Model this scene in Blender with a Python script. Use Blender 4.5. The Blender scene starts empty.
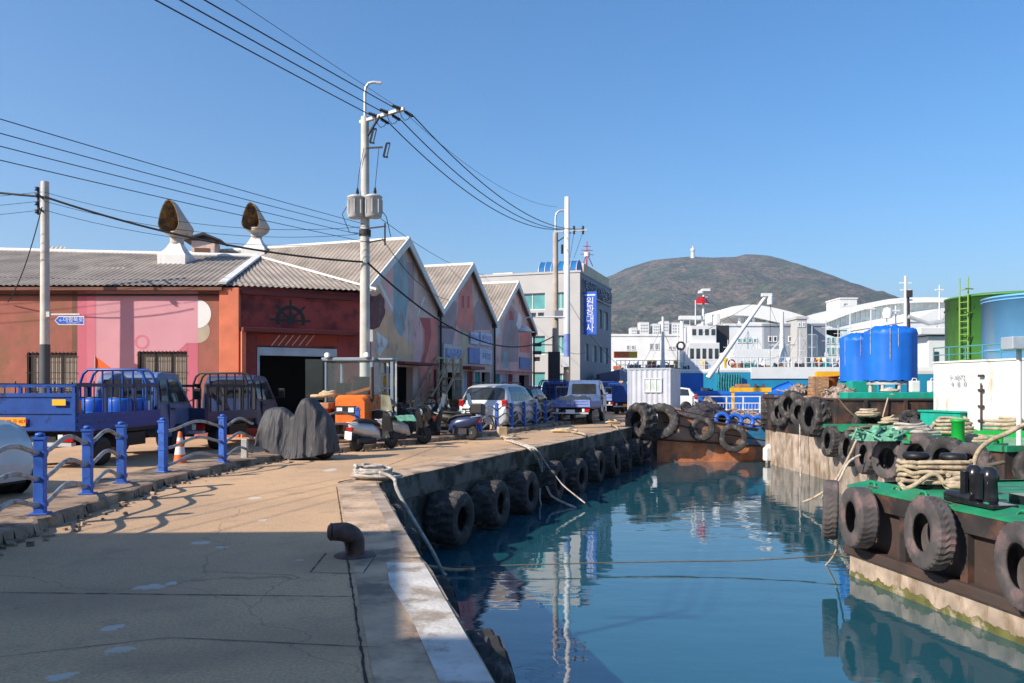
import bpy, math, random
from mathutils import Vector, Matrix, noise as mnoise
random.seed(7)
SC = bpy.context.scene
COL = SC.collection
R = math.radians
# ---------------------------------------------------------------- camera
F = 796.4; HOR = 388.0; EYE = 1.6
cam = bpy.data.objects.new('camera', bpy.data.cameras.new('camera'))
COL.objects.link(cam); SC.camera = cam
cam.location = (0, 0, EYE); cam.rotation_euler = (R(90), 0, 0)
cam.data.lens = 28; cam.data.sensor_width = 36; cam.data.shift_y = 0.0454
cam.data.clip_start = 0.05; cam.data.clip_end = 20000
# ---------------------------------------------------------------- sky and sun
SUN_EL = 33.0
LDIR = Vector((.83 * math.cos(R(SUN_EL)), .56 * math.cos(R(SUN_EL)), -math.sin(R(SUN_EL)))).normalized()
W = bpy.data.worlds.new('World'); SC.world = W; W.use_nodes = True
nt = W.node_tree
sky = nt.nodes.new('ShaderNodeTexSky'); sky.sky_type = 'NISHITA'; sky.sun_disc = False
sky.sun_elevation = R(SUN_EL); sky.sun_rotation = R(236)
sky.air_density = 1.1; sky.dust_density = 0.8; sky.ozone_density = 5.2; sky.altitude = 0
bg = nt.nodes['Background']; bg.inputs['Strength'].default_value = 0.118
hs_ = nt.nodes.new('ShaderNodeHueSaturation'); hs_.inputs['Saturation'].default_value = 1.24
nt.links.new(sky.outputs[0], hs_.inputs['Color']); nt.links.new(hs_.outputs[0], bg.inputs['Color'])
sl = bpy.data.lights.new('sun', 'SUN'); sl.energy = 5.0; sl.angle = R(0.53); sl.color = (1, .90, .77)
so = bpy.data.objects.new('sun', sl); COL.objects.link(so)
so.rotation_euler = LDIR.to_track_quat('-Z', 'Y').to_euler(); so.location = (-40, -30, 40)
SC.view_settings.view_transform = 'Standard'; SC.view_settings.look = 'None'
SC.view_settings.gamma = 1; SC.view_settings.use_curve_mapping = False
SC.view_settings.exposure = 0.66
SC.cycles.max_bounces = 8; SC.cycles.use_denoising = True
# ---------------------------------------------------------------- helpers
def AX(px, d): return (px - 512.0) / F * d
def AZ(py, d): return EYE + (HOR - py) / F * d
def G(px, py, z=0.0):
    d = (EYE - z) * F / (py - HOR); return Vector((AX(px, d), d, z))
def P(px, py, d): return Vector((AX(px, d), d, AZ(py, d)))

class MB:
    def __init__(s): s.v = []; s.f = []; s.mi = []; s.sm = []; s.M = Matrix()
    def add(s, vs, fs, mi=0, sm=False):
        o = len(s.v); M = s.M
        s.v += [tuple(M @ Vector(v)) for v in vs]
        for f in fs:
            s.f.append([i + o for i in f]); s.mi.append(mi); s.sm.append(sm)
        return s
    def box(s, c, sz, rz=0, mi=0, Rm=None):
        x, y, z = sz[0] / 2, sz[1] / 2, sz[2] / 2
        m = Rm if Rm is not None else Matrix.Rotation(rz, 3, 'Z')
        c = Vector(c)
        vs = [c + m @ Vector((a * x, b * y, d * z)) for d in (-1, 1) for b in (-1, 1) for a in (-1, 1)]
        return s.add(vs, [(0, 2, 3, 1), (4, 5, 7, 6), (0, 1, 5, 4), (2, 6, 7, 3), (0, 4, 6, 2), (1, 3, 7, 5)], mi)
    def b2(s, x0, x1, y0, y1, z0, z1, mi=0):
        return s.box(((x0 + x1) / 2, (y0 + y1) / 2, (z0 + z1) / 2), (abs(x1 - x0), abs(y1 - y0), abs(z1 - z0)), 0, mi)
    def bar(s, p0, p1, w, h=None, mi=0):
        p0, p1 = Vector(p0), Vector(p1); d = p1 - p0; L = d.length
        if L < 1e-6: return s
        q = d.to_track_quat('X', 'Z').to_matrix()
        return s.box((p0 + p1) / 2, (L, w, h or w), 0, mi, q)
    def cyl(s, p0, p1, r0, r1=None, n=12, mi=0, sm=True, caps=True):
        p0, p1 = Vector(p0), Vector(p1); r1 = r0 if r1 is None else r1
        q = (p1 - p0).to_track_quat('Z', 'Y').to_matrix()
        vs = []
        for p, r in ((p0, r0), (p1, r1)):
            for i in range(n):
                a = 2 * math.pi * i / n; vs.append(p + q @ Vector((r * math.cos(a), r * math.sin(a), 0)))
        s.add(vs, [(i, (i + 1) % n, n + (i + 1) % n, n + i) for i in range(n)], mi, sm)
        if caps:
            s.add(vs[:n], [tuple(range(n))[::-1]], mi); s.add(vs[n:], [tuple(range(n))], mi)
        return s
    def tube(s, pts, r, n=8, closed=False, mi=0):
        pts = [Vector(p) for p in pts]; N = len(pts)
        t0 = (pts[1] - pts[0]).normalized()
        up = Vector((0, 0, 1)) if abs(t0.z) < .9 else Vector((1, 0, 0))
        u = t0.cross(up).normalized(); vs = []
        for i, p in enumerate(pts):
            a = pts[(i - 1) % N] if (i or closed) else pts[0]
            b = pts[(i + 1) % N] if (i < N - 1 or closed) else pts[-1]
            t = (b - a)
            t = t.normalized() if t.length > 1e-9 else t0
            u = (u - t * u.dot(t)); u = u.normalized() if u.length > 1e-6 else t.orthogonal().normalized()
            w = t.cross(u); rr = r[i] if isinstance(r, (list, tuple)) else r
            for k in range(n):
                an = 2 * math.pi * k / n; vs.append(p + u * (rr * math.cos(an)) + w * (rr * math.sin(an)))
        fs = []
        for i in range(N if closed else N - 1):
            j = (i + 1) % N
            for k in range(n):
                l = (k + 1) % n; fs.append((i * n + k, i * n + l, j * n + l, j * n + k))
        s.add(vs, fs, mi, True)
        if not closed:
            s.add(vs[:n], [tuple(range(n))[::-1]], mi); s.add(vs[-n:], [tuple(range(n))], mi)
        return s
    def lathe(s, prof, n=20, M=None, mi=0, sm=True, caps=True):
        M = M or Matrix(); vs = []
        for r, z in prof:
            for i in range(n):
                a = 2 * math.pi * i / n; vs.append(M @ Vector((r * math.cos(a), r * math.sin(a), z)))
        fs = []
        for j in range(len(prof) - 1):
            for i in range(n):
                k = (i + 1) % n; fs.append((j * n + i, j * n + k, (j + 1) * n + k, (j + 1) * n + i))
        s.add(vs, fs, mi, sm)
        if caps:
            if prof[0][0] > 1e-4: s.add(vs[:n], [tuple(range(n))[::-1]], mi)
            if prof[-1][0] > 1e-4: s.add(vs[-n:], [tuple(range(n))], mi)
        return s
    def poly(s, pts, mi=0): return s.add(pts, [tuple(range(len(pts)))], mi)
    def prism(s, pts, vec, mi=0):
        pts = [Vector(p) for p in pts]; n = len(pts); v = Vector(vec)
        vs = pts + [p + v for p in pts]
        nn = Vector((0, 0, 0))
        for i in range(n): nn += pts[i].cross(pts[(i + 1) % n])
        fl = nn.dot(v) > 0
        fs = [tuple(range(n))[::-1] if fl else tuple(range(n)), tuple(range(n, 2 * n)) if fl else tuple(range(n, 2 * n))[::-1]]
        for i in range(n):
            j = (i + 1) % n
            fs.append((i, j, n + j, n + i) if fl else (j, i, n + i, n + j))
        return s.add(vs, fs, mi)
    def loft(s, rings, caps=True, mi=0, sm=True, closed=True):
        n = len(rings[0]); vs = [p for r in rings for p in r]; fs = []
        for j in range(len(rings) - 1):
            for i in range(n if closed else n - 1):
                k = (i + 1) % n; fs.append((j * n + i, j * n + k, (j + 1) * n + k, (j + 1) * n + i))
        s.add(vs, fs, mi, sm)
        if caps:
            s.add(rings[0], [tuple(range(n))[::-1]], mi); s.add(rings[-1], [tuple(range(n))], mi)
        return s
    def build(s, name, mats, parent=None, loc=None, rz=0, bevel=0):
        me = bpy.data.meshes.new(name)
        if parent is None and loc is None:
            xs = [v[0] for v in s.v]; ys = [v[1] for v in s.v]; zs = [v[2] for v in s.v]
            o = Vector(((min(xs) + max(xs)) / 2, (min(ys) + max(ys)) / 2, min(zs)))
            vs = [(v[0] - o.x, v[1] - o.y, v[2] - o.z) for v in s.v]; loc = o
        else: vs = s.v
        me.from_pydata(vs, [], s.f)
        if not isinstance(mats, (list, tuple)): mats = [mats]
        for m in mats: me.materials.append(m)
        me.polygons.foreach_set('material_index', s.mi); me.polygons.foreach_set('use_smooth', s.sm)
        me.update()
        ob = bpy.data.objects.new(name, me); COL.objects.link(ob)
        if parent: ob.parent = parent
        if loc is not None: ob.location = loc
        ob.rotation_euler = (0, 0, rz)
        if bevel:
            b = ob.modifiers.new('bevel', 'BEVEL'); b.width = bevel; b.segments = 2; b.limit_method = 'ANGLE'; b.angle_limit = R(40)
        return ob

def tag(o, label, cat, group=None):
    o['label'] = label; o['category'] = cat
    if group: o['group'] = group
    return o
def thing(name, label, cat, loc=(0, 0, 0), rz=0, group=None):
    o = bpy.data.objects.new(name, None); COL.objects.link(o); o.empty_display_size = .2
    o.location = loc; o.rotation_euler = (0, 0, rz)
    return tag(o, label, cat, group)
def struct(o, kind='structure'): o['kind'] = kind; return o
def dup(root, loc, rz, label=None, group=None):
    r = root.copy(); COL.objects.link(r); r.location = loc; r.rotation_euler = (root.rotation_euler[0], root.rotation_euler[1], rz)
    if label: r['label'] = label
    if group: r['group'] = group
    for ch in list(root.children):
        c = ch.copy(); COL.objects.link(c); c.parent = r
        for g in ch.children:
            d = g.copy(); COL.objects.link(d); d.parent = c
    return r
def text(name, s, size, mat, parent, M, extrude=.004):
    cu = bpy.data.curves.new(name, 'FONT'); cu.body = s; cu.size = size; cu.extrude = extrude
    cu.align_x = 'CENTER'; cu.align_y = 'CENTER'
    tmp = bpy.data.objects.new('tmp', cu); COL.objects.link(tmp); dg = bpy.context.evaluated_depsgraph_get()
    me = bpy.data.meshes.new_from_object(tmp.evaluated_get(dg)); bpy.data.objects.remove(tmp); bpy.data.curves.remove(cu)
    me.materials.clear(); me.materials.append(mat)
    o = bpy.data.objects.new(name, me); COL.objects.link(o); o.parent = parent; o.matrix_local = M
    return o
# vertical text plane facing local -y
def TM(x, y, z, rz=0): return Matrix.Translation((x, y, z)) @ Matrix.Rotation(rz, 4, 'Z') @ Matrix.Rotation(R(90), 4, 'X')

def mat(name, c, rough=.6, metal=0, var=.14, vs=1.5, bump=0, bs=25, c2=None, a2=.5, s2=2.0, spec=.4, streak=0):
    m = bpy.data.materials.new(name); m.use_nodes = True; t = m.node_tree; N = t.nodes; L = t.links
    b = N['Principled BSDF']; b.inputs['Roughness'].default_value = rough; b.inputs['Metallic'].default_value = metal
    b.inputs['Specular IOR Level'].default_value = spec
    tc = N.new('ShaderNodeTexCoord')
    n1 = N.new('ShaderNodeTexNoise'); n1.inputs['Scale'].default_value = vs; n1.inputs['Detail'].default_value = 6
    L.new(tc.outputs['Object'], n1.inputs['Vector'])
    mr = N.new('ShaderNodeMapRange'); mr.inputs[1].default_value = .3; mr.inputs[2].default_value = .7
    mr.inputs[3].default_value = 1 - var; mr.inputs[4].default_value = 1 + var
    L.new(n1.outputs['Fac'], mr.inputs[0])
    mx = N.new('ShaderNodeMix'); mx.data_type = 'RGBA'; mx.blend_type = 'MULTIPLY'; mx.inputs[0].default_value = 1
    mx.inputs[6].default_value = (*c, 1); L.new(mr.outputs[0], mx.inputs[7])
    out = mx.outputs[2]
    if c2:
        n2 = N.new('ShaderNodeTexNoise'); n2.inputs['Scale'].default_value = s2; n2.inputs['Detail'].default_value = 9; n2.inputs['Roughness'].default_value = .65
        if streak:
            mp = N.new('ShaderNodeMapping'); mp.inputs['Scale'].default_value = (1, 1, streak)
            L.new(tc.outputs['Object'], mp.inputs['Vector']); L.new(mp.outputs[0], n2.inputs['Vector'])
        else: L.new(tc.outputs['Object'], n2.inputs['Vector'])
        r2 = N.new('ShaderNodeMapRange'); r2.interpolation_type = 'SMOOTHSTEP'
        lo = .75 - .5 * a2
        r2.inputs[1].default_value = lo - .06; r2.inputs[2].default_value = lo + .1
        L.new(n2.outputs['Fac'], r2.inputs[0])
        m2 = N.new('ShaderNodeMix'); m2.data_type = 'RGBA'; L.new(r2.outputs[0], m2.inputs[0]); L.new(out, m2.inputs[6]); m2.inputs[7].default_value = (*c2, 1)
        out = m2.outputs[2]
    L.new(out, b.inputs['Base Color'])
    if bump:
        n3 = N.new('ShaderNodeTexNoise'); n3.inputs['Scale'].default_value = bs; n3.inputs['Detail'].default_value = 8
        L.new(tc.outputs['Object'], n3.inputs['Vector'])
        bp = N.new('ShaderNodeBump'); bp.inputs['Strength'].default_value = bump; bp.inputs['Distance'].default_value = .02
        L.new(n3.outputs['Fac'], bp.inputs['Height']); L.new(bp.outputs[0], b.inputs['Normal'])
    return m

# ---------------------------------------------------------------- materials
M = {}
def mk(k, *a, **kw): M[k] = mat(k, *a, **kw)
mk('stone', (.48, .34, .225), .9, var=.3, vs=2.2, bump=.5, bs=18, c2=(.19, .14, .105), a2=.45, s2=1.3)
mk('stone_pale', (.55, .52, .48), .85, var=.2, vs=3, bump=.4, bs=25, c2=(.3, .25, .19), a2=.42, s2=2.2)
mk('quaywall', (.17, .15, .13), .9, var=.35, vs=1.2, bump=.6, bs=8, c2=(.03, .032, .025), a2=.55, s2=1.2)
mk('kerb', (.30, .21, .145), .9, var=.35, vs=2.5, bump=.6, bs=15, c2=(.08, .06, .045), a2=.45, s2=2)
mk('tyre', (.033, .031, .031), .75, var=.4, vs=5, bump=.3, bs=30, c2=(.13, .11, .10), a2=.38, s2=4)
mk('tyre_pale', (.075, .066, .066), .85, var=.3, vs=4, bump=.3, bs=40, c2=(.17, .11, .105), a2=.34, s2=2.0)
mk('rope', (.42, .34, .24), .95, var=.3, vs=9, bump=.8, bs=60, c2=(.22, .17, .12), a2=.35, s2=5)
mk('rope_white', (.46, .42, .37), .95, var=.3, vs=9, bump=.8, bs=60, c2=(.25, .21, .18), a2=.38, s2=5)
mk('rope_dark', (.12, .10, .075), .95, var=.3, vs=6, bump=.5, bs=60)
mk('roofcem', (.29, .245, .205), .9, var=.25, vs=.9, bump=.2, bs=12, c2=(.22, .185, .155), a2=.4, s2=.8)
mk('roofpale', (.45, .40, .33), .8, var=.1)
mk('white', (.66, .65, .63), .55, var=.07, vs=2, c2=(.42, .33, .25), a2=.27, s2=3.2, streak=.22)
mk('white_clean', (.66, .66, .65), .45, var=.04)
mk('redbrown', (.29, .10, .075), .85, var=.15, vs=1.5, bump=.2, bs=14, c2=(.22, .10, .06), a2=.45, s2=1.1)
mk('pink', (.54, .26, .30), .8, var=.08, vs=.9, bump=.12, bs=14)
mk('pink2', (.48, .12, .17), .8, var=.08, vs=.9, bump=.12, bs=14)
mk('pink3', (.53, .16, .21), .8, var=.08, vs=.9, bump=.12, bs=14)
mk('brownstrip', (.16, .075, .05), .85, var=.15)
mk('pilaster', (.55, .16, .085), .85, var=.15, vs=2, bump=.25, bs=8)
mk('maroon', (.32, .055, .048), .8, var=.15, vs=1.2, c2=(.11, .02, .025), a2=.5, s2=.8)
mk('maroon2', (.15, .028, .027), .7, var=.15)
mk('header', (.36, .05, .025), .7, var=.1)
mk('charcoal', (.03, .028, .035), .7, var=.15)
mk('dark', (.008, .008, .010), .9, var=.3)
mk('steel', (.42, .47, .52), .45, .3, var=.15, vs=3)
mk('galv', (.50, .50, .50), .5, .4, var=.15, vs=4, c2=(.3, .24, .2), a2=.28, s2=6)
mk('rail', (.36, .35, .34), .45, .5, var=.2, vs=6, c2=(.16, .14, .13), a2=.4, s2=8)
mk('postblue', (.03, .11, .44), .5, var=.2, vs=6, c2=(.015, .03, .16), a2=.3, s2=10)
mk('concretepole', (.50, .48, .44), .85, var=.15, vs=3, bump=.15, bs=20)
mk('polewrap', (.07, .08, .09), .8, var=.2)
mk('metalgrey', (.45, .46, .46), .5, .2, var=.12, vs=4)
mk('black', (.012, .012, .013), .5, var=.2)
mk('blackgloss', (.015, .016, .02), .22, var=.3, vs=6)
mk('cable', (.010, .010, .012), .6, var=.1)
mk('signblue', (.015, .09, .48), .45, var=.05)
mk('mur_grey', (0.672, 0.494, 0.432), .85, var=.12, bump=.12, bs=14, c2=(.34, .29, .28), a2=.34, s2=1.7, streak=.5)
mk('mur_greyx', (0.496, 0.413, 0.43), .85, var=.12, bump=.12, bs=14, c2=(.34, .29, .28), a2=.34, s2=1.7, streak=.5)
mk('mur_grey2', (0.416, 0.323, 0.339), .85, var=.12, bump=.12, bs=14, c2=(.34, .29, .28), a2=.34, s2=1.7, streak=.5)
mk('mur_teal', (0.317, 0.437, 0.482), .85, var=.15, bump=.12, bs=14, c2=(.34, .29, .28), a2=.34, s2=1.7, streak=.5)
mk('mur_peach', (0.78, 0.494, 0.303), .85, var=.12, bump=.12, bs=14, c2=(.34, .29, .28), a2=.34, s2=1.7, streak=.5)
mk('mur_pink', (0.78, 0.475, 0.446), .85, var=.12, bump=.12, bs=14, c2=(.34, .29, .28), a2=.34, s2=1.7, streak=.5)
mk('mur_brown', (0.168, 0.076, 0.08), .85, var=.15, bump=.12, bs=14, c2=(.34, .29, .28), a2=.34, s2=1.7, streak=.5)
mk('mur_salmon', (0.78, 0.266, 0.214), .85, var=.12, bump=.12, bs=14, c2=(.34, .29, .28), a2=.34, s2=1.7, streak=.5)
mk('mur_red', (0.535, 0.133, 0.125), .85, var=.12, bump=.12, bs=14, c2=(.34, .29, .28), a2=.34, s2=1.7, streak=.5)
mk('mur_tan', (0.595, 0.479, 0.33), .85, var=.12, bump=.12, bs=14, c2=(.34, .29, .28), a2=.34, s2=1.7, streak=.5)
mk('mur_white', (0.75, 0.75, 0.75), .85, var=.1, bump=.12, bs=14, c2=(.34, .29, .28), a2=.34, s2=1.7, streak=.5)
mk('board_blue', (0.165, 0.231, 0.496), .6, var=.2, vs=4)
mk('board_pale', (0.545, 0.578, 0.743), .6, var=.2, vs=4)
mk('teal', (.03, .27, .24), .6, var=.15)
mk('doorred', (.25, .02, .025), .6, var=.15)
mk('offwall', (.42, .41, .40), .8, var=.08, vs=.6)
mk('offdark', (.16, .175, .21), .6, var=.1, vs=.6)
mk('glass_teal', (.10, .30, .30), .12, var=.2, vs=1.2)
mk('glass', (.025, .032, .038), .06, var=.3, vs=2, spec=.7)
mk('glass_blue', (.02, .13, .33), .15, var=.2)
mk('glass_pale', (.55, .62, .62), .3, var=.2, vs=1)
mk('truckblue', (.015, .065, .28), .35, var=.18, vs=3, c2=(.012, .02, .05), a2=.3, s2=3)
mk('trucknavy', (.025, .042, .11), .3, var=.2, vs=3)
mk('truckgrey', (.08, .13, .25), .3, var=.2, vs=3)
mk('silver', (.52, .54, .55), .32, .35, var=.06)
mk('whitecar', (.75, .76, .77), .3, var=.04)
mk('redlight', (.35, .01, .012), .2, var=.1)
mk('orangelight', (.6, .18, .02), .25, var=.1)
mk('lamp_glass', (.75, .76, .75), .15, var=.05)
mk('plate_orange', (.75, .30, .02), .5, var=.06)
mk('plate_white', (.75, .75, .72), .5, var=.05)
mk('orange', (.68, .15, .02), .45, var=.15, vs=3, c2=(.35, .09, .02), a2=.3, s2=4)
mk('orangecone', (.80, .13, .025), .5, var=.12)
mk('drum_blue', (.015, .10, .48), .4, var=.15)
mk('wood', (.36, .19, .09), .8, var=.3, vs=4, bump=.2, bs=20)
mk('wood_red', (.36, .16, .08), .85, var=.4, vs=5, bump=.3, bs=20)
mk('wood_pale', (.48, .36, .22), .85, var=.3, vs=5)
mk('cover', (.040, .040, .047), .62, var=.25, vs=3, bump=.35, bs=6)
mk('rusthull', (.44, .16, .07), .85, var=.45, vs=2.2, bump=.4, bs=14, c2=(.20, .125, .095), a2=.42, s2=1.8, streak=.6)
mk('rustupper', (.36, .21, .15), .8, var=.35, vs=1.5, bump=.3, bs=12, c2=(.46, .17, .075), a2=.42, s2=1.0)
mk('hullblue', (.03, .20, .38), .7, var=.25, vs=2, c2=(.24, .11, .07), a2=.35, s2=2)
mk('hullblack', (.028, .024, .024), .6, var=.4, vs=2, bump=.3, bs=12, c2=(.10, .05, .035), a2=.42, s2=1.5)
mk('hullbeige', (.36, .285, .225), .85, var=.4, vs=2.5, bump=.35, bs=12, c2=(.19, .135, .085), a2=.44, s2=2.6, streak=.35)
mk('hullrust', (.055, .034, .028), .8, var=.35, vs=2, bump=.3, bs=12, c2=(.05, .035, .03), a2=.5, s2=1.6)
mk('algae', (.10, .10, .03), .9, var=.4, vs=4, bump=.5, bs=20, c2=(.33, .27, .2), a2=.35, s2=3)
mk('deckgreen', (.014, .22, .10), .55, var=.25, vs=3, bump=.2, bs=15, c2=(.09, .08, .055), a2=.33, s2=3.5)
mk('deckpale', (.17, .34, .20), .7, var=.2, vs=1.5, c2=(.06, .26, .13), a2=.45, s2=1.2)
mk('teal_paint', (.008, .30, .22), .55, var=.2, vs=3, c2=(.12, .16, .12), a2=.3, s2=4)
mk('brightgreen', (.01, .36, .05), .45, var=.12, vs=2)
mk('tankgreen', (.065, .22, .045), .5, var=.18, vs=1, c2=(.05, .13, .04), a2=.36, s2=1.2, streak=.2)
mk('tankblue', (.13, .35, .60), .5, var=.12, vs=.7, c2=(.22, .38, .52), a2=.36, s2=1.2, streak=.2)
mk('tarpblue', (.008, .13, .55), .5, var=.12, vs=2, bump=.3, bs=4)
mk('shipblue', (.015, .22, .38), .5, var=.12, vs=.7)
mk('shipblue2', (.015, .14, .55), .5, var=.12, vs=.7)
mk('yellow', (.75, .42, .02), .5, var=.1)
mk('greywhite', (.62, .63, .64), .6, var=.08, vs=.5)
mk('slate', (.23, .25, .29), .6, var=.1, vs=.4)
mk('containergrey', (.50, .53, .60), .5, .1, var=.1, vs=1.5, c2=(.35, .33, .33), a2=.25, s2=3)
mk('gold', (.25, .15, .05), .75, 0, var=.6, vs=5, bump=.6, bs=9, c2=(.07, .05, .03), a2=.48, s2=3)
mk('ventgrey', (.42, .37, .33), .7, var=.2, vs=3, c2=(.25, .18, .12), a2=.3, s2=3)
mk('net', (.05, .045, .05), .95, var=.5, vs=8, bump=1, bs=30)
mk('junk', (.22, .17, .14), .9, var=.6, vs=9, bump=1, bs=30, c2=(.45, .36, .3), a2=.4, s2=7)
mk('buff', (.40, .33, .25), .8, var=.2)
mk('bollard', (.085, .05, .045), .6, var=.4, vs=9, bump=.5, bs=25, c2=(.15, .07, .05), a2=.35, s2=6)
mk('helmet', (.22, .22, .17), .5, var=.3, vs=5)
mk('gclothe', (.12, .32, .22), .9, var=.4, vs=8)
mk('paintwhite', (.7, .7, .68), .8, var=.1)
mk('brick', (.33, .28, .23), .85, var=.12, vs=1)

def cover_mat():
    m = M['cover']; t = m.node_tree; N = t.nodes; L = t.links; b = N['Principled BSDF']   # clothfold
    tc = N.new('ShaderNodeTexCoord'); mp = N.new('ShaderNodeMapping'); mp.inputs['Scale'].default_value = (7, 5, 1.1); mp.inputs['Rotation'].default_value = (0, .35, 0)
    n = N.new('ShaderNodeTexNoise'); n.inputs['Scale'].default_value = 1.3; n.inputs['Detail'].default_value = 5; n.inputs['Distortion'].default_value = .8
    L.new(tc.outputs['Object'], mp.inputs['Vector']); L.new(mp.outputs[0], n.inputs['Vector'])
    bp = N.new('ShaderNodeBump'); bp.inputs['Strength'].default_value = .55; bp.inputs['Distance'].default_value = .08
    L.new(n.outputs['Fac'], bp.inputs['Height']); L.new(bp.outputs[0], b.inputs['Normal'])
cover_mat()
# ---------------------------------------------------------------- ground, quay, water, hills
def ground_mat():
    m = bpy.data.materials.new('worn_concrete'); m.use_nodes = True; t = m.node_tree; N = t.nodes; L = t.links
    b = N['Principled BSDF']; b.inputs['Roughness'].default_value = .9; b.inputs['Specular IOR Level'].default_value = .25
    tc = N.new('ShaderNodeTexCoord')
    def nz(s, d=6, r=.55):
        n = N.new('ShaderNodeTexNoise'); n.inputs['Scale'].default_value = s; n.inputs['Detail'].default_value = d; n.inputs['Roughness'].default_value = r
        L.new(tc.outputs['Object'], n.inputs['Vector']); return n.outputs['Fac']
    def rng(i, a, b_, c, d, sm=True):
        r = N.new('ShaderNodeMapRange'); r.inputs[1].default_value = a; r.inputs[2].default_value = b_; r.inputs[3].default_value = c; r.inputs[4].default_value = d
        if sm: r.interpolation_type = 'SMOOTHSTEP'
        L.new(i, r.inputs[0]); return r.outputs[0]
    def mix(f, a, c, mode='MIX'):
        x = N.new('ShaderNodeMix'); x.data_type = 'RGBA'; x.blend_type = mode
        if isinstance(f, (int, float)): x.inputs[0].default_value = f
        else: L.new(f, x.inputs[0])
        for i, v in ((6, a), (7, c)):
            if isinstance(v, tuple): x.inputs[i].default_value = (*v, 1)
            else: L.new(v, x.inputs[i])
        return x.outputs[2]
    c = mix(rng(nz(.35, 5), .35, .65, 0, 1), (.66, .42, .235), (.50, .335, .205))
    c = mix(rng(nz(1.1, 9, .7), .56, .68, 0, .5), c, (.33, .23, .15))
    c = mix(rng(nz(.55, 8, .6), .60, .72, 0, .45), c, (.37, .33, .21))
    c = mix(rng(nz(3.2, 10, .72), .5, .66, 0, .5), c, (.40, .28, .18))
    c = mix(rng(nz(6.5, 8, .7), .60, .70, 0, .45), c, (.22, .16, .12))
    c = mix(rng(nz(45, 3), .3, .7, .0, .45), c, (.24, .165, .11))
    v = N.new('ShaderNodeTexVoronoi'); v.feature = 'DISTANCE_TO_EDGE'; v.inputs['Scale'].default_value = .22
    nn = N.new('ShaderNodeTexNoise'); nn.inputs['Scale'].default_value = 1.6; nn.inputs['Detail'].default_value = 8
    L.new(tc.outputs['Object'], nn.inputs['Vector'])
    va = N.new('ShaderNodeVectorMath'); va.operation = 'MULTIPLY_ADD'; va.inputs[1].default_value = (.9, .9, 0)
    L.new(nn.outputs['Color'], va.inputs[0]); L.new(tc.outputs['Object'], va.inputs[2]); L.new(va.outputs[0], v.inputs['Vector'])
    crk = rng(v.outputs['Distance'], .0, .003, .45, 0)
    c = mix(crk, c, (.12, .085, .06))
    nd = N.new('ShaderNodeTexNoise'); nd.inputs['Scale'].default_value = 9; nd.inputs['Detail'].default_value = 7; nd.inputs['Roughness'].default_value = .7; L.new(tc.outputs['Object'], nd.inputs['Vector'])
    wv = N.new('ShaderNodeVectorMath'); wv.operation = 'MULTIPLY_ADD'; wv.inputs[1].default_value = (.16, .3, 0); L.new(nd.outputs['Color'], wv.inputs[0]); L.new(tc.outputs['Object'], wv.inputs[2])
    for px, py, sx, sy in ((150, 587, .13, .09), (172, 583, .06, .06), (112, 628, .07, .08), (200, 543, .10, .10), (222, 547, .07, .07), (255, 498, .09, .16), (60, 676, .08, .06), (300, 560, .04, .05), (390, 651, .05, .05), (120, 650, .08, .08), (262, 520, .06, .08), (330, 470, .12, .3)):
        p = G(px, py); sbn = N.new('ShaderNodeVectorMath'); sbn.operation = 'SUBTRACT'; sbn.inputs[1].default_value = (p.x + .08, p.y + .15, 0); L.new(wv.outputs[0], sbn.inputs[0])
        sc_ = N.new('ShaderNodeVectorMath'); sc_.operation = 'MULTIPLY'; sc_.inputs[1].default_value = (1 / sx, 1 / sy, 0); L.new(sbn.outputs[0], sc_.inputs[0])
        ln = N.new('ShaderNodeVectorMath'); ln.operation = 'LENGTH'; L.new(sc_.outputs[0], ln.inputs[0])
        c = mix(rng(ln.outputs['Value'], .75, 1.1, .65, 0), c, (.62, .58, .53))
    for px, py, sx, sy in ((300, 640, .9, .5), (60, 600, 1.2, .6), (230, 470, 1.0, 1.2), (420, 452, 1.2, 2.0), (330, 560, .5, .6), (170, 660, .7, .3)):
        p = G(px, py); sbn = N.new('ShaderNodeVectorMath'); sbn.operation = 'SUBTRACT'; sbn.inputs[1].default_value = (p.x + .08, p.y + .15, 0); L.new(wv.outputs[0], sbn.inputs[0])
        sc_ = N.new('ShaderNodeVectorMath'); sc_.operation = 'MULTIPLY'; sc_.inputs[1].default_value = (1 / sx, 1 / sy, 0); L.new(sbn.outputs[0], sc_.inputs[0])
        ln = N.new('ShaderNodeVectorMath'); ln.operation = 'LENGTH'; L.new(sc_.outputs[0], ln.inputs[0])
        c = mix(rng(ln.outputs['Value'], .2, 1.1, .4, 0), c, (.26, .18, .12))
    L.new(c, b.inputs['Base Color'])
    bp = N.new('ShaderNodeBump'); bp.inputs['Strength'].default_value = .35; bp.inputs['Distance'].default_value = .02
    L.new(nz(22, 8, .65), bp.inputs['Height']); L.new(bp.outputs[0], b.inputs['Normal'])
    return m
M['ground'] = ground_mat()

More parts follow.
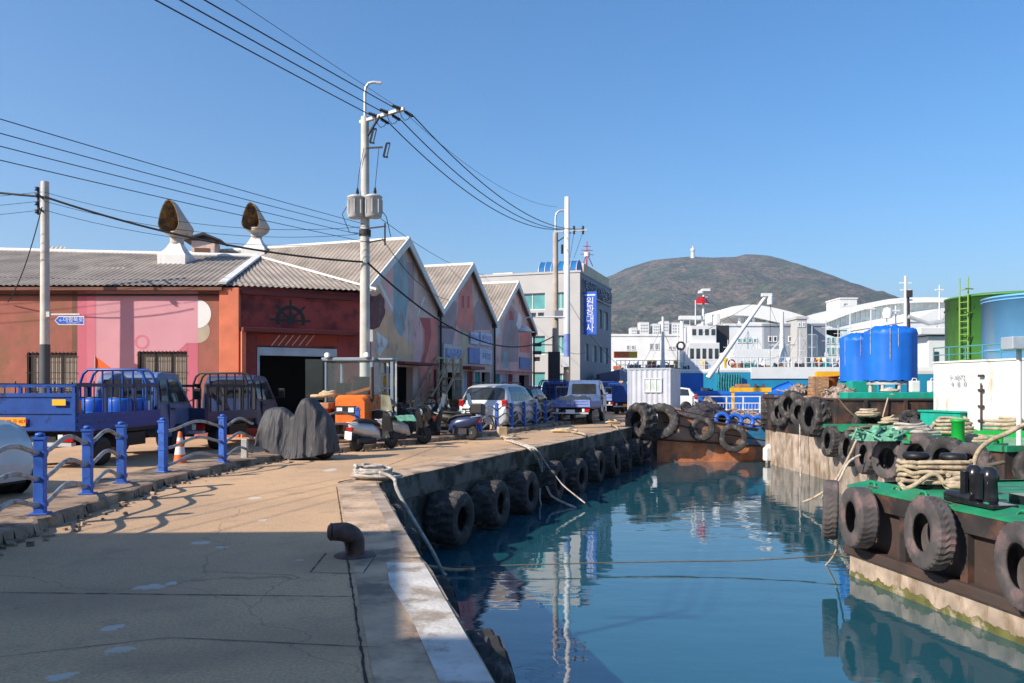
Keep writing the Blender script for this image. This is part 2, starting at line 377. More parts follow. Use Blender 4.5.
def water_mat():
    m = bpy.data.materials.new('harbour_water'); m.use_nodes = True; t = m.node_tree; N = t.nodes; L = t.links
    b = N['Principled BSDF']; b.inputs['Base Color'].default_value = (.014, .078, .105, 1); b.inputs['Roughness'].default_value = .025
    b.inputs['IOR'].default_value = 2.2
    tc = N.new('ShaderNodeTexCoord')
    mp = N.new('ShaderNodeMapping'); mp.inputs['Scale'].default_value = (.8, 1.5, 1); L.new(tc.outputs['Object'], mp.inputs['Vector'])
    n1 = N.new('ShaderNodeTexNoise'); n1.inputs['Scale'].default_value = .9; n1.inputs['Detail'].default_value = 3; L.new(mp.outputs[0], n1.inputs['Vector'])
    n2 = N.new('ShaderNodeTexNoise'); n2.inputs['Scale'].default_value = .22; n2.inputs['Detail'].default_value = 1; L.new(mp.outputs[0], n2.inputs['Vector'])
    ad = N.new('ShaderNodeMath'); ad.operation = 'MULTIPLY_ADD'; ad.inputs[1].default_value = .9
    L.new(n2.outputs['Fac'], ad.inputs[0]); L.new(n1.outputs['Fac'], ad.inputs[2])
    bp = N.new('ShaderNodeBump'); bp.inputs['Strength'].default_value = .032; bp.inputs['Distance'].default_value = .3
    L.new(ad.outputs[0], bp.inputs['Height']); L.new(bp.outputs[0], b.inputs['Normal'])
    return m
M['water'] = water_mat()
WZ = -1.5
w = MB(); S = 9000
w.poly([(-S, -300, WZ), (S, -300, WZ), (S, S, WZ), (-S, S, WZ)])
struct(w.build('water', M['water'], None, (0, 0, 0)))

EDGE = [(3.6, -11), (-.065, 4.3), (-2.28, 13.55), (-.05, 19.9), (2.18, 25.5), (5.55, 34.5), (6.9, 40.6), (42, 44.0)]
def offset(poly, d):
    out = []
    for i, p in enumerate(poly):
        p = Vector(p)
        a = Vector(poly[i - 1]) if i else None; b = Vector(poly[i + 1]) if i < len(poly) - 1 else None
        ns = []
        if a is not None: t = (p - a).normalized(); ns.append(Vector((-t.y, t.x)))
        if b is not None: t = (b - p).normalized(); ns.append(Vector((-t.y, t.x)))
        n = sum(ns, Vector((0, 0))).normalized()
        k = 1 / max(.5, n.dot(ns[0])); out.append(tuple(p + n * d * k))
    return out
def densify(poly, step):
    o = []
    for a, b in zip(poly[:-1], poly[1:]):
        a, b = Vector(a), Vector(b); n = max(1, int((b - a).length / step))
        for i in range(n): o.append(tuple(a.lerp(b, i / n)))
    o.append(tuple(poly[-1])); return o
IN = offset(EDGE, .66)
g = MB()
g.poly([(x, y, 0) for x, y in IN] + [(42, 52, 0), (13, 54, 0), (11, 130, 0), (-420, 130, 0), (-420, -60, 0), (IN[0][0], -60, 0)])
struct(g.build('ground', M['ground'], None, (0, 0, 0)))
g = MB(); g.poly([(-4000, 130.0, .0), (4000, 130.0, .0), (4000, 8500, .0), (-4000, 8500, .0)])
struct(g.build('far_ground', M['buff'], None, (0, 0, 0)))
# coping stones along the edge (chipped)
cp = MB(); rnd = random.Random(3)
ed = densify(EDGE, .45); ind = None
prev = None
edj = [(x + rnd.uniform(-.018, .018), y + rnd.uniform(-.018, .018)) for x, y in ed]
# matching inner line
def nearest_in(p, poly):
    best = None
    for a, b in zip(poly[:-1], poly[1:]):
        a, b = Vector(a), Vector(b); t = max(0, min(1, (Vector(p) - a).dot(b - a) / (b - a).length_squared)); q = a.lerp(b, t)
        d = (Vector(p) - q).length
        if best is None or d < best[0]: best = (d, q)
    return best[1]
inn = [nearest_in(p, IN) for p in ed]
top = [];
for i in range(len(ed) - 1):
    a, b = edj[i], edj[i + 1]; c, d = inn[i + 1], inn[i]
    h = .004; h2 = h - .02 + rnd.uniform(-.008, .008)
    A = Vector((a[0], a[1], h2)); B = Vector((b[0], b[1], h2))
    ci = Vector((d.x, d.y, h)); di = Vector((c.x, c.y, h))
    ai = A.lerp(ci, .07); ai.z = h; bi = B.lerp(di, .07); bi.z = h
    cp.add([ci, ai, bi, di], [(0, 1, 2, 3)]); cp.add([ai, A, B, bi], [(0, 1, 2, 3)], 0, True)
    cp.add([A, A - Vector((0, 0, .42)), B - Vector((0, 0, .42)), B], [(0, 1, 2, 3)], 1)
    cp.add([(A.x, A.y, -.44), (ci.x, ci.y, -.44), (di.x, di.y, -.44), (B.x, B.y, -.44)], [(0, 1, 2, 3)])
struct(cp.build('quay_coping', [M['stone'], M['quaywall']], None, (0, 0, 0)))
wl = MB(); wi = offset(EDGE, .07)
for a, b in zip(wi[:-1], wi[1:]):
    wl.add([(*a, -.4), (*a, -6), (*b, -6), (*b, -.4)], [(0, 1, 2, 3)])
struct(wl.build('quay_wall', M['quaywall'], None, (0, 0, 0)))
# repaired pale slab on the coping near the camera
sb = MB()
e0, e1 = Vector((-.065, 4.3)), Vector((-2.28, 13.55)); dv = (e1 - e0).normalized(); nv = Vector((-dv.y, dv.x))
def qp(t, o, z): p = e0 + dv * t + nv * o; return (p.x, p.y, z)
sb.poly([qp(-3, .03, .008), qp(3.05, .03, .008), qp(3.15, .36, .008), qp(2.3, .40, .008), qp(1.3, .33, .008), qp(-.2, .31, .008), qp(-3, .30, .008)][::-1])
struct(sb.build('quay_patch', M['stone_pale'], None, (0, 0, 0)))
sb = MB()
sb.poly([qp(3.3, .03, .008), qp(8.2, .03, .008), qp(8.3, .20, .008), qp(3.3, .18, .008)][::-1])
struct(sb.build('quay_patch_worn', mat('patch_worn', (.36, .28, .22), .9, var=.3, vs=3, bump=.4, bs=20, c2=(.2, .15, .09), a2=.4, s2=2), None, (0, 0, 0)))
# slab joints and long cracks (thin recess strips)
jt = MB(); rj = random.Random(11)
def crack(pts, w):
    pts = [Vector(p) for p in pts]; pp = []
    for a, b in zip(pts[:-1], pts[1:]):
        n = max(2, int((b - a).length / .09))
        for i in range(n): pp.append(a.lerp(b, i / n) + Vector((rj.uniform(-1, 1), rj.uniform(-1, 1))) * w * .45)
    pp.append(pts[-1])
    for a, b in zip(pp[:-1], pp[1:]):
        t = (b - a).normalized(); n = Vector((-t.y, t.x)); wa = w * rj.uniform(.4, 1.1)
        jt.add([(*(a - n * wa), .005), (*(b - n * wa), .005), (*(b + n * wa), .005), (*(a + n * wa), .005)], [(0, 1, 2, 3)])
j0 = nv * .70
crack([e0 + j0 - dv * 3, e0 + j0 + dv * 3.9], .010); crack([e0 + j0 + dv * 3.9, e0 + j0 + dv * 9.0], .007)
crack([(-7, 6.35), (-3.5, 6.2), (-1.25, 6.1)], .007)
crack([(-1.1, 6.6), (-.62, 6.75)], .009)
crack([(-1.75, 6.9), (-1.28, 6.85), (-1.3, 7.6)], .007); crack([(-1.75, 6.9), (-1.8, 7.7)], .007)
crack([(-4.5, 4.1), (-2.2, 5.1), (-.8, 4.9)], .005)
crack([(-2.6, 16.0), (-2.0, 22), (-.2, 31)], .008)
struct(jt.build('pavement_joints', mat('joint', (.05, .04, .032), .95), None, (0, 0, 0)))
# raised pavement strip under the fence with a broken kerb edge
KE = [(-4.0, 2), (-4.7, 5.6), (-5.15, 8.1), (-5.5, 11.3), (-5.68, 13), (-5.55, 16), (-4.9, 18.4), (-3.6, 21), (-2.5, 23.2), (-.65, 26.6), (1.75, 33), (4.6, 41.3)]
KB = [(x - (1.0 if y < 16.5 else .62) , y + .25) for x, y in KE]
kb = MB(); rk = random.Random(5)
kd = densify(KE, .22); bd = [nearest_in(p, KB) for p in kd]
kj = [(x + rk.uniform(-.05, .05) - (.08 if rk.random() < .12 else 0), y + rk.uniform(-.03, .03)) for x, y in kd]
for i in range(len(kd) - 1):
    a, b = Vector((*kj[i], .12)), Vector((*kj[i + 1], .12)); c, d = bd[i + 1], bd[i]
    a1, b1 = a + Vector((-.05, 0, .015)), b + Vector((-.05, 0, .015))
    kb.add([(d.x, d.y, .135), a1, b1, (c.x, c.y, .135)], [(0, 1, 2, 3)])
    kb.add([a1, a, b, b1], [(0, 1, 2, 3)], 0, True)
    a2, b2 = a + Vector((.05 * rk.random(), 0, -.13)), b + Vector((.05 * rk.random(), 0, -.13))
    kb.add([a, a2, b2, b], [(0, 1, 2, 3)])
    kb.add([(d.x, d.y, 0), (d.x, d.y, .135), (c.x, c.y, .135), (c.x, c.y, 0)], [(0, 1, 2, 3)])
struct(kb.build('pavement', M['kerb'], None, (0, 0, 0)))
# crumbs of broken concrete along the kerb
cr = MB()
for i in range(230):
    k = rk.randrange(len(kd) // 2); x, y = kd[k]; r = rk.uniform(.012, .05)
    c = Vector((x + abs(rk.gauss(.03, .16)) , y + rk.uniform(-.2, .2), r * .4))
    q = Matrix.Rotation(rk.uniform(0, 6), 3, 'Z') @ Matrix.Rotation(rk.uniform(-.5, .5), 3, 'X')
    cr.box(c, (r * 1.6, r * 1.1, r), 0, 0, q)
struct(cr.build('kerb_rubble', M['kerb'], None, (0, 0, 0)), 'stuff')

# mountain
PROF = [(-200, 310), (200, 300), (420, 296), (560, 292), (600, 279), (612, 275), (625, 268), (650, 260), (672, 257.5), (690, 256), (715, 257.5), (733, 257), (745, 254), (768, 255), (782, 258.5), (810, 268), (850, 284), (890, 298), (940, 315), (1024, 335), (1200, 350), (1500, 360)]
def prof(px):
    for (a, ya), (b, yb) in zip(PROF[:-1], PROF[1:]):
        if a <= px <= b: return ya + (yb - ya) * (px - a) / (b - a)
    return 360
DM = 2600.0
def hill(x, y):
    t = max(0., min(1., (y - 900) / (DM - 900)))
    crest = AZ(prof(512 + x / DM * F), DM)
    h = crest * (t ** 1.25)
    if y > DM: h = crest * max(0, 1 - ((y - DM) / 1400) ** 1.5)
    n = mnoise.fractal(Vector((x / 260, y / 260, 1.3)), 1.0, 2.1, 6)
    ridge = abs(mnoise.noise(Vector((x / 330 + .3 * y / 330, y / 900, 5.))))
    k = math.sin(math.pi * min(1, t)) if y <= DM else .4
    return h + n * 42 * (k * .9 + .05) - ridge * 70 * k * .8 + n * 2
mb = MB(); nx, ny = 330, 110
vs = []; fs = []
for j in range(ny + 1):
    y = 900 + 3100 * (j / ny)
    for i in range(nx + 1):
        x = -2600 + 5600 * i / nx
        vs.append((x, y, max(-1, hill(x, y))))
for j in range(ny):
    for i in range(nx):
        a = j * (nx + 1) + i; fs.append((a, a + 1, a + nx + 2, a + nx + 1))
mb.add(vs, fs, 0, True)
def hill_mat():
    m = mat('mountain_forest', (.045, .055, .032), .95, var=.5, vs=.02, c2=(.115, .085, .06), a2=.52, s2=.013, bump=0)
    t = m.node_tree; N = t.nodes; L = t.links; b = N['Principled BSDF']
    tc = N.new('ShaderNodeTexCoord'); n = N.new('ShaderNodeTexNoise'); n.inputs['Scale'].default_value = .05; n.inputs['Detail'].default_value = 6
    L.new(tc.outputs['Object'], n.inputs['Vector'])
    bp = N.new('ShaderNodeBump'); bp.inputs['Strength'].default_value = 1; bp.inputs['Distance'].default_value = 16
    n.inputs['Scale'].default_value = .07
    L.new(n.outputs['Fac'], bp.inputs['Height']); L.new(bp.outputs[0], b.inputs['Normal']); b.inputs['Specular IOR Level'].default_value = 0
    # crowns: leafless, evergreen and pale rock patches at tree scale
    v = N.new('ShaderNodeTexVoronoi'); v.inputs['Scale'].default_value = .085; L.new(tc.outputs['Object'], v.inputs['Vector'])
    old = b.inputs['Base Color'].links[0].from_socket
    mx = N.new('ShaderNodeMix'); mx.data_type = 'RGBA'; mx.blend_type = 'MULTIPLY'; mx.inputs[0].default_value = .75
    cr_ = N.new('ShaderNodeMapRange'); cr_.inputs[3].default_value = .45; cr_.inputs[4].default_value = 1.6
    sp_ = N.new('ShaderNodeSeparateColor'); L.new(v.outputs['Color'], sp_.inputs[0]); L.new(sp_.outputs[0], cr_.inputs[0])
    L.new(old, mx.inputs[6]); L.new(cr_.outputs[0], mx.inputs[7])
    nr = N.new('ShaderNodeTexNoise'); nr.inputs['Scale'].default_value = .011; nr.inputs['Detail'].default_value = 10; nr.inputs['Roughness'].default_value = .7; L.new(tc.outputs['Object'], nr.inputs['Vector'])
    rr_ = N.new('ShaderNodeMapRange'); rr_.inputs[1].default_value = .62; rr_.inputs[2].default_value = .72; rr_.inputs[4].default_value = .7; L.new(nr.outputs['Fac'], rr_.inputs[0])
    m2 = N.new('ShaderNodeMix'); m2.data_type = 'RGBA'; L.new(rr_.outputs[0], m2.inputs[0]); L.new(mx.outputs[2], m2.inputs[6]); m2.inputs[7].default_value = (.24, .20, .16, 1)
    L.new(m2.outputs[2], b.inputs['Base Color'])
    return m
struct(mb.build('mountain', hill_mat(), None, (0, 0, 0)))
# haze: one closed box of thin air round everything, sky outside
hz = MB(); hz.b2(-3200, 3600, -300, 4400, -2.6, 460)
def haze_mat():
    m = bpy.data.materials.new('haze_air'); m.use_nodes = True; t = m.node_tree; N = t.nodes
    N.remove(N['Principled BSDF']); v = N.new('ShaderNodeVolumePrincipled')
    v.inputs['Color'].default_value = (.80, .89, 1, 1); v.inputs['Density'].default_value = HAZE; v.inputs['Anisotropy'].default_value = .3
    t.links.new(v.outputs[0], N['Material Output'].inputs['Volume']); return m
HAZE = .0002
if HAZE: struct(hz.build('haze', haze_mat(), None, (0, 0, 0)), 'stuff')
# tower on the mountain
t = thing('hilltop_tower', 'small white tower with a domed top on the mountain ridge', 'tower', (AX(690, DM), DM - 40, AZ(258, DM)))
x = MB(); x.lathe([(7, -30), (7, 0), (5.5, 14), (5.5, 15)], 12); x.build('shaft', M['white_clean'], t)
x = MB(); x.lathe([(7.5, 15), (8.5, 18), (6.5, 24), (2, 27), (.7, 34)], 12); x.build('dome', M['white_clean'], t)
# ---------------------------------------------------------------- buildings of the quay
def inv(root): return (Matrix.Translation(root.location) @ Matrix.Rotation(root.rotation_euler.z, 4, 'Z')).inverted()
def wmb(root):
    m = MB(); m.M = inv(root); return m
def wallpt(o, rz, px, py):
    o = Vector(o); n = Vector((-math.sin(rz), math.cos(rz), 0)); u = Vector((math.cos(rz), math.sin(rz), 0))
    r = Vector(((px - 512) / F, 1, (HOR - py) / F)); c = Vector((0, 0, EYE))
    t = (o - c).dot(n) / r.dot(n); p = c + r * t - o
    return p.dot(u), p.z + 0.0
def facade(m, x0, x1, z0, top, holes, depth=.18, mi=0, mir=0, extra=()):
    topf = top if callable(top) else (lambda u: top)
    bs = sorted(set([x0, x1] + list(extra) + [h[0] for h in holes] + [h[1] for h in holes]))
    for a, b in zip(bs[:-1], bs[1:]):
        hs = sorted([h for h in holes if h[0] <= a + 1e-6 and h[1] >= b - 1e-6], key=lambda h: h[2]); z = z0
        for h in hs:
            if h[2] > z + 1e-4: m.poly([(a, 0, z), (b, 0, z), (b, 0, h[2]), (a, 0, h[2])], mi)
            z = h[3]
        m.poly([(a, 0, z), (b, 0, z), (b, 0, topf(b)), (a, 0, topf(a))], mi)
    for a, b, c, d in holes:
        m.poly([(a, 0, c), (a, depth, c), (a, depth, d), (a, 0, d)][::-1], mir); m.poly([(b, 0, c), (b, depth, c), (b, depth, d), (b, 0, d)], mir)
        m.poly([(a, 0, d), (a, depth, d), (b, depth, d), (b, 0, d)][::-1], mir); m.poly([(a, 0, c), (a, depth, c), (b, depth, c), (b, 0, c)], mir)
def window(root, FM, a, b, c, d, depth, gl, fr, nx=2, nz=1, name='window', bars=0):
    m = MB(); m.M = FM; t = .05; y = depth
    m.b2(a, b, y - .05, y, c, c + t); m.b2(a, b, y - .05, y, d - t, d)
    for i in range(nx + 1):
        x = a + (b - a) * i / nx; x = min(max(x, a + t / 2), b - t / 2); m.b2(x - t / 2, x + t / 2, y - .048, y - .002, c + t, d - t)
    for i in range(1, nz): z = c + (d - c) * i / nz; m.b2(a + t, b - t, y - .046, y - .004, z - t / 2, z + t / 2)
    o = m.build(name, fr, root)
    p = MB(); p.M = FM; p.poly([(a, y - .012, c), (b, y - .012, c), (b, y - .012, d), (a, y - .012, d)]); p.build('pane', gl, o)
    if bars:
        q = MB(); q.M = FM
        for i in range(bars):
            x = a + (b - a) * (i + .5) / bars; q.b2(x - .009, x + .009, -.03, -.012, c - .04, d + .04)
        for z in (c + .1, (c + d) / 2, d - .1): q.b2(a - .03, b + .03, -.034, -.03, z - .012, z + .012)
        q.build('security_bars', M['black'], o)
    return o
def corr(m, pts, e, period=.2, amp=.03, mi=0, ns=1, thick=0):
    """corrugated sheet filling the convex planar polygon pts; ribs run across the eave direction e"""
    pts = [Vector(p) for p in pts]; n = Vector((0, 0, 0))
    for i in range(len(pts)): n += pts[i].cross(pts[(i + 1) % len(pts)])
    n.normalize()
    if n.z < 0: n = -n
    e = Vector(e); e = (e - n * e.dot(n)).normalized(); s = n.cross(e); o = pts[0]
    q = [((p - o).dot(e), (p - o).dot(s)) for p in pts]
    u0, u1 = min(a for a, b in q), max(a for a, b in q); N = max(4, int((u1 - u0) / period * 6)); prev = None
    vs = []; fs = []
    for i in range(N + 1):
        u = u0 + (u1 - u0) * min(max(i / N, 1e-5), 1 - 1e-5); zs = []
        for (a, b), (c, d) in zip(q, q[1:] + q[:1]):
            if (a - u) * (c - u) <= 0 and abs(a - c) > 1e-9: zs.append(b + (d - b) * (u - a) / (c - a))
        if not zs: continue
        h = amp * math.sin(2 * math.pi * u / period)
        vs += [o + e * u + s * min(zs) + n * h, o + e * u + s * max(zs) + n * h]
    for i in range(len(vs) // 2 - 1): fs.append((2 * i, 2 * i + 2, 2 * i + 3, 2 * i + 1))
    m.add(vs, fs, mi, True)
def corrquad(m, a, b, c, d, period, amp):
    N = int((b - a).length / period * 6); vs = []; n = (b - a).cross(d - a).normalized()
    for i in range(N + 1):
        f = i / N; h = n * (amp * math.sin(2 * math.pi * f * (b - a).length / period)); vs += [a.lerp(b, f) + h, d.lerp(c, f) + h]
    m.add(vs, [(2 * i, 2 * i + 2, 2 * i + 3, 2 * i + 1) for i in range(N)], 0, True)
def circ(cx, cz, rx, rz, y, n=22, a0=0, a1=360):
    return [(cx + rx * math.cos(R(a0 + (a1 - a0) * i / n)), y, cz + rz * math.sin(R(a0 + (a1 - a0) * i / n))) for i in range(n if a1 - a0 >= 360 else n + 1)]

# --- long pink warehouse (frontal wall, then a turned end with the garage door)
X0, X1, YW = -46.0, -8.88, 26.0; EV = 4.92
lw = thing('long_warehouse', 'long pink and red brown warehouse with grey corrugated roof, ship wheel and open garage door', 'warehouse', (X1, YW, 0))
FM = Matrix()
def LW(px, py): u, z = wallpt((X1, YW, 0), 0, px, py); return u, z
win = []
for a, b in (((27, 353), (77, 384)), ((138, 352), (187, 384))):
    (ua, zt), (ub, zb) = LW(*a), LW(*b); win.append((ua, ub, 1.45, zt))
m = MB(); facade(m, X0 - X1, 0, 0, EV - .03, win + [(-15.5, -13.9, 1.45, 2.8), (-22, -20.4, 1.45, 2.8)], .16, 0, 0)
def patch(mm, pf, pts, mi, k): mm.poly([(pf(*p)[0], -.004 * k, pf(*p)[1]) for p in pts], mi)
mats = [M['redbrown'], M['pink'], M['pink2'], M['pink3'], M['brownstrip'], M['white_clean'], M['buff'], M['charcoal']]
T, B = 287.6, 438
patch(m, LW, [(77.5, B), (96, B), (96, T), (77.5, T)], 2, 1)
patch(m, LW, [(72, 352), (77.4, 352), (77.4, T), (72, T)], 4, 1)
patch(m, LW, [(87, B), (96, B), (96, T), (87, T)], 3, 2)
patch(m, LW, [(96, 351.5), (178, 351.5), (187, 343), (198, 343), (198, T), (96, T)], 1, 1)
patch(m, LW, [(96, B), (137.4, B), (137.4, 351.5), (96, 351.5)], 1, 1)
patch(m, LW, [(187.6, B), (198, B), (198, 343.1), (187.6, 343.1)], 2, 1)
patch(m, LW, [(178.5, 351.4), (187.6, 351.4), (187.6, 343.1)], 2, 2)
u, z = LW(198, 331); m.poly(circ(u, z, .39, .39, -.004, 14, -90, 90), 6)
u, z = LW(198, 314); m.poly(circ(u, z, .43, .46, -.008, 14, -90, 90), 5)
# painted rope ring
u, z = LW(142, 342); rg = circ(u, z, .24, .24, -.008); ri = circ(u, z, .17, .17, -.008)
m.add(rg + ri, [(i, (i + 1) % 22, 22 + (i + 1) % 22, 22 + i) for i in range(22)], 3)
m.poly([(X0 - X1, .0, 0), (X0 - X1, 14, 0), (X0 - X1, 14, EV), (X0 - X1, 0, EV)], 0)
m.build('wall', mats, lw)
for (a, b, c, d) in win:
    window(lw, FM, a, b, c, d, .15, M['brick'], M['black'], 3, 1, bars=13)
for a in (-15.5, -22): window(lw, FM, a, a + 1.6, 1.45, 2.8, .15, M['glass'], M['black'], 3, 1, bars=13)
m = MB(); m.tube([(X0 - X1, -.07, AZ(295, 26)), (-12, -.08, AZ(295.3, 26)), (-.7, -.07, AZ(295.2, 26))], .035, 6); m.build('conduit', M['black'], lw)
m = MB(); m.b2(-.62, .02, -.16, .3, 0, EV - .06); m.build('corner_pillar', M['pilaster'], lw, bevel=.02)
# main roof slope, front eave and ridge
m = MB(); ex = X1 - .35
EL, ER = Vector((X0, 25.7, EV)), Vector((-9.35, 25.7, EV)); AP = Vector((-10.2, 32, 6.85)); RL = Vector((X0, 32, 7.75))
m.M = inv(lw)
corrquad(m, EL, ER, AP, RL, .19, .02)
C1 = Vector((-4.75, 28.05, EV + .1))
corr(m, [ER + Vector((.02, -.02, 0)), C1, AP], (.847, .43, 0), .19, .02)
corrquad(m, Vector((-10.2, 39, EV)), Vector((X0, 39, EV)), RL, AP, .19, .02)
rf = m.build('roof', [M['roofcem']], lw)
m = MB(); m.M = inv(lw)
m.tube([RL + Vector((0, 0, .03)), AP + Vector((0, 0, .05))], .09, 8)
m.bar(ER + Vector((0, 0, .07)), AP + Vector((0, 0, .07)), .26, .07); m.bar(C1 + Vector((0, 0, .06)), AP + Vector((0, 0, .06)), .12, .07)
m.build('ridge_cap', M['white'], rf)
m = MB(); m.M = inv(lw)
def onroof(px, py):
    r = Vector(((px - 512) / F, 1, (HOR - py) / F)); n = (ER - EL).cross(AP - EL).normalized(); t = (EL - Vector((0, 0, EYE))).dot(n) / r.dot(n)
    return Vector((0, 0, EYE)) + r * t
pf = [onroof(*p) + Vector((0, -.01, .035)) for p in ((63, 271), (124, 271), (131, 258.5), (74, 258.5))]
corrquad(m, *pf, .19, .02); m.build('skylight', M['roofpale'], rf); m = MB(); m.M = inv(lw)
pf = [onroof(*p) + Vector((0, -.01, .035)) for p in ((40, 252), (63, 252), (66, 247.5), (44, 247.5))]
corrquad(m, *pf, .19, .02)
m.build('skylight', M['roofpale'], rf)
m = MB(); m.b2(X0 - X1, -.5, -.28, 0, EV - .16, EV - .06); m.build('eave_board', M['brownstrip'], lw)
# turned end wall with the garage
RR = math.atan2(.532, .847); RM = Matrix.Rotation(RR, 4, 'Z')
def RW(px, py): return wallpt((X1, YW, 0), RR, px, py)
ga, gt = RW(257, 347); gb, _ = RW(336.5, 347); Lr = 4.55
m = MB(); m.M = RM
facade(m, 0, Lr, 0, EV + .02, [(ga, gb, 0, gt + .02)], .25, 0, 0)
def rp(pts, mi, k): m.poly([(RW(*p)[0], -.004 * k, RW(*p)[1]) for p in pts], mi)
rp([(257, 345.6), (337, 346.2), (337, 335), (257, 334.2)], 1, 1)
for i in range(6):
    x = 271 + i * 6.9; rp([(x, 345.6), (x + .9, 345.6), (x + 9.2, 335.2), (x + 8.3, 335.2)], 2, 2)
# ship's wheel painted on the wall
cu, cz = RW(290.5, 320.5); k = 1 / (F / 27.0); ro, r2 = 15.0 * k, 11.0 * k
ao = [(cu + ro * math.cos(R(a)), -.004, cz + ro * math.sin(R(a))) for a in range(-20, 201, 10)]
ai = [(cu + r2 * math.cos(R(a)), -.004, cz + r2 * math.sin(R(a))) for a in range(-20, 201, 10)]
m.add(ao + ai, [(i, i + 1, len(ao) + i + 1, len(ao) + i) for i in range(len(ao) - 1)], 3)
for a in range(0, 181, 45):
    c, s = math.cos(R(a)), math.sin(R(a)); w_ = .035
    for r0, r1, yy in ((3 * k, r2, -.004), (ro, ro * 1.38, -.004)):
        m.poly([(cu + c * r0 - s * w_, yy, cz + s * r0 + c * w_), (cu + c * r0 + s * w_, yy, cz + s * r0 - c * w_), (cu + c * r1 + s * w_, yy, cz + s * r1 - c * w_), (cu + c * r1 - s * w_, yy, cz + s * r1 + c * w_)], 3)
m.poly(circ(cu, cz, 4.2 * k, 4.2 * k, -.008), 3)
m.build('end_wall', [M['maroon'], M['header'], M['mur_white'], M['black']], lw)
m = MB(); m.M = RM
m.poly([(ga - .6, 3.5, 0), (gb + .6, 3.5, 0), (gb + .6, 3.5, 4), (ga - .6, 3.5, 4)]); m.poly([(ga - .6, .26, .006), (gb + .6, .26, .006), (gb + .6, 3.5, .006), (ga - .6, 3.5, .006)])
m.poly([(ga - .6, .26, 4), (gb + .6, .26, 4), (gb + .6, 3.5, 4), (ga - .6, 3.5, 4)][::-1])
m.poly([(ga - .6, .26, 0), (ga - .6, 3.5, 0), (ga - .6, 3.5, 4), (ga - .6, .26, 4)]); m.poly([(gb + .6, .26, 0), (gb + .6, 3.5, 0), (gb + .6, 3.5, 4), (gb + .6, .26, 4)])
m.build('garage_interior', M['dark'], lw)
m = MB(); m.M = RM; m.b2(ga, gb, -.05, .12, gt - .27, gt); m.b2(ga, ga + .08, -.03, .1, 0, gt - .27); m.build('shutter_box', M['steel'], lw)
m = MB(); m.M = RM
za = RW(250, 329.5)[1]; u1 = RW(240, 329)[0]; u2 = RW(356, 331)[0]
m.b2(u1, u2, -.42, -.01, za - .09, za + .05); m.build('canopy', M['maroon2'], lw, bevel=.01)
m = MB(); m.M = RM; m.b2(u1 - .01, u1 + .12, -.3, -.005, 0, za - .09); m.build('canopy_post', M['pilaster'], lw)
m = MB(); m.M = RM; m.b2(0.02, Lr, -.12, -.004, EV - .25, EV - .1); m.build('fascia', M['maroon2'], lw)

# --- conch shaped roof ventilators and hut
def vent(px, py, d, label, s=1.0):
    p = P(px, py, d); t = thing('roof_ventilator', label, 'ventilator', p, 0, 'conch shaped roof ventilators')
    m = MB(); b = .52 * s; m.loft([[(-b * k, -b * k, z), (b * k, -b * k, z), (b * k, b * k, z), (-b * k, b * k, z)] for k, z in ((1, -.35), (1.02, .0), (.62, .26), (.36, .52))], True, 0, False); m.build('base', M['ventgrey'] if False else M['white'], t)
    m = MB(); m.cyl((0, 0, .5), (0, 0, .95), .25 * s, .25 * s, 14); m.build('neck', M['ventgrey'], t)
    ax = Vector((.22, .975, 0)).normalized(); side = Vector((-ax.y, ax.x, 0)); up = Vector((0, 0, 1))
    def ring(off, w, h0, h1, cz):
        o = []
        for i in range(24):
            a = 2 * math.pi * i / 24; c, sn = math.cos(a), math.sin(a)
            if sn > 0: zz = h1 * (sn ** 1.0); ww = w * (abs(c) ** 1.0) * (1 if c > 0 else -1) * (1 - .25 * sn)
            else: zz = h0 * sn; ww = w * c
            o.append(tuple(ax * off + side * ww + up * (cz + zz)))
        return o
    rings = [ring(-.52 * s, .45 * s, .40 * s, .90 * s, 1.2 * s), ring(-.20 * s, .47 * s, .45 * s, .85 * s, 1.2 * s), ring(.15 * s, .47 * s, .42 * s, .55 * s, 1.15 * s), ring(.45 * s, .42 * s, .36 * s, .34 * s, 1.1 * s), ring(.62 * s, .3 * s, .26 * s, .24 * s, 1.1 * s)]
    m = MB(); m.loft(rings, False); m.add(rings[-1], [tuple(range(24))]); m.build('hood', M['ventgrey'], t)
    m = MB(); inn = [ring(-.5 * s, .42 * s, .37 * s, .85 * s, 1.2 * s), ring(-.1 * s, .34 * s, .34 * s, .66 * s, 1.2 * s), ring(.3 * s, .2 * s, .2 * s, .3 * s, 1.15 * s)]
    m.loft(inn, False); m.add(inn[-1], [tuple(range(24))]); m.loft([rings[0], inn[0]], False); m.build('mouth', M['gold'], t)
vent(177, 257, 30.5, 'rusty gold mouthed conch shaped ventilator on the long pink warehouse roof beside the wooden hut')
vent(256.5, 250.5, 33.5, 'rusty gold mouthed conch shaped ventilator near the roof ridge of the nearest gabled warehouse', .92)
t = thing('rooftop_hut', 'small grey board hut with dark overhanging roof on the pink warehouse ridge', 'hut', (AX(205, 33.5), 33.5, 6.5), R(8))
m = MB(); m.b2(-.42, .5, -.5, .5, 0, 1.2); m.build('wall', M['mur_grey'], t)
m = MB(); m.prism([(-.75, -.7, 1.2), (-.75, -.7, 1.26), (.1, -.7, 1.52), (.8, -.7, 1.24), (.8, -.7, 1.18), (.1, -.7, 1.42)], (0, 1.4, 0)); m.build('roof', M['charcoal'], t)
m = MB(); m.b2(-.3, .3, -.52, -.502, .35, .9); m.build('louvre', M['brownstrip'], t)

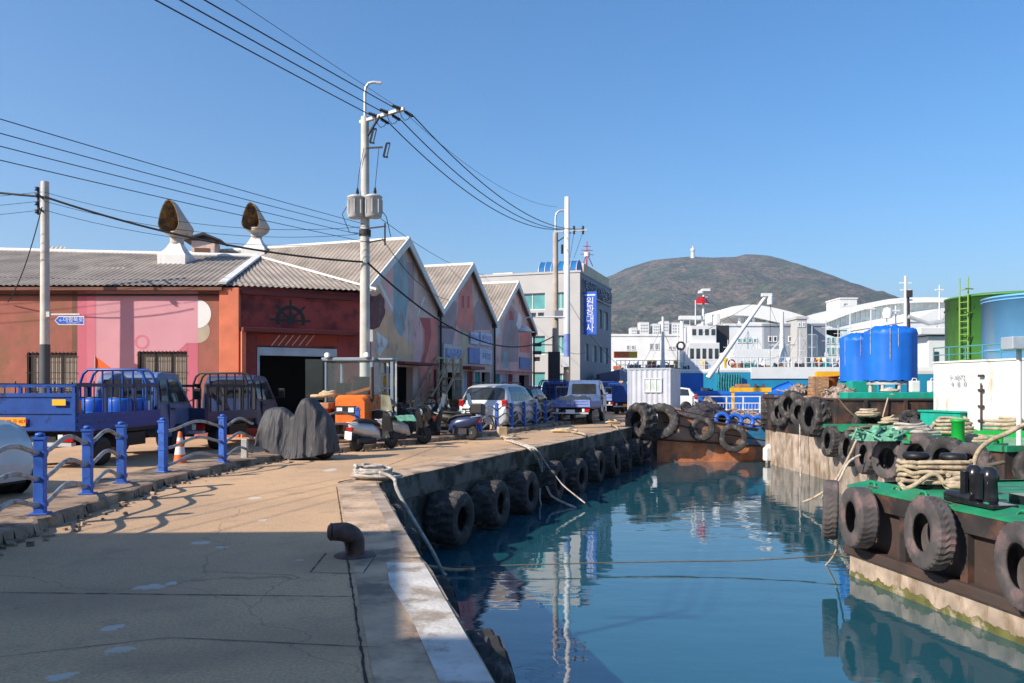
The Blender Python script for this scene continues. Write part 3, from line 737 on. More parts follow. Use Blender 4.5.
# --- three gabled mural warehouses
GU = Vector((.323, .946, 0)).normalized(); GRZ = math.atan2(GU.y, GU.x); G0 = Vector((-5.39, 28.2, 0)); GW = 6.82; GH = 7.42
GB = [GW * i for i in range(4)]
def gable(i, label, holes_px, patches, basemat, pmats):
    o = G0 + GU * GB[i]; t = thing('gabled_warehouse', label, 'warehouse', o, GRZ, 'gabled mural warehouses along the road')
    pf = lambda px, py: wallpt(o, GRZ, px, py)
    tf = lambda u: EV - .02 + (GH - EV) * (1 - abs(u - GW / 2) / (GW / 2)) if 0 <= u <= GW else EV
    holes = []
    for (a, b, ytop, kind) in holes_px:
        ua, zt = pf(a, ytop); ub, _ = pf(b, ytop); holes.append((max(.12, ua), min(GW - .12, ub), 0, zt, kind))
    m = MB(); facade(m, 0.02, GW - .02, 0, tf, [h[:4] for h in holes], .3, 0, 0, extra=(GW / 2,))
    for k, (pts, mi, lay) in enumerate(patches):
        m.poly([(min(max(pf(*p)[0], .03), GW - .03), -.004 * lay, min(pf(*p)[1], tf(min(max(pf(*p)[0], .03), GW - .03)) - .02)) for p in pts], mi)
    D = 19
    y0_ = 9 if i == 0 else 0
    m.poly([(.02, y0_, 0), (.02, D, 0), (.02, D, EV - .05), (.02, y0_, EV - .05)], 0); m.poly([(GW - .02, 0, 0), (GW - .02, D, 0), (GW - .02, D, EV - .05), (GW - .02, 0, EV - .05)], 0)
    m.poly([(0, D, 0), (GW, D, 0), (GW, D, EV), (GW / 2, D, GH), (0, D, EV)][::-1], 0)
    m.build('wall', [basemat] + pmats, t)
    for (a, b, c, d, kind) in holes:
        if kind is None:
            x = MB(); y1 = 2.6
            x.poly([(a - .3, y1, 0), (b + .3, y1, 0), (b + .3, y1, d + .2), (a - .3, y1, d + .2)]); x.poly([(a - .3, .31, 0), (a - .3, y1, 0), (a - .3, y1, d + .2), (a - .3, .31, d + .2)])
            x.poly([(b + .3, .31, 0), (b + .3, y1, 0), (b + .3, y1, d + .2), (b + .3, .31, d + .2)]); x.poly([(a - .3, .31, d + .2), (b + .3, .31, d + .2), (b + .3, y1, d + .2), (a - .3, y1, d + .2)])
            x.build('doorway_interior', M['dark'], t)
        else:
            x = MB(); x.b2(a, b, .1, .16, 0.01, d)
            n = max(1, int((b - a) / .25))
            for j in range(n + 1): xx = a + (b - a) * j / n; x.b2(max(a, xx - .015), min(b, xx + .015), .08, .1, 0.02, d - .02)
            dd = x.build('door', M[kind], t)
            x = MB(); x.b2(b - .22, b - .12, .04, .08, 1.0, 1.12); x.build('handle', M['steel'], dd)
    rf = MB(); OV = -.28
    corr(rf, [(-.12, OV, EV - .07), (-.12, D, EV - .07), (GW / 2, D, GH + .03), (GW / 2, OV, GH + .03)], (0, 1, 0), .19, .02)
    corr(rf, [(GW + .02, OV, EV + .03), (GW + .02, D, EV + .03), (GW / 2, D, GH + .035), (GW / 2, OV, GH + .035)], (0, 1, 0), .19, .02)
    rr = rf.build('roof', M['roofcem'], t)
    m = MB(); m.tube([(GW / 2, OV, GH + .06), (GW / 2, D, GH + .06)], .09, 8); m.build('ridge_cap', M['white'], rr)
    for s in (0, 1):
        m = MB(); x0 = -.12 if s == 0 else GW + (.10 if i == 2 else -.06); e = EV - .07
        a = [(x0, OV - .02, e - .12), (x0, OV - .02, e + .14), (GW / 2, OV - .02, GH + .13), (GW / 2, OV - .02, GH - .22)]
        m.prism(a, (0, .06, 0)); m.build('bargeboard', M['white'], t)
    m = MB(); m.cyl((GW - .02, -.1, .05), (GW - .02, -.1, EV - .2), .055, .055, 8); m.b2(GW - .14, GW + .1, -.2, -.005, EV - .22, EV); m.build('downpipe', M['charcoal'], t)
    return t, pf
def pbox(t, pf, a, b, y0, y1, mt, name, parent=None, bevel=0):
    ua, za = pf(*a); ub, zb = pf(*b); m = MB(); m.b2(ua, ub, y0, y1, zb, za); return m.build(name, mt, parent or t, bevel=bevel)
PM = [M['mur_grey2'], M['mur_teal'], M['mur_peach'], M['mur_pink'], M['mur_brown'], M['mur_salmon'], M['mur_red'], M['mur_tan'], M['mur_white'], M['mur_grey']]
g1 = [
 ([(361, 362), (361, 300), (377, 280), (395, 310), (402, 337), (412, 344), (417, 362)], 3, 1),
 ([(384, 308), (384, 270), (393, 257), (393, 318)], 4, 2),
 ([(393, 322), (393, 256), (399, 247), (406, 258), (408, 300), (405, 322), (402, 337), (397, 332)], 2, 2),
 ([(361, 330), (361, 296), (376, 296), (380, 293), (385, 300), (385, 314), (379, 327), (370, 331)], 5, 2),
 ([(361, 362), (361, 331), (370, 331.5), (374, 340), (374, 362)], 4, 2),
 ([(376, 352), (376, 331), (388.5, 341), (379, 357)], 9, 3),
 ([(377.5, 284), (379.5, 281.5), (393, 308), (393, 313)], 9, 3),
 ([(416, 318), (418, 315), (425, 298), (424, 296)], 9, 2),
 ([(418, 398), (418, 318), (438, 318), (438, 398)], 6, 1),
 ([(413, 362), (413, 318), (419, 317), (423, 330), (423, 350), (419, 368)], 4, 2),
 ([(421, 362), (424.5, 350), (424.5, 330), (419, 317.5), (430, 318), (431, 335), (428, 350), (423, 366)], 7, 3),
 ([(406, 262), (414, 262), (414, 300), (408, 302)], 1, 1),
]
t1, p1 = gable(0, 'nearest gabled warehouse with a mural of a brown haired face and pale shapes', [(389, 413, 366, None)], g1, M['mur_grey'], PM)
pbox(t1, p1, (383, 361.5), (419, 366), -.9, -.02, M['maroon2'], 'canopy')
m = MB(); ua, zz = p1(418, 370); m.b2(ua - .1, ua, -.85, -.75, 0, zz); m.build('canopy_post', M['maroon2'], t1)
m = MB(); uu, zz = p1(373.5, 327); m.poly(circ(uu, zz, .12, .09, -.016), 0); m.build('painted_eye', M['mur_brown'], t1)
g2 = [
 ([(454, 332), (458, 312), (459, 285), (465, 268), (472, 282), (473, 312), (474, 332)], 6, 1),
 ([(440, 345), (440, 303), (450, 298), (457, 303), (456, 325), (452, 345)], 1, 1),
 ([(452.2, 345), (456.2, 325), (462, 333), (462, 345)], 4, 2),
 ([(461.5, 308), (461.5, 296), (464, 295.7), (464, 308)], 7, 2), ([(467, 308), (467, 296), (469.5, 296), (469.5, 308)], 7, 2),
 ([(439, 328), (439, 325), (453, 326.5), (453, 329)], 5, 2),
 ([(460, 364), (460, 332), (468, 332), (468, 364)], 8, 3),
 ([(473, 330), (473.5, 308), (478, 300), (486, 310), (490, 322), (490, 330)], 1, 1),
]
t2, p2 = gable(1, 'middle gabled warehouse with faded salmon mural, shop signs and a red door', [(445, 461, 372, None), (463, 466.5, 371, 'board_pale'), (467, 473.5, 371, 'doorred'), (475, 480.5, 372, 'teal'), (481.5, 490, 372, None)], g2, M['mur_grey'], PM)
sg = pbox(t2, p2, (440.5, 343.5), (458.5, 364.5), -.16, -.02, M['metalgrey'], 'shop_sign', bevel=.02)
u0, z0 = p2(442, 348); u1, z1 = p2(458, 359); m = MB(); m.b2(u0, u1, -.175, -.165, z1, z0); m.build('sign_panel', M['board_blue'], sg)
text('sign_lettering', '해양선기', .42, M['board_pale'], sg, TM((u0 + u1) / 2, -.18, (z0 + z1) / 2))
for a, b, k in (((469, 331.5), (477.5, 345)), 'board_pale', 0), (((479, 332), (490.5, 346.5)), 'board_pale', 1), (((467.5, 347.5), (477.5, 364)), 'board_blue', 2), (((478, 348), (490.5, 365)), 'board_pale', 3):
    s = pbox(t2, p2, a[0], a[1], -.10, -.03, M[b], 'sign_board', bevel=.01)
    if k in (0, 1, 3):
        ua, za = p2(*a[0]); ub, zb = p2(*a[1])
        text('board_lettering', ('선박수리', '엔진부품', '기계공업')[(0, 1, 9, 2)[k]], .36, M['board_blue'], s, TM((ua + ub) / 2, -.106, (za + zb) / 2))
pbox(t2, p2, (461, 366), (475.5, 370), -.5, -.02, M['doorred'], 'awning')
g3 = [
 ([(501, 362), (502, 335), (505, 318), (511, 305), (517, 312), (519, 330), (518, 362)], 1, 1),
 ([(495, 330), (497, 315), (500, 318), (500, 332), (497, 340)], 9, 1),
 ([(519.5, 352), (519.5, 326), (530, 328), (530, 353)], 6, 1),
 ([(516, 325), (519, 312), (522, 318), (520, 332)], 9, 2),
 ([(503, 368), (503, 352), (508, 351), (508, 368)], 2, 2),
 ([(495, 362), (495, 342), (500.5, 340), (500.5, 362)], 4, 1),
 ([(509, 320), (509, 311), (514, 311.5), (514, 320)], 7, 2),
]
t3, p3 = gable(2, 'farthest gabled warehouse with muted pink mural beside the grey office block', [(495.5, 500, 374, 'teal'), (500.5, 507.5, 374, 'board_pale'), (508, 513, 374, 'doorred'), (519, 529, 375, None)], g3, M['mur_pink'], PM)
pbox(t3, p3, (519, 357), (529.5, 369.5), -.08, -.02, M['board_blue'], 'sign_board')
pbox(t3, p3, (496, 370.5), (530, 372.5), -.3, -.02, M['mur_red'], 'ledge')

# --- grey office block beyond the gables
OC = Vector((4.61, 54, 0)); OH = 9.47
ob = thing('office_block', 'grey three storey office block with teal windows and a blue hanging banner', 'building', OC, GRZ)
RF = Matrix(); LRZ = -R(90); LLEN = 13.0
LF = Matrix.Rotation(R(-90), 4, 'Z') @ Matrix.Translation((-LLEN, 0, 0))
def pr(px, py): return wallpt(OC, GRZ, px, py)
OL = OC + Vector((-GU.y, GU.x, 0)) * LLEN
def pl(px, py): return wallpt(OL, GRZ - R(90), px, py)
def holes_from(f, lst): return [(f(a, 388)[0], f(b, 388)[0], zb, zt) for a, b, zb, zt in lst]
LWIN = holes_from(pl, [(519, 545, 7.0, 8.15), (556, 565, 7.0, 8.15), (519, 545, 3.9, 5.2), (556, 565, 3.9, 5.2), (519, 545, 1.7, 2.7), (556, 568, .9, 2.6), (490, 508, 7.0, 8.15)])
LLOW = holes_from(pl, [(521, 527, 6.45, 6.8), (531, 536, 6.45, 6.8), (538, 544, 6.45, 6.8), (521, 527, 3.4, 3.75), (533, 540, 3.4, 3.75)])
RWIN = [h for zb, zt in ((6.1, 7.5), (3.5, 4.7), (.5, 2.3)) for h in holes_from(pr, [(592.5, 596.5, zb, zt), (599, 602, zb, zt), (604, 608, zb, zt)])] + holes_from(pr, [(585, 588.5, 3.5, 4.7), (585, 588.5, .5, 2.3)])
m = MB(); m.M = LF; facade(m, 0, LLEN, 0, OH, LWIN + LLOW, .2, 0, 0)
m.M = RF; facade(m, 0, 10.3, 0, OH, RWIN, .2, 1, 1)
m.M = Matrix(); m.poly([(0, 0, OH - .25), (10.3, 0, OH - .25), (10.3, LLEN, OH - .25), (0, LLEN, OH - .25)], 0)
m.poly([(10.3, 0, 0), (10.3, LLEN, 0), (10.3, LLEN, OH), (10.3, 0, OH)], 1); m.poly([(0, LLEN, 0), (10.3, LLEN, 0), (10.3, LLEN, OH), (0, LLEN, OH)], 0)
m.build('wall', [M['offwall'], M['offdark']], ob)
m = MB(); m.b2(-.06, 10.36, -.06, .12, OH - .02, OH + .12); m.b2(-.06, .12, .13, LLEN + .05, OH - .02, OH + .12); m.build('parapet', M['offwall'], ob)
for h in LWIN: window(ob, LF, *h, .19, M['glass_teal'], M['white_clean'], 2 if h[1] - h[0] < 2 else 4)
for h in LLOW: window(ob, LF, *h, .19, M['glass'], M['metalgrey'], 1)
for h in RWIN: window(ob, RF, *h, .19, M['glass_pale'], M['metalgrey'], 2, 1)
# barrel vault of blue glass on the roof
m = MB(); ua, ub = pl(537, 270)[0], LLEN - .35; r = .85
arc = [(math.cos(R(a)) * r, math.sin(R(a)) * r) for a in range(0, 181, 12)]
m.M = LF; m.loft([[(u, 1.2 - c, OH + .12 + s) for c, s in arc] for u in (ua, ua + (ub - ua) * .5, ub)], False, 0, True, False)
bv = m.build('roof_vault', M['glass_blue'], ob)
m = MB(); m.M = LF; m.poly([(ub, 1.2 - c, OH + .12 + s) for c, s in arc]); m.poly([(ua, 1.2 - c, OH + .12 + s) for c, s in arc][::-1]); m.build('end_panel', M['signblue'], bv)
m = MB(); m.M = LF
for i in range(7):
    u = ua + (ub - ua) * i / 6; m.tube([(u, 1.2 - c * 1.01, OH + .12 + s * 1.01) for c, s in arc], .035, 5)
m.build('rib', M['galv'], bv)
m = MB(); m.M = LF; a, b = pl(488, 272)[0], pl(508, 272)[0]; m.b2(a, b, 1, 2.6, OH - .2, OH + .35); m.build('roof_unit', M['white'], ob)
# rooftop letters and banner on the dark face
sgn = MB(); sgn.b2(.5, 9.9, -.16, -.10, 8.05, 8.12); sgn.b2(.5, 9.9, -.16, -.10, 9.0, 9.07); s = sgn.build('letter_frame', M['trucknavy'], ob)
text('wall_lettering', '부산선박기계협동조합', .98, M['trucknavy'], s, TM(5.2, -.2, 8.55), .03)
ua, zt = pr(583, 294); zb = pr(583, 335)[1]; m = MB(); m.b2(.35, .42, -1.05, -.1, zb, zt); bn = None
# banner hangs flat on the face beside the corner
m = MB(); m.b2(.5, .64, -1.02, -.12, zb, zt + .1); bn = m.build('banner', M['signblue'], ob)
for k, ch in enumerate('원광대사'): text('banner_lettering', ch, .66, M['white_clean'], bn, TM(.494, -.57, zt - .62 - k * .6, R(-90)))
m = MB(); m.b2(.49, .499, -.95, -.2, zt - .18, zt - .08); m.build('banner_stripe', M['board_pale'], bn)
m = MB()
for z in (zt - .1, zb + .2): m.b2(.54, .6, -.119, -.005, z - .04, z + .04)
m.build('banner_bracket', M['galv'], bn)

# --- glass tower behind the office block
t = thing('glass_tower', 'bluish glass tower with beige roof storey behind the grey office block', 'building', (AX(584, 75), 75, 0), GRZ)
m = MB(); m.b2(0, 12.2, 0, 1.4, 0, 12.1); m.build('wall', M['slate'], t)
m = MB(); m.b2(.3, 11.6, .1, 1.3, 12.1, 13.4); m.build('roof_storey', M['mur_tan'], t)
m = MB()
for z in range(1, 12): m.b2(.1, 12.1, -.05, -.004, z, z + .62)
for z in range(1, 12): m.b2(-.05, -.004, .1, 1.3, z, z + .62)
m.build('window_band', M['glass_teal'], t)
t = thing('roof_antenna', 'red and white lattice antenna standing on the glass tower roof', 'antenna', (AX(587, 77), 77, 13.4), .3)
m = MB(); m.cyl((0, 0, 0), (0, 0, 2.4), .05, .04, 6); 
for a in (0, 2.1, 4.2): m.bar((.6 * math.cos(a), .6 * math.sin(a), 0), (0, 0, 1.2), .06)
for z, l in ((1.1, .7), (1.5, .6), (1.9, .4)): m.bar((-l, 0, z), (l, 0, z), .05); m.bar((0, -l, z), (0, l, z), .05)
m.build('mast', M['redlight'], t); m = MB(); m.cyl((0, 0, .9), (0, 0, 1.3), .3, .3, 8); m.build('drum', M['white_clean'], t)

# --- two buildings on the photographer's side that cast the foreground shadow, plus one added to block sky light
def shade_house(name, label, pts, H, mt):
    o = Vector((sum(p[0] for p in pts) / len(pts), sum(p[1] for p in pts) / len(pts), 0)); t = thing(name, label, 'building', o)
    m = wmb(t); m.prism([(x, y, 0) for x, y in pts], (0, 0, H)); m.build('wall', mt, t)
    m = wmb(t); q = offset(list(pts) + [pts[0]], -.0)[:-1]; c = Vector((o.x, o.y))
    m.prism([(c.x + (x - c.x) * 1.004, c.y + (y - c.y) * 1.004, H - .25) for x, y in pts], (0, 0, .3)); m.build('parapet', M['offwall'], t)
    for k, (a, b) in enumerate(zip(pts, pts[1:] + pts[:1])):
        a, b = Vector((*a, 0)), Vector((*b, 0)); L = (b - a).length; rz = math.atan2((b - a).y, (b - a).x)
        fm = m.M @ Matrix.Translation(a) @ Matrix.Rotation(rz, 4, 'Z')
        for j in range(int(L // 3)):
            x = 1 + j * 3
            if k > 2: continue
            w_ = MB(); w_.M = fm; w_.b2(x, x + 1.5, -.05, -.004, 1.2, 2.7); f = w_.build('window', M['white_clean'], t)
            w_ = MB(); w_.M = fm; w_.b2(x + .07, x + 1.43, -.056, -.052, 1.27, 2.63); w_.build('pane', M['glass'], f)
shade_house('low_warehouse', 'low plain building left of the camera whose straight roof edge shades the foreground paving', [(-8.3, -.6), (-8.92, 3.73), (-26, 3.1), (-26, -.6)], 6.0 - .05, M['mur_salmon'])
shade_house('brick_warehouse', 'taller plain building behind the camera on the left, shading the nearest quay edge', [(-8.4, -11.5), (-8.4, -2.7), (-26, -2.7), (-26, -11.5)], 9.0, M['offwall'])
shade_house('sky_blocker', 'unseen tall plain block added behind the camera to block sky light', [(-.5, -30), (-.5, -12.2), (-34, -12.2), (-34, -30)], 19.6, M['slate'])  # added out of view to cut sky light on the near quay
# ---------------------------------------------------------------- poles
def tapered(m, h, r0, r1, n=14): m.lathe([(r0, 0), (r1, h)], n)
# left pole
PL = Vector((AX(45, 24.7), 24.7, 0)); t = thing('utility_pole', 'slim concrete utility pole in front of the pink wall, carrying the blue street sign', 'utility pole', PL, 0)
m = MB(); tapered(m, 8.0, .155, .115); m.build('shaft', M['concretepole'], t)
m = MB(); m.lathe([(.157, .9), (.148, 2.95)], 14); m.build('poster_guard', M['polewrap'], t)
m = MB(); m.bar((0, -.1, 7.45), (.27, -.8, 7.4), .05); m.bar((0, -.1, 7.05), (.27, -.8, 7.0), .05); m.bar((.27, -.8, 6.8), (.27, -.8, 7.6), .05)
m.build('bracket', M['charcoal'], t)
for z in (6.88, 7.12, 7.36, 7.56):
    m = MB(); m.lathe([(.03, -.06), (.07, -.05), (.04, 0), (.07, .05), (.03, .06)], 8, Matrix.Translation((.27, -.87, z))); m.build('insulator', M['charcoal'], t)
s = thing('street_sign', 'small blue arrow shaped street name sign bracketed to the slim concrete pole', 'sign', PL + Vector((.14, -.1, AZ(320.5, 24.6))), 0)
m = MB(); m.bar((-.02, 0, .19), (1.0, 0, .19), .05); m.box((.03, 0, .19), (.1, .1, .16)); m.build('bracket', M['galv'], s)
x0, x1, h = .22, 1.13, .135
def arrow(k, y): return [(x0 + k * .9, y, 0), (x0 + .13 + k * .4, y, h - k), (x1 - k, y, h - k), (x1 - k, y, -h + k), (x0 + .13 + k * .4, y, -h + k)]
m = MB(); m.prism(arrow(0, -.012), (0, .024, 0)); m.build('border', M['white_clean'], s)
m = MB(); m.prism(arrow(.025, -.018), (0, .005, 0)); bl = m.build('face', M['signblue'], s)
text('sign_lettering', '대평북로', .17, M['white_clean'], bl, TM(.80, -.021, .02), .001); text('sign_lettering', 'Daepyeongbuk-ro', .055, M['white_clean'], bl, TM(.80, -.021, -.075), .001); text('sign_lettering', '←', .14, M['white_clean'], bl, TM(.42, -.021, .0), .001)
# main pole
PM_ = Vector((AX(365, 26.8), 26.8, 0)); t = thing('utility_pole', 'tall pale utility pole with two transformers, a crossarm and a lamp arm', 'utility pole', PM_, 0)
mp = t
def mpz(y): return AZ(y, 26.8)
m = MB(); tapered(m, mpz(117), .19, .135); m.build('shaft', M['concretepole'], t)
m = MB(); b = mpz(117); m.tube([(0, 0, b - .3), (0, 0, b + .8), (.03, 0, b + 1.0), (.12, 0, b + 1.13), (.28, 0, b + 1.17), (.42, 0, b + 1.16)], .05, 8); m.box((.47, 0, b + 1.15), (.16, .11, .07)); m.build('lamp_arm', M['galv'], t)
ca, cb = Vector((-.18, .1, mpz(121))), Vector((1.45, -1.0, mpz(119)))
m = MB(); m.bar(ca, cb, .09); m.bar(ca + Vector((0, .1, 0)), cb + Vector((0, .1, 0)), .07); m.build('crossarm', M['galv'], t)
m = MB(); m.bar((.02, 0, mpz(139)), (ca + cb) / 2 + Vector((-.05, 0, 0)), .06); m.build('brace', M['charcoal'], t)
ins = [ca.lerp(cb, f) for f in (.42, .68, .96)]
for p in ins:
    for dx, dz, dy in ((-.18, .06, .0), (.2, -.12, .1)):
        m = MB(); q = p + Vector((dx, dy, dz)); ax = Vector((dx, 0, dz)).normalized(); mm = Matrix.Translation(q) @ ax.to_track_quat('Z', 'Y').to_matrix().to_4x4()
        m.lathe([(.02, -.17)] + [(r_, -.14 + .028 * k) for k in range(10) for r_ in ((.035, .065)[k % 2],)] + [(.02, .17)], 8, mm); m.build('insulator', M['black'], t)
    m = MB(); m.tube([p + Vector((-.1, 0, 0)), p + Vector((-.02, 0, -.25)), p + Vector((.08, .02, -.36)), p + Vector((.2, .05, -.3)), p + Vector((.28, .08, -.14))], .012, 5); m.build('jumper_wire', M['cable'], t)
for px, py in ((371.5, 137), (385, 151)):
    q = Vector((AX(px, 26.6) - PM_.x, -.2, mpz(py))); m = MB(); m.bar(q + Vector((-.05, 0, -.25)), q + Vector((.06, 0, .2)), .06); m.bar(q + Vector((.06, 0, -.26)), q + Vector((.17, 0, .2)), .03); m.bar(q + Vector((-.05, 0, -.25)), q + Vector((.1, 0, -.27)), .05); m.bar(q + Vector((.06, 0, .2)), q + Vector((.17, 0, .2)), .05)
    m.build('fuse_cutout', M['black'], t)
m = MB(); m.bar((.05, -.1, mpz(149)), (.62, -.2, mpz(149)), .05); m.build('cutout_arm', M['charcoal'], t)
for px, dy in ((355.5, -.12), (373.5, -.2)):
    q = Vector((AX(px, 26.6) - PM_.x, dy, 0)); m = MB(); z0, z1 = mpz(219), mpz(198)
    m.lathe([(.24, z0), (.28, z0 + .04), (.28, z1 - .05), (.30, z1 - .04), (.30, z1), (.2, z1 + .05)], 16, Matrix.Translation(q)); m.box(q + Vector((.0, .25, (z0 + z1) / 2)), (.12, .3, .3))
    for a in range(0, 360, 45): m.box(q + Vector((.29 * math.cos(R(a)), .29 * math.sin(R(a)), (z0 + z1) / 2)), (.03, .03, .45), R(a))
    tr = m.build('transformer', M['metalgrey'], t)
    m = MB(); m.lathe([(.03, z1), (.06, z1 + .07), (.035, z1 + .1), (.06, z1 + .14), (.03, z1 + .3)], 8, Matrix.Translation(q + Vector((.05, 0, 0)))); m.build('bushing', M['black'], tr)
    m = MB(); m.tube([q + Vector((.05, 0, z1 + .28)), q + Vector((.1, 0, z1 + .8)), Vector((.0 if px < 360 else .5, -.2, mpz(150)))], .011, 5); m.build('lead_wire', M['cable'], tr)
m = MB()
m.bar((.1, -.1, mpz(229)), (.75, -.3, mpz(228)), .045); m.bar((.1, -.1, mpz(243)), (.75, -.3, mpz(241)), .045); m.bar((.72, -.3, mpz(247)), (.72, -.3, mpz(225)), .05); m.cyl((0, 0, mpz(236)), (0, 0, mpz(230)), .2, .2, 10)
m.build('wire_rack', M['charcoal'], t)
m = MB(); m.tube([(-.5, -.1, mpz(203)), (-.75, -.1, mpz(215)), (-.5, -.1, mpz(233)), (-.05, -.1, mpz(234))], .014, 5); m.tube([(.5, -.1, mpz(208)), (.75, -.2, mpz(218)), (.9, -.2, mpz(238))], .014, 5); m.build('loop_wire', M['cable'], t)
m = MB(); m.box((.25, -.17, mpz(336)), (.1, .1, .4)); m.build('meter_box', M['metalgrey'], t)
# far pair of poles
PC = Vector((AX(555.5, 47), 47, 0)); t = thing('utility_pole', 'brownish concrete utility pole with crossarm and curved lamp arm before the office block', 'utility pole', PC, 0)
m = MB(); tapered(m, AZ(233, 47), .22, .15); m.build('shaft', mat('old_pole', (.40, .33, .27), .85, var=.2, vs=2), t)
m = MB(); b = AZ(233, 47); m.tube([(0, 0, b - .3), (0, 0, b + .9), (.06, 0, b + 1.15), (.2, 0, b + 1.3), (.45, 0, b + 1.35)], .06, 8); m.box((.52, 0, b + 1.33), (.2, .14, .09)); m.build('lamp_arm', M['galv'], t)
m = MB(); m.bar((-.1, 0, AZ(232, 47)), (1.85, -.3, AZ(231, 47)), .1); m.build('crossarm', M['metalgrey'], t)
m = MB(); m.bar((0, 0, AZ(243, 47)), (.9, -.1, AZ(233, 47)), .06); m.build('brace', M['charcoal'], t)
for px in (565, 574, 583):
    for dz in (.12, -.15):
        m = MB(); m.lathe([(.03, -.12), (.08, -.05), (.05, 0), (.08, .05), (.03, .12)], 8, Matrix.Translation((AX(px, 46.8) - PC.x, -.2, AZ(230.5, 47) + dz))); m.build('insulator', M['black'], t)
for px, py in ((562, 250), (567, 250)):
    m = MB(); m.cyl((AX(px, 47) - PC.x, -.1, AZ(py + 4, 47)), (AX(px, 47) - PC.x, -.1, AZ(py - 5, 47)), .07, .07, 8); m.build('fuse_cutout', M['black'], t)
m = MB(); m.box((.15, -.3, AZ(315, 47)), (.5, .3, .45), .2); m.build('equipment_box', M['slate'], t)
m = MB(); m.b2(-.45, .25, -.36, -.22, 1.2, AZ(352, 47)); m.build('cable_riser', M['charcoal'], t)
for z in (345, 353): 
    m = MB(); m.box((-1.1, -.3, AZ(z, 47)), (.5, .2, .2), .1); m.bar((-1.0, -.3, AZ(z, 47)), (0, 0, AZ(z, 47)), .05); m.build('junction_box', M['charcoal'], t)
PD = Vector((AX(567, 44), 44, 0)); t = thing('lamp_pole', 'tall white pole with blue lower sleeve, holding the bowl street lamp on a long arm', 'lamp pole', PD, 0)
m = MB(); m.lathe([(.19, 0), (.185, AZ(365, 44))], 14); m.build('lower_shaft', M['mur_peach'], t)
m = MB(); m.lathe([(.185, AZ(365, 44)), (.18, AZ(334, 44))], 14); m.build('sleeve', M['board_blue'], t)
m = MB(); m.lathe([(.18, AZ(334, 44)), (.13, AZ(197, 44)), (.0, AZ(196.5, 44))], 14); m.build('shaft', M['white_clean'], t)
m = MB(); m.box((-.12, -.24, AZ(362, 44)), (.42, .2, .55)); m.build('control_box', M['white_clean'], t)
m = MB(); zz = AZ(317, 44); lx = AX(525, 44) - PD.x; m.tube([(0, -.1, zz), (lx + .3, -.1, zz), (lx + .06, -.1, zz - .05), (lx, -.1, zz - .2), (lx, -.1, zz - .34)], .04, 7); m.build('arm', M['white_clean'], t)
m = MB(); m.lathe([(.06, .36), (.12, .3), (.3, .16), (.40, .02), (.40, 0), (.0, -.03)], 16, Matrix.Translation((lx, -.1, AZ(332, 44)))); m.build('lamp_shade', M['white_clean'], t)

# ---------------------------------------------------------------- wires
def wire(p0, p1, sag, r, label, group=None, n=22, mt=None):
    pts = []
    for i in range(n + 1):
        f = i / n; p = Vector(p0).lerp(Vector(p1), f); p.z -= sag * 4 * f * (1 - f); pts.append(p)
    m = MB(); m.tube(pts, r, 5); return tag(m.build('overhead_cable', mt or M['cable']), label, 'cable', group)
mast = thing('roof_mast', 'short steel mast for cables on the low building left of the camera', 'mast', (-9.6, 3.0, 5.9))
m = MB(); m.cyl((0, 0, 0), (0, 0, 2.0), .05, .05, 8); m.bar((-.6, 0, 1.6), (.6, 0, 1.6), .06); m.build('shaft', M['galv'], mast)
def img_end(px0, py0, px1, py1, d, X):
    px = 512 + X * F / d; py = py1 + (py0 - py1) * (px - px1) / (px0 - px1); return P(px, py, d)
gp = 'high voltage lines running from the tall pole to the upper left'
for k, ((a, b), p) in enumerate(zip(((171, 0), (195, 0), (219, 0)), ins)):
    q = PM_ + p + Vector((-.32, 0, .08)); px, py = 512 + q.x / q.y * F, HOR - (q.z - EYE) / q.y * F
    wire(img_end(a, b + 6, px, py, 3.0, -9.6 + .3 * k), q, .05, .017, ('lowest', 'middle', 'highest')[k] + ' of the three thick lines from the tall pole crossarm to the upper left sky', gp)
wire(img_end(243, 2, 400, 108, 3.0, -9.0), P(402, 110, 26.4), .05, .007, 'hair thin ground wire above the three thick lines at the upper left')
wire(P(402, 110, 26.4), P(557, 207, 47), .7, .008, 'hair thin ground wire sloping from the tall pole to the far lamp arm')
gp = 'low voltage lines crossing above the warehouse roofs'
for k, (a, b) in enumerate(((108, 224), (124, 231), (137, 237), (151, 243))):
    q = P(371 if k else 364, b, 26.6); wire(img_end(0, a, 371, b - 4, 3.72, -10.2 - k * .4), q, .10, .009, ('top', 'second from the top', 'third from the top', 'lowest')[k] + ' of four thin lines rising to the left edge above the roof', gp)
wire(P(-560, 70, 24.2), P(44, 197, 24.6), .6, .035, 'thick black cable bundle running off the left edge from the slim concrete pole')
wire(P(45, 197, 24.6), P(363, 262, 26.6), .35, .035, 'thick black cable bundle between the slim pole and the tall transformer pole')
wire(P(367, 262, 26.6), P(554, 336, 47), 1.55, .035, 'thick black cable sagging across the gable murals to the far pole')
gp = 'thin lines between the slim pole and the tall pole'
for k, (a, b) in enumerate(((192, 226), (201, 233), (210, 241))):
    wire(P(44, a, 23.8), P(370, b, 26.4), .5, .008, ('upper', 'middle', 'lower')[k] + ' thin line from the slim pole rack to the tall transformer pole', gp)
    wire(P(-620, a - 12 + 4 * k, 23.4), P(42, a, 23.8), .6, .008, ('upper', 'middle', 'lower')[k] + ' thin line running off the left edge from the slim pole rack', gp)
wire(P(42, 207, 23.6), P(8, 302, 25.9), .35, .016, 'dark service cable dropping from the slim pole to the red brown wall', n=12)
gp = 'high voltage lines between the tall pole and the far pole'
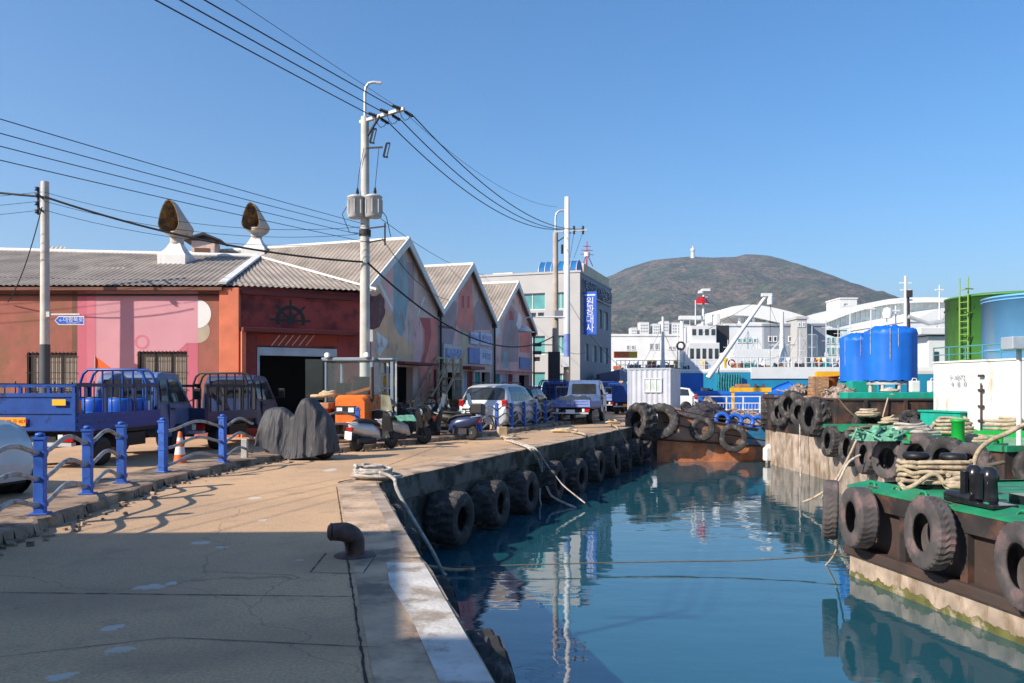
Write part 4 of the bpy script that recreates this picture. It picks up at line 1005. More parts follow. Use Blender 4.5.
for k, (p, px) in enumerate(zip(ins, (565, 574, 583))):
    wire(PM_ + p + Vector((.36, .1, -.2)), P(px, 229, 46.8), 1.05, .02, ('left', 'middle', 'right')[k] + ' of three thick lines sagging from the tall pole to the far crossarm', gp)
wire(P(372, 212, 26.6), P(489, 275, 61), .5, .012, 'thin service line from the transformers to the office block roof')
wire(P(382, 238, 26.5), P(452, 300, 36), .5, .012, 'thin service line from the tall pole rack to the middle gable')
wire(P(558, 345, 47), P(586, 352, 53.8), .3, .015, 'short dark cable between the far pole and the office block corner')
wire(P(570, 303, 44.2), P(628, 371, 45.2), .5, .012, 'thin cable from the white pole to the site cabin')
for k, y in enumerate((235, 232, 230)): wire(P(565 + 9 * k, 232, 46.8), P(566 + 4 * k, 258, 46.9), .0, .012, 'short vertical jumper wire under the far crossarm, %s of three' % ('left', 'middle', 'right')[k], 'jumper wires under the far crossarm', n=4)

# ---------------------------------------------------------------- fences
def fence(label, posts, z=.135, ends=(None, None), hump=.13, ph=.92):
    o = Vector((*posts[0], z)); t = thing('railing_fence', label, 'fence', o, 0, 'blue post fences with wavy rails')
    loc = [Vector((x - o.x, y - o.y, 0)) for x, y in posts]
    for i, p in enumerate(loc):
        d = (loc[min(i + 1, len(loc) - 1)] - loc[max(i - 1, 0)]); a = math.atan2(d.y, d.x)
        m = MB(); m.M = Matrix.Translation(p) @ Matrix.Rotation(a, 4, 'Z'); m.box((0, 0, (ph - .05) / 2), (.115, .115, ph - .05)); m.box((0, 0, .01), (.2, .2, .02)); po = m.build('post', M['postblue'], t, bevel=.006)
        m = MB(); m.M = Matrix.Translation(p) @ Matrix.Rotation(a, 4, 'Z'); m.box((0, 0, ph - .035), (.14, .14, .03)); m.lathe([(.03, ph - .02), (.06, ph - .005), (.05, ph + .02), (0, ph + .03)], 8); m.build('post_cap', M['postblue'], po)
        for h in (.11, .41, .71):
            m = MB(); m.M = Matrix.Translation(p) @ Matrix.Rotation(a, 4, 'Z'); m.box((0, 0, h), (.135, .135, .05)); m.build('collar', M['postblue'], po)
    segs = list(zip(loc[:-1], loc[1:]))
    if ends[1]: segs.append((loc[-1], Vector((ends[1][0] - o.x, ends[1][1] - o.y, 0))))
    if ends[0]: segs.insert(0, (Vector((ends[0][0] - o.x, ends[0][1] - o.y, 0)), loc[0]))
    for a, b in segs:
        for h in (.11, .41, .71):
            m = MB(); pts = []
            for i in range(17):
                f = i / 16; q = a.lerp(b, f); q.z = h + hump * (.5 - .5 * math.cos(2 * math.pi * f)) - .02 * math.sin(2 * math.pi * f); pts.append(q)
            m.tube(pts, .028, 8); m.build('rail', M['rail'], t)
    return t
fence('nearest blue post fence with grey wavy rails beside the silver car', [(-5.15, 7.5), (-5.48, 9.25), (-5.86, 11.0), (-6.03, 12.3)], ends=((-4.6, 5.7), None))
fence('blue post fence between the traffic cone and the covered motorcycle', [(-6.09, 13.9), (-5.72, 15.75)], ends=(None, (-5.5, 16.9)))
fence('single blue post fence in front of the orange loader', [(-4.17, 21.5)], ends=((-4.85, 19.5), None))
fp = [(-1.07 + .341 * (d - 26.5), d) for d in (26.5, 28.05, 29.6, 31.0, 32.4, 33.8, 35.4)]
fence('far row of blue fence posts beside the silver people carrier', fp)
m = MB(); m.M = Matrix(); m.box((-5.62, 16.75, .33), (.12, .12, .4)); tag(m.build('stub_post', M['galv'], bevel=.01), 'short bare grey post left of the covered motorcycle', 'post')

# ---------------------------------------------------------------- quay furniture
t = thing('mooring_bollard', 'rusty bent pipe mooring bollard on the quay edge', 'bollard', (AX(355, 7.6), 7.6, .004))
m = MB(); pts = [(0, 0, -.01), (0, 0, .14)] + [(-.13 + .13 * math.cos(R(a)), -.03 * math.sin(R(a)), .14 + .09 * math.sin(R(a))) for a in range(15, 91, 15)] + [(-.20, -.04, .23)]
m.tube(pts, [.092] * (len(pts) - 2) + [.088, .082], 16)
m.lathe([(.082, 0), (.086, .02), (.06, .045), (0, .05)], 16, Matrix.Translation((-.20, -.04, .23)) @ Matrix.Rotation(R(-90), 4, 'Y')); m.build('pipe', M['bollard'], t)
m = MB(); m.lathe([(.2, .0), (.19, .012), (.1, .02)], 16); m.build('base_flange', M['bollard'], t)
t = thing('traffic_cone', 'orange traffic cone with white band behind the fence', 'traffic cone', (AX(180, 15.6), 15.6, .0), .2)
m = MB(); m.box((0, 0, .02), (.36, .36, .04)); m.lathe([(.14, .04), (.10, .30), (.075, .46), (.035, .74), (.02, .75)], 16); m.build('body', M['orangecone'], t)
m = MB(); m.lathe([(.103, .30), (.080, .455)], 16, None, 0, True, False); m.build('band', M['white_clean'], t)
m = MB(); m.lathe([(.062, .56), (.052, .63)], 16, None, 0, True, False); m.build('band', M['white_clean'], t)

def tyre_mesh(Rr, w, lug=.05, n=36, hole=.52, mats=('tyre',)):
    m = MB(); prof = [(hole, .36), (hole + .03, .47), (.72, .5), (.92, .485), (.965, .46), (1, .36), (1, .1), (1, -.1), (1, -.36), (.965, -.46), (.92, -.485), (.72, -.5), (hole + .03, -.47), (hole, -.36), (hole + .06, -.33), (.88, -.3), (.88, .3), (hole + .06, .33)]
    k = len(prof); vs = []
    for i in range(n):
        a = 2 * math.pi * i / n; c, s_ = math.cos(a), math.sin(a)
        for j, (r, z) in enumerate(prof):
            rr = r
            if 4 <= j <= 9 and (i + (1 if j > 6 else 0)) % 2: rr = r - lug
            vs.append((z * w, rr * Rr * c, rr * Rr * s_))
    fs = []
    sm = []
    for i in range(n):
        i2 = (i + 1) % n
        for j in range(k):
            j2 = (j + 1) % k; fs.append((i * k + j, i2 * k + j, i2 * k + j2, i * k + j2))
            m.add([], [], 0)
    o = len(m.v); m.v += vs
    for q, f in enumerate(fs):
        j = q % k; m.f.append(list(f)); m.mi.append(0); m.sm.append(not (3 <= j <= 9))
    return m
_TY = {}
def tyre(label, loc, ax, Rr, w, mt='tyre', lug=.05, group=None, hole=.52, spin=0, name='fender_tyre', n=36):
    key = (Rr, w, mt, lug, hole, n)
    ax = Vector(ax).normalized(); q = ax.to_track_quat('X', 'Z')
    if key not in _TY: o = tyre_mesh(Rr, w, lug, n, hole).build(name, M[mt], None, (0, 0, 0)); _TY[key] = o
    else: o = _TY[key].copy(); COL.objects.link(o)
    o.location = loc; o.rotation_mode = 'QUATERNION'; from mathutils import Quaternion
    o.rotation_quaternion = q @ Quaternion((1, 0, 0), spin); 
    for kk in ('label', 'category', 'group'):
        if kk in o: del o[kk]
    rq = random.Random(int(abs(Vector(loc).x * 97 + Vector(loc).y * 31) * 10)); o.scale = (rq.uniform(.88, 1.12), rq.uniform(.94, 1.03), rq.uniform(.94, 1.04))
    return tag(o, label, 'tyre', group)
# tyres on the quay walls
grp = 'tyre fenders hung along the dark quay wall'
rt = random.Random(2)
words = ['first', 'second', 'third', 'fourth', 'fifth', 'sixth', 'seventh', 'eighth', 'ninth', 'tenth']
qd = Vector((2.23, 6.35)).normalized()
for k, d in enumerate((15.7, 17.75, 19.85, 21.85, 23.9, 25.95, 28.0, 30.0, 32.0)):
    for (a, b) in zip(EDGE[2:], EDGE[3:]):
        if a[1] <= d <= b[1]:
            f = (d - a[1]) / (b[1] - a[1]); x = a[0] + (b[0] - a[0]) * f; tn = (Vector(b) - Vector(a)).normalized()
    nrm = Vector((tn.y, -tn.x, 0)); o = .33
    tyre('%s tyre fender from the quay corner along the dark quay wall' % words[k], Vector((x, d, -.97 + rt.uniform(-.06, .04))) + nrm * o, nrm + Vector((rt.uniform(-.12, .12), rt.uniform(-.12, .12), rt.uniform(-.06, .1))), (.54), .58, 'tyre', .06, grp, .45, rt.uniform(0, 6), n=40)
grp = 'tyre fenders hung below the near quay edge'
nn = Vector((.97, .235, 0))
for k, (d, R_, w, z) in enumerate(((5.45, .50, .36, -.56), (7.15, .46, .34, -.55), (9.6, .44, .34, -.52), (11.4, .42, .32, -.48))):
    x = -.065 - .2395 * (d - 4.3)
    tyre(('nearest black tyre with coarse tread poking past the pale quay edge', 'second tyre past the pale quay edge, mostly hidden', 'worn tyre below the quay edge near the bollard', 'small tyre tucked below the quay edge close to the corner')[k], Vector((x, d, z)) + nn * (.16 if k == 0 else .08), nn + Vector((0, .1, .05)), R_, w * .7, 'tyre', .07, grp, .5, .3 * k)
# ---------------------------------------------------------------- ropes
def rope(name, label, pts, r, mt, group=None, cat='rope', n=8, sub=6, parent=None):
    pts = [Vector(p) for p in pts]; out = []
    for i in range(len(pts) - 1):
        p0, p1, p2, p3 = pts[max(i - 1, 0)], pts[i], pts[i + 1], pts[min(i + 2, len(pts) - 1)]
        for k in range(sub):
            t = k / sub; out.append(.5 * ((2 * p1) + (p2 - p0) * t + (2 * p0 - 5 * p1 + 4 * p2 - p3) * t * t + (3 * p1 - p0 - 3 * p2 + p3) * t ** 3))
    out.append(pts[-1]); m = MB(); m.tube(out, r, n)
    o = m.build(name, mt, parent)
    return tag(o, label, cat, group) if parent is None else o
def heap(name, label, c, rx, ry, h, r, turns, mt, seed, group=None, extra=()):
    c = Vector(c); pts = []; N = turns * 14
    for i in range(N):
        f = i / N; k = .62 + .62 * mnoise.noise(Vector((i * .085, seed * 3.7, 0))); k = max(.12, min(1.05, k)); a = 2 * math.pi * i / 14 * (1 + .25 * mnoise.noise(Vector((seed, i * .02, 3)))) + seed
        ox = .25 * mnoise.noise(Vector((i * .03, 7, seed))); oy = .25 * mnoise.noise(Vector((i * .03, 17, seed)))
        hh = r * .9 + h * max(0, 1 - k * k * .85) * (f ** .7) + r * 1.3 * abs(mnoise.noise(Vector((i * .21, seed, 9)))) * 2
        pts.append(c + Vector((rx * (k * math.cos(a) + ox), ry * (k * math.sin(a) + oy), hh)))
    return rope(name, label, list(extra) + pts, r, mt, group, 'rope', 7, 4)
heap('rope_pile', 'tangled pile of pale mooring rope on the quay corner', (AX(371, 13.9), 13.95, 0), .46, .32, .26, .026, 15, M['rope_white'], 4)
c = Vector((-2.3, 13.75, 0))
rope('mooring_rope', 'thick pale rope running from the pile over the quay corner into the water', [(-2.45, 13.9, .12), (-2.25, 13.7, .14), (-2.0, 13.5, .06), (-1.9, 13.2, -.1), (-1.6, 13.1, -.6), (-1.3, 13.1, -1.1), (-1.15, 13.2, -1.45), (-1.05, 13.3, -1.56)], .032, M['rope_white'])
rope('mooring_line', 'thin dark line stretched just above the water toward the near barge', [P(440, 568, 13.3), P(520, 565, 13.4), P(640, 562, 13.6), P(760, 560, 13.6), P(852, 553, 13.6)], .011, M['rope_dark'], sub=4)
rope('mooring_rope', 'rope with frayed end lying on the water below the quay corner', [P(428, 566, 13.4), P(440, 568, 13.3), P(455, 570, 13.3), P(475, 569, 13.3)], .028, M['rope'])
for k, (dx, e1, e2) in enumerate(((0, (548, 490), (576, 508)), (.12, (540, 500), (566, 512)), (-.14, (557, 478), (585, 503)))):
    d = 22
    rope('mooring_rope', ('frayed pale rope draped over the quay edge past the first tyres', 'thin strand hanging left of the frayed pale rope', 'right strand of the frayed pale rope reaching the water')[k],
         [G(505 + 3 * k, 440, .03), G(516 + 2 * k, 443, .07), G(530 + 3 * k, 449, .06) + Vector((.0, -.0, 0)), P(539 + 3 * k, 462, 21.3), P(e1[0], e1[1], 21.2), P(e1[0] + 8, e1[1] + 9, 21.0), P(*e2, 20.6)], (.032, .022, .02)[k], M['rope_white'], 'frayed ropes draped over the quay edge')
heap('rope_pile', 'small tangle of rope at the quay edge past the first tyres', G(510, 440), .35, .22, .1, .03, 3, M['rope'], 8)
rope('mooring_line', 'dark line from the frayed rope across the water to the green barge', [P(566, 510, 20.6), P(640, 522, 19.6), P(740, 540, 17.0), P(850, 557, 14.5)], .012, M['rope_dark'], sub=4)
heap('rope_pile', 'brown rope tangle on the quay in front of the flatbed pickup', G(563, 432.5), .5, .3, .12, .035, 4, M['wood_pale'], 9)
heap('rope_pile', 'small rope tangle on the quay right of the flatbed pickup', G(612, 424), .4, .4, .1, .04, 4, M['wood_pale'], 10)
rope('mooring_rope', 'pale rope pair slung over the far quay edge', [G(572, 432, .04), G(585, 434.6, .08), P(590, 442, 27.2), P(597, 456, 27), P(601, 470, 27)], .035, M['rope'])
rope('mooring_rope', 'thin rope over the quay edge beside the big end tyres', [G(611, 425, .04), G(617, 427.5, .08), P(624, 438, 31.5), P(632, 452, 31.8)], .03, M['rope'])

# ---------------------------------------------------------------- vehicles
def wheel(t, x, y, r, w, rim=M['metalgrey'], name='wheel', z=None, steer=0):
    z = r if z is None else z; s = 1 if y > 0 else -1
    m = MB(); MM = Matrix.Translation((x, y, z)) @ Matrix.Rotation(steer, 4, 'Z') @ Matrix.Rotation(R(-90) * s, 4, 'X')
    m.lathe([(r * .6, -w * .5), (r * .93, -w * .5), (r, -w * .36), (r, w * .36), (r * .93, w * .5), (r * .6, w * .46)], 24, MM); o = m.build(name, M['black'], t)
    m = MB(); m.lathe([(r * .62, w * .44), (r * .58, w * .30), (r * .2, w * .22), (r * .18, w * .36), (0, w * .37)], 16, MM)
    m.build('rim', rim, o)
    return o
def porter(label, loc, heading, paint, bedmat, gate=1.1, tail=1.15, rack=0, cargo=None, word=None, plate='plate_orange', tailmat=None, group='small flatbed trucks parked on the quay', frame=None):
    """heading: angle from +Y toward +X. origin at the rear right corner on the ground; local x forward, y left"""
    t = thing('flatbed_truck', label, 'truck', loc, R(90) - heading, group)
    Wd = 1.74; yc = Wd / 2
    def B(*a): m = MB(); m.M = Matrix.Translation((0, yc, 0)); return m
    prof = [(3.12, .55), (3.12, 1.25), (3.14, 1.75), (3.25, 1.93), (3.45, 1.98), (4.02, 1.95), (4.16, 1.88), (4.58, 1.22), (4.74, 1.05), (4.79, .75), (4.78, .42), (4.35, .42), (4.3, .6), (4.15, .72), (3.88, .72), (3.72, .6), (3.68, .42), (3.5, .42)]
    hw = lambda z: .83 - max(0, z - 1.15) * .15
    m = B(); L_ = [(x, hw(z), z) for x, z in prof]; Rr = [(x, -hw(z), z) for x, z in prof]; n = len(prof)
    m.add(L_ + Rr, [tuple(range(n)), tuple(range(2 * n - 1, n - 1, -1))] + [(i, n + i, n + (i + 1) % n, (i + 1) % n) for i in range(n)])
    cab = m.build('cab', paint, t, bevel=.035)
    for s in (1, -1):
        m = B(); q = [(3.62, 1.26), (3.64, 1.80), (4.05, 1.80), (4.44, 1.26)]; m.poly([(x, s * (hw(z) + .012), z) for x, z in q][::-s]); m.build('side_window', M['glass'], cab)
        m = B(); q = [(3.22, 1.30), (3.24, 1.78), (3.5, 1.80), (3.5, 1.28)]; m.poly([(x, s * (hw(z) + .012), z) for x, z in q][::-s]); m.build('quarter_window', M['glass'], cab)
        m = B(); q = [(3.55, .62), (3.56, 1.22), (4.46, 1.22), (4.46, .80), (4.2, .78), (3.86, .78), (3.68, .62)]; m.prism([(x, s * (hw(z) + .002), z) for x, z in q], (0, s * .012, 0)); dd = m.build('door', paint, t, bevel=.006)
        m = B(); m.box((3.68, s * .862, 1.1), (.16, .03, .035)); m.build('handle', M['black'], dd)
        m = B(); m.tube([(4.45, s * .82, 1.25), (4.55, s * .98, 1.35)], .015, 6); m.box((4.55, s * 1.02, 1.45), (.08, .17, .28)); m.build('mirror', M['black'], t, bevel=.02)
        m = B(); m.box((4.785, s * .6, .82), (.04, .36, .2)); m.build('headlight', M['lamp_glass'], t, bevel=.02)
        m = B(); m.box((-.02, s * .68, .62), (.05, .3, .14)); tl = m.build('tail_light', M['redlight'], t)
        m = B(); m.box((-.025, s * .58, .62), (.05, .1, .14)); m.build('reverse_light', M['lamp_glass'], tl)
        wheel(t, .95, yc + s * .7, .30, .26); wheel(t, 4.02, yc + s * .72, .31, .2)
        m = B(); m.box((.95, s * .72, .68), (.8, .28, .03)); m.build('mudguard', M['black'], t)
    m = B(); m.poly([(4.19, -.62, 1.86), (4.19, .62, 1.86), (4.585, .70, 1.25), (4.585, -.70, 1.25)]); m.v = [(x + .012, y, z + .012) for x, y, z in m.v]; m.build('windscreen', M['glass'], cab)
    m = B(); m.poly([(3.108, -.6, 1.32), (3.108, .6, 1.32), (3.122, .56, 1.80), (3.122, -.56, 1.80)][::-1]); m.build('rear_window', M['glass'], cab)
    m = B(); m.b2(4.74, 4.84, -.8, .8, .36, .58); m.build('bumper', M['black'], t, bevel=.03)
    m = B(); m.b2(.1, 4.5, -.38, .38, .42, .66); m.b2(.3, 3.0, -.8, .8, .66, .74); m.b2(1.5, 2.6, -.78, -.42, .34, .62); m.b2(1.7, 2.4, .42, .78, .34, .62); m.build('chassis', M['black'], t)
    m = B(); m.b2(.03, 3.06, -.85, .85, .74, .80); m.build('bed_floor', bedmat, t)
    for s in (1, -1):
        m = B(); m.b2(.04, 3.05, s * .85 - .02, s * .85 + .02, .76, gate)
        for z in (.82, (.8 + gate) / 2, gate - .04): m.b2(.04, 3.05, s * .875 - .012, s * .875 + .012, z - .03, z + .03)
        m.build('side_gate', bedmat, t)
    m = B(); m.b2(0, .04, -.87, .87, .76, tail)
    for k in range(3):
        z = .80 + (tail - .84) * k / 2; m.b2(-.025, .0, -.86, .86, z - .035, z + .035)
    m.b2(-.03, 0, -.87, -.80, .76, tail); m.b2(-.03, 0, .80, .87, .76, tail)
    tg = m.build('tailgate', tailmat or bedmat, t)
    if word: text('tailgate_lettering', word, .2, M['white_clean'], tg, Matrix.Translation((-.032, yc, (.8 + tail) / 2)) @ Matrix.Rotation(R(-90), 4, 'Z') @ Matrix.Rotation(R(90), 4, 'X'), .002)
    m = B(); m.box((-.045, .42 if frame else 0, .94 if frame else .56), (.012, .56 if frame else .4, .17)); pl = m.build('number_plate', M[plate], t)
    if frame: text('plate_lettering', '부산 80 자 4073', .1, M['redlight'], pl, Matrix.Translation((-.053, yc + .42, .94)) @ Matrix.Rotation(R(-90), 4, 'Z') @ Matrix.Rotation(R(90), 4, 'X'), .001)
    m = B(); m.b2(-.04, .1, -.8, .8, .46, .53); m.build('rear_bumper', M['metalgrey'], t)
    if rack:
        m = B()
        for x in (2.98, 2.6):
            m.tube([(x, -.8, .8), (x, -.8, 1.7), (x, -.72, 1.92), (x, -.6, 2.02), (x, .6, 2.02), (x, .72, 1.92), (x, .8, 1.7), (x, .8, .8)], .032, 7)
        for k in range(5): m.cyl((2.98, -.5 + k * .25, .8), (2.98, -.5 + k * .25, 2.02), .022, .022, 6)
        for s in (-.8, .8): m.cyl((2.98, s, 1.7), (2.6, s, 1.7), .025, .025, 6)
        m.build('headboard_rack', bedmat if rack == 1 else M['black'], t)
        m = B()
        for s in (-.85, .85):
            for x in (.05, 1.0, 2.0, 2.95): m.box((x, s, (gate + 1.68) / 2), (.07, .05, 1.68 - gate))
            m.box((1.5, s, 1.66), (3.0, .05, .07)); 
            for k in range(9 if rack == 1 else 2): m.cyl((.3 + k * (.3 if rack == 1 else 1.1), s, gate), (.3 + k * .3, s, 1.64 + .1 * (k % 2)), .014, .014, 5)
        m.build('side_rack', M['trucknavy'] if rack == 1 else M['charcoal'], t)
        if rack == 1:
            m = B()
            for y in (-.82, -.3, .3, .82): m.box((.02, y, (tail + 1.64) / 2), (.05, .06, 1.64 - tail))
            m.box((.02, 0, 1.64), (.05, 1.7, .06)); m.build('rear_rack', bedmat, t)
    return t
HA = R(5.5)
rr = Vector((AX(76, 15.5), 15.5, 0))
tA = porter('blue flatbed truck with pipe racks and blue drums behind the near fence', rr, HA, M['truckgrey'], M['truckblue'], 1.1, 1.5, 1, plate='plate_orange', frame=1)
m = MB(); m.M = Matrix.Translation((0, .87, 0)); m.box((-.045, -.55, 1.32), (.012, .28, .12)); m.build('warning_plate', M['yellow'], tA)
def on_truck(root, x, y, z): return (Matrix.Translation(root.location) @ Matrix.Rotation(root.rotation_euler.z, 4, 'Z')) @ Vector((x, y, z))
dr = None
for k, (x, y) in enumerate(((2.5, .3), (2.5, .87), (2.5, 1.45), (1.95, .3), (1.95, .87), (1.95, 1.45))):
    t = thing('plastic_drum', '', 'drum', on_truck(tA, x, y, .8), 0, 'blue drums on the racked flatbed truck'); t['label'] = ('blue plastic drum by the cab, nearest the right rack', 'blue plastic drum by the cab in the middle of the truck bed', 'blue plastic drum by the cab at the far rack', 'blue plastic drum one row back at the right rack', 'blue plastic drum one row back in mid bed', 'blue plastic drum one row back at the far rack')[k]
    m = MB(); m.lathe([(.24, 0), (.27, .04), (.28, .25), (.27, .28), (.28, .31), (.28, .52), (.26, .56), (.22, .58)], 16); m.build('body', M['drum_blue'], t)
    m = MB(); m.lathe([(.2, .58), (.2, .6), (0, .6)], 14); m.build('lid', M['black'], t)
t = thing('pennant_flag', 'small orange pennant tied to the cab rack of the racked truck', 'flag', on_truck(tA, 2.98, 1.55, 1.95), 0)
m = MB(); m.cyl((0, 0, -.1), (0, 0, .42), .012, .012, 6); m.build('stick', M['galv'], t)
m = MB(); g_ = [[(x, .02 * math.sin(x * 14) , .42 - .42 * k / 6 * 1.0 - (.0) - x * (.42 - .42 * k / 6) * .9 * 1.0) for x in [(.48) * i / 6 for i in range(7)]] for k in range(7)]
g_ = [[(.48 * i / 6 * (k / 6), .025 * math.sin(i), .40 - .36 * k / 6 * (1 - 0) + .0) for i in range(7)] for k in range(7)]
m.loft(g_, False, 0, True, False); m.build('cloth', M['orangecone'], t)
t = thing('plastic_crate', 'orange plastic crate at the rear of the racked flatbed truck', 'crate', on_truck(tA, .25, .35, .8), -HA)
m = MB()
for a in (0, .3): pass
m.b2(-.2, .2, -.15, .15, 0, .02); m.b2(-.2, -.18, -.15, .15, .02, .55); m.b2(.18, .2, -.15, .15, .02, .55); m.b2(-.18, .18, -.15, -.13, .02, .55); m.b2(-.18, .18, .13, .15, .02, .55); m.build('crate_body', M['orange'], t)
porter('dark navy flatbed truck with arched cab rack behind the covered motorcycle', (AX(206, 19.9), 19.9, 0), HA, M['trucknavy'], M['trucknavy'], 1.0, 1.1, 2)
porter('flatbed pickup with blue tailgate seen from behind on the quay road', (AX(590, 34.8), 34.8, 0), R(16), M['truckgrey'], M['board_blue'], 1.02, 1.08, 0, word='BONGO III' if False else '화물', plate='plate_white', tailmat=M['board_blue'])
t = thing('cargo_sheet', 'beige tarpaulin over the load of the quay road pickup', 'tarpaulin', Vector((AX(571, 36.4), 36.4, .8)), -R(16))
m = MB(); rd = random.Random(4)
m.loft([[(-.72 + 1.44 * i / 12, .1 + j * .28, (.0 if i in (0, 12) else .42 + .05 * math.sin(i * 1.3 + j) + rd.uniform(-.03, .03)) * (1 if 0 < j < 6 else .35)) for i in range(13)] for j in range(7)], False, 0, True, False); m.build('cloth', M['buff'], t)
m = None
porter('dark blue flatbed truck with orange plate beyond the pickup', (AX(641, 47.5), 47.5, 0), R(15), M['trucknavy'], M['truckblue'], 1.3, 1.75, 0, plate='plate_orange')
porter('blue cargo truck with white lettered tailgate between pickup and cabin', (AX(614, 52), 52, 0), R(17), M['truckblue'], M['truckblue'], 1.3, 1.3, 1, word='선구', tailmat=M['board_blue'])
porter('blue truck half hidden left of the quay road pickup', (AX(556, 40.5), 40.5, 0), R(18), M['truckblue'], M['truckblue'], 1.1, 1.1, 1, plate='plate_white')
for k, (px, py, d, c) in enumerate(((629, 381, 48.5, 'gclothe'), (633, 380, 48.7, 'wood_red'), (637, 381, 48.9, 'wood_red'))):
    t = thing('drum', ('pale green barrel on the dark blue truck beyond the pickup', 'left rust red barrel on the dark blue truck beyond the pickup', 'right rust red barrel on the dark blue truck beyond the pickup')[k], 'drum', P(px, 388, d), 0, 'barrels on the dark blue truck')
    t.location.z = .80
    m = MB(); m.lathe([(.25, 0), (.27, .05), (.27, .6), (.28, .62), (.27, .65), (.27, 1.15), (.2, 1.18)], 12); m.build('body', M[c], t); m = MB(); m.lathe([(.2, 1.18), (.2, 1.2), (0, 1.2)], 12); m.build('lid', M['black'], t)

def car(label, loc, heading, paint, dims, st, group=None, wheels=None, glass_x=None, rear=True, rails=False, cat='car', name='parked_car', steer=0):
    L, Wd = dims; t = thing(name, label, cat, loc, R(90) - heading, group); h = Wd / 2
    def sec(x):
        for a, b in zip(st[:-1], st[1:]):
            if a[0] <= x <= b[0]:
                f = (x - a[0]) / max(1e-6, b[0] - a[0]); v = [a[i] + (b[i] - a[i]) * f for i in range(1, 5)]; break
        else: v = st[-1][1:] if x > st[-1][0] else st[0][1:]
        zt, wt, zb, wb = v
        zl = .24
        zb = min(zb, zt - .02)
        half = [(wb * h * .93, zl), (wb * h, zl + .22), (wb * h * 1.0, (zb + .45) / 2 + .05), (wb * h * .975, zb), ((wb * h * .975 + wt * h * 1.06) / 2 * 1.01, (zb + zt) / 2 + .02), (wt * h, zt - .07), (wt * h * .82, zt - .01), (0, zt)]
        return half
    def S(x, k):
        s = 1 if k <= 7 else -1; kk = k if k <= 7 else 14 - k
        hs = sec(x); i = min(6, int(kk)); f = kk - i; y = hs[i][0] + (hs[i + 1][0] - hs[i][0]) * f; z = hs[i][1] + (hs[i + 1][1] - hs[i][1]) * f
        return Vector((x, -s * y, z))
    xs = []
    for a, b in zip(st[:-1], st[1:]):
        for i in range(3): xs.append(a[0] + (b[0] - a[0]) * i / 3)
    xs.append(st[-1][0])
    m = MB(); m.loft([[S(x, k) for k in range(15)] for x in xs], True); body = m.build('body', paint, t)
    def patch(name, x0, x1, k0, k1, mt, off=.008, par=None, nx=6, nk=5, skew=0):
        m = MB(); g = []
        for i in range(nx + 1):
            row = []
            for j in range(nk + 1):
                k = k0 + (k1 - k0) * j / nk
                fz = j / nk
                xa = x0[0] + (x0[1] - x0[0]) * fz; xb = x1[0] + (x1[1] - x1[0]) * fz
                x = xa + (xb - xa) * i / nx; p = S(x, k); e = .01
                n = (S(min(st[-1][0], x + e), k) - S(max(st[0][0], x - e), k)).cross(S(x, min(14, k + e)) - S(x, max(0, k - e)))
                if n.length > 1e-9: n.normalize()
                c = Vector((x, 0, .7))
                if n.dot(p - c) < 0: n = -n
                row.append(p + n * off)
            g.append(row)
        m.loft(g, False, 0, True, False); return m.build(name, mt, par or body)
    for (x0, x1) in glass_x['side']:
        patch('side_window', x0, x1, 3.15, 4.85, M['glass']); patch('side_window', x0, x1, 10.85, 9.15, M['glass'])
    a, b = glass_x['rear']
    m = MB(); 
    patch('rear_window', (a, a), (b, b), 4.9, 9.1, M['glass'], nk=8)
    a, b = glass_x['front']; patch('windscreen', (a, a), (b, b), 4.9, 9.1, M['glass'], nk=8)
    x0 = st[0][0]
    for s in (1, -1): mm_ = MB(); mm_.box((st[1][0] + .07, s * h * .86, (st[2][2] if False else 1.0)), (.14, h * .2, .34)); mm_.build('rear_lamp', M['redlight'], t, bevel=.03)
    a, b = glass_x.get('tail', (.05, .28)); patch('tail_light', (a, a), (b, b), 2.3, 3.9, M['redlight'], .012, t); patch('tail_light', (a, a), (b, b), 11.7, 10.1, M['redlight'], .012, t)
    a, b = glass_x.get('head', (L - .35, L - .1)); patch('headlight', (a, a), (b, b), 2.5, 3.6, M['lamp_glass'], .012, t); patch('headlight', (a, a), (b, b), 11.5, 10.4, M['lamp_glass'], .012, t)
    for (wx, r) in wheels:
        for s in (1, -1):
            m = MB(); m.lathe([(r * 1.16, 0), (r * 1.16, .012), (0, .012)], 24, Matrix.Translation((wx, s * (h - .005), r)) @ Matrix.Rotation(R(-90) * s, 4, 'X')); m.build('wheel_arch', M['black'], t)
            wheel(t, wx, s * (h - .08), r, .21, M['silver'], steer=steer if wx > L / 2 else 0)
    m = MB(); m.box((x0 - .0, 0, .78), (.03, .5, .12)); m.build('number_plate', M['plate_white'], t)
    m = MB(); m.b2(.12, L - .15, -h * .9, h * .9, .18, .3); m.build('underbody', M['black'], t)
    if rails:
        for s in (1, -1):
            m = MB(); m.tube([(.55, s * h * .6, rails), (.7, s * h * .6, rails + .06), (2.6, s * h * .6, rails + .05), (2.8, s * h * .6, rails - .01)], .022, 6); m.build('roof_rail', M['black'], t)
    for s in (1, -1):
        m = MB(); mx_ = glass_x['side'][-1][1][0] - .1; m.box((mx_, s * (h + .08), 1.08), (.1, .2, .14)); m.build('mirror', paint, t, bevel=.03)
    return t
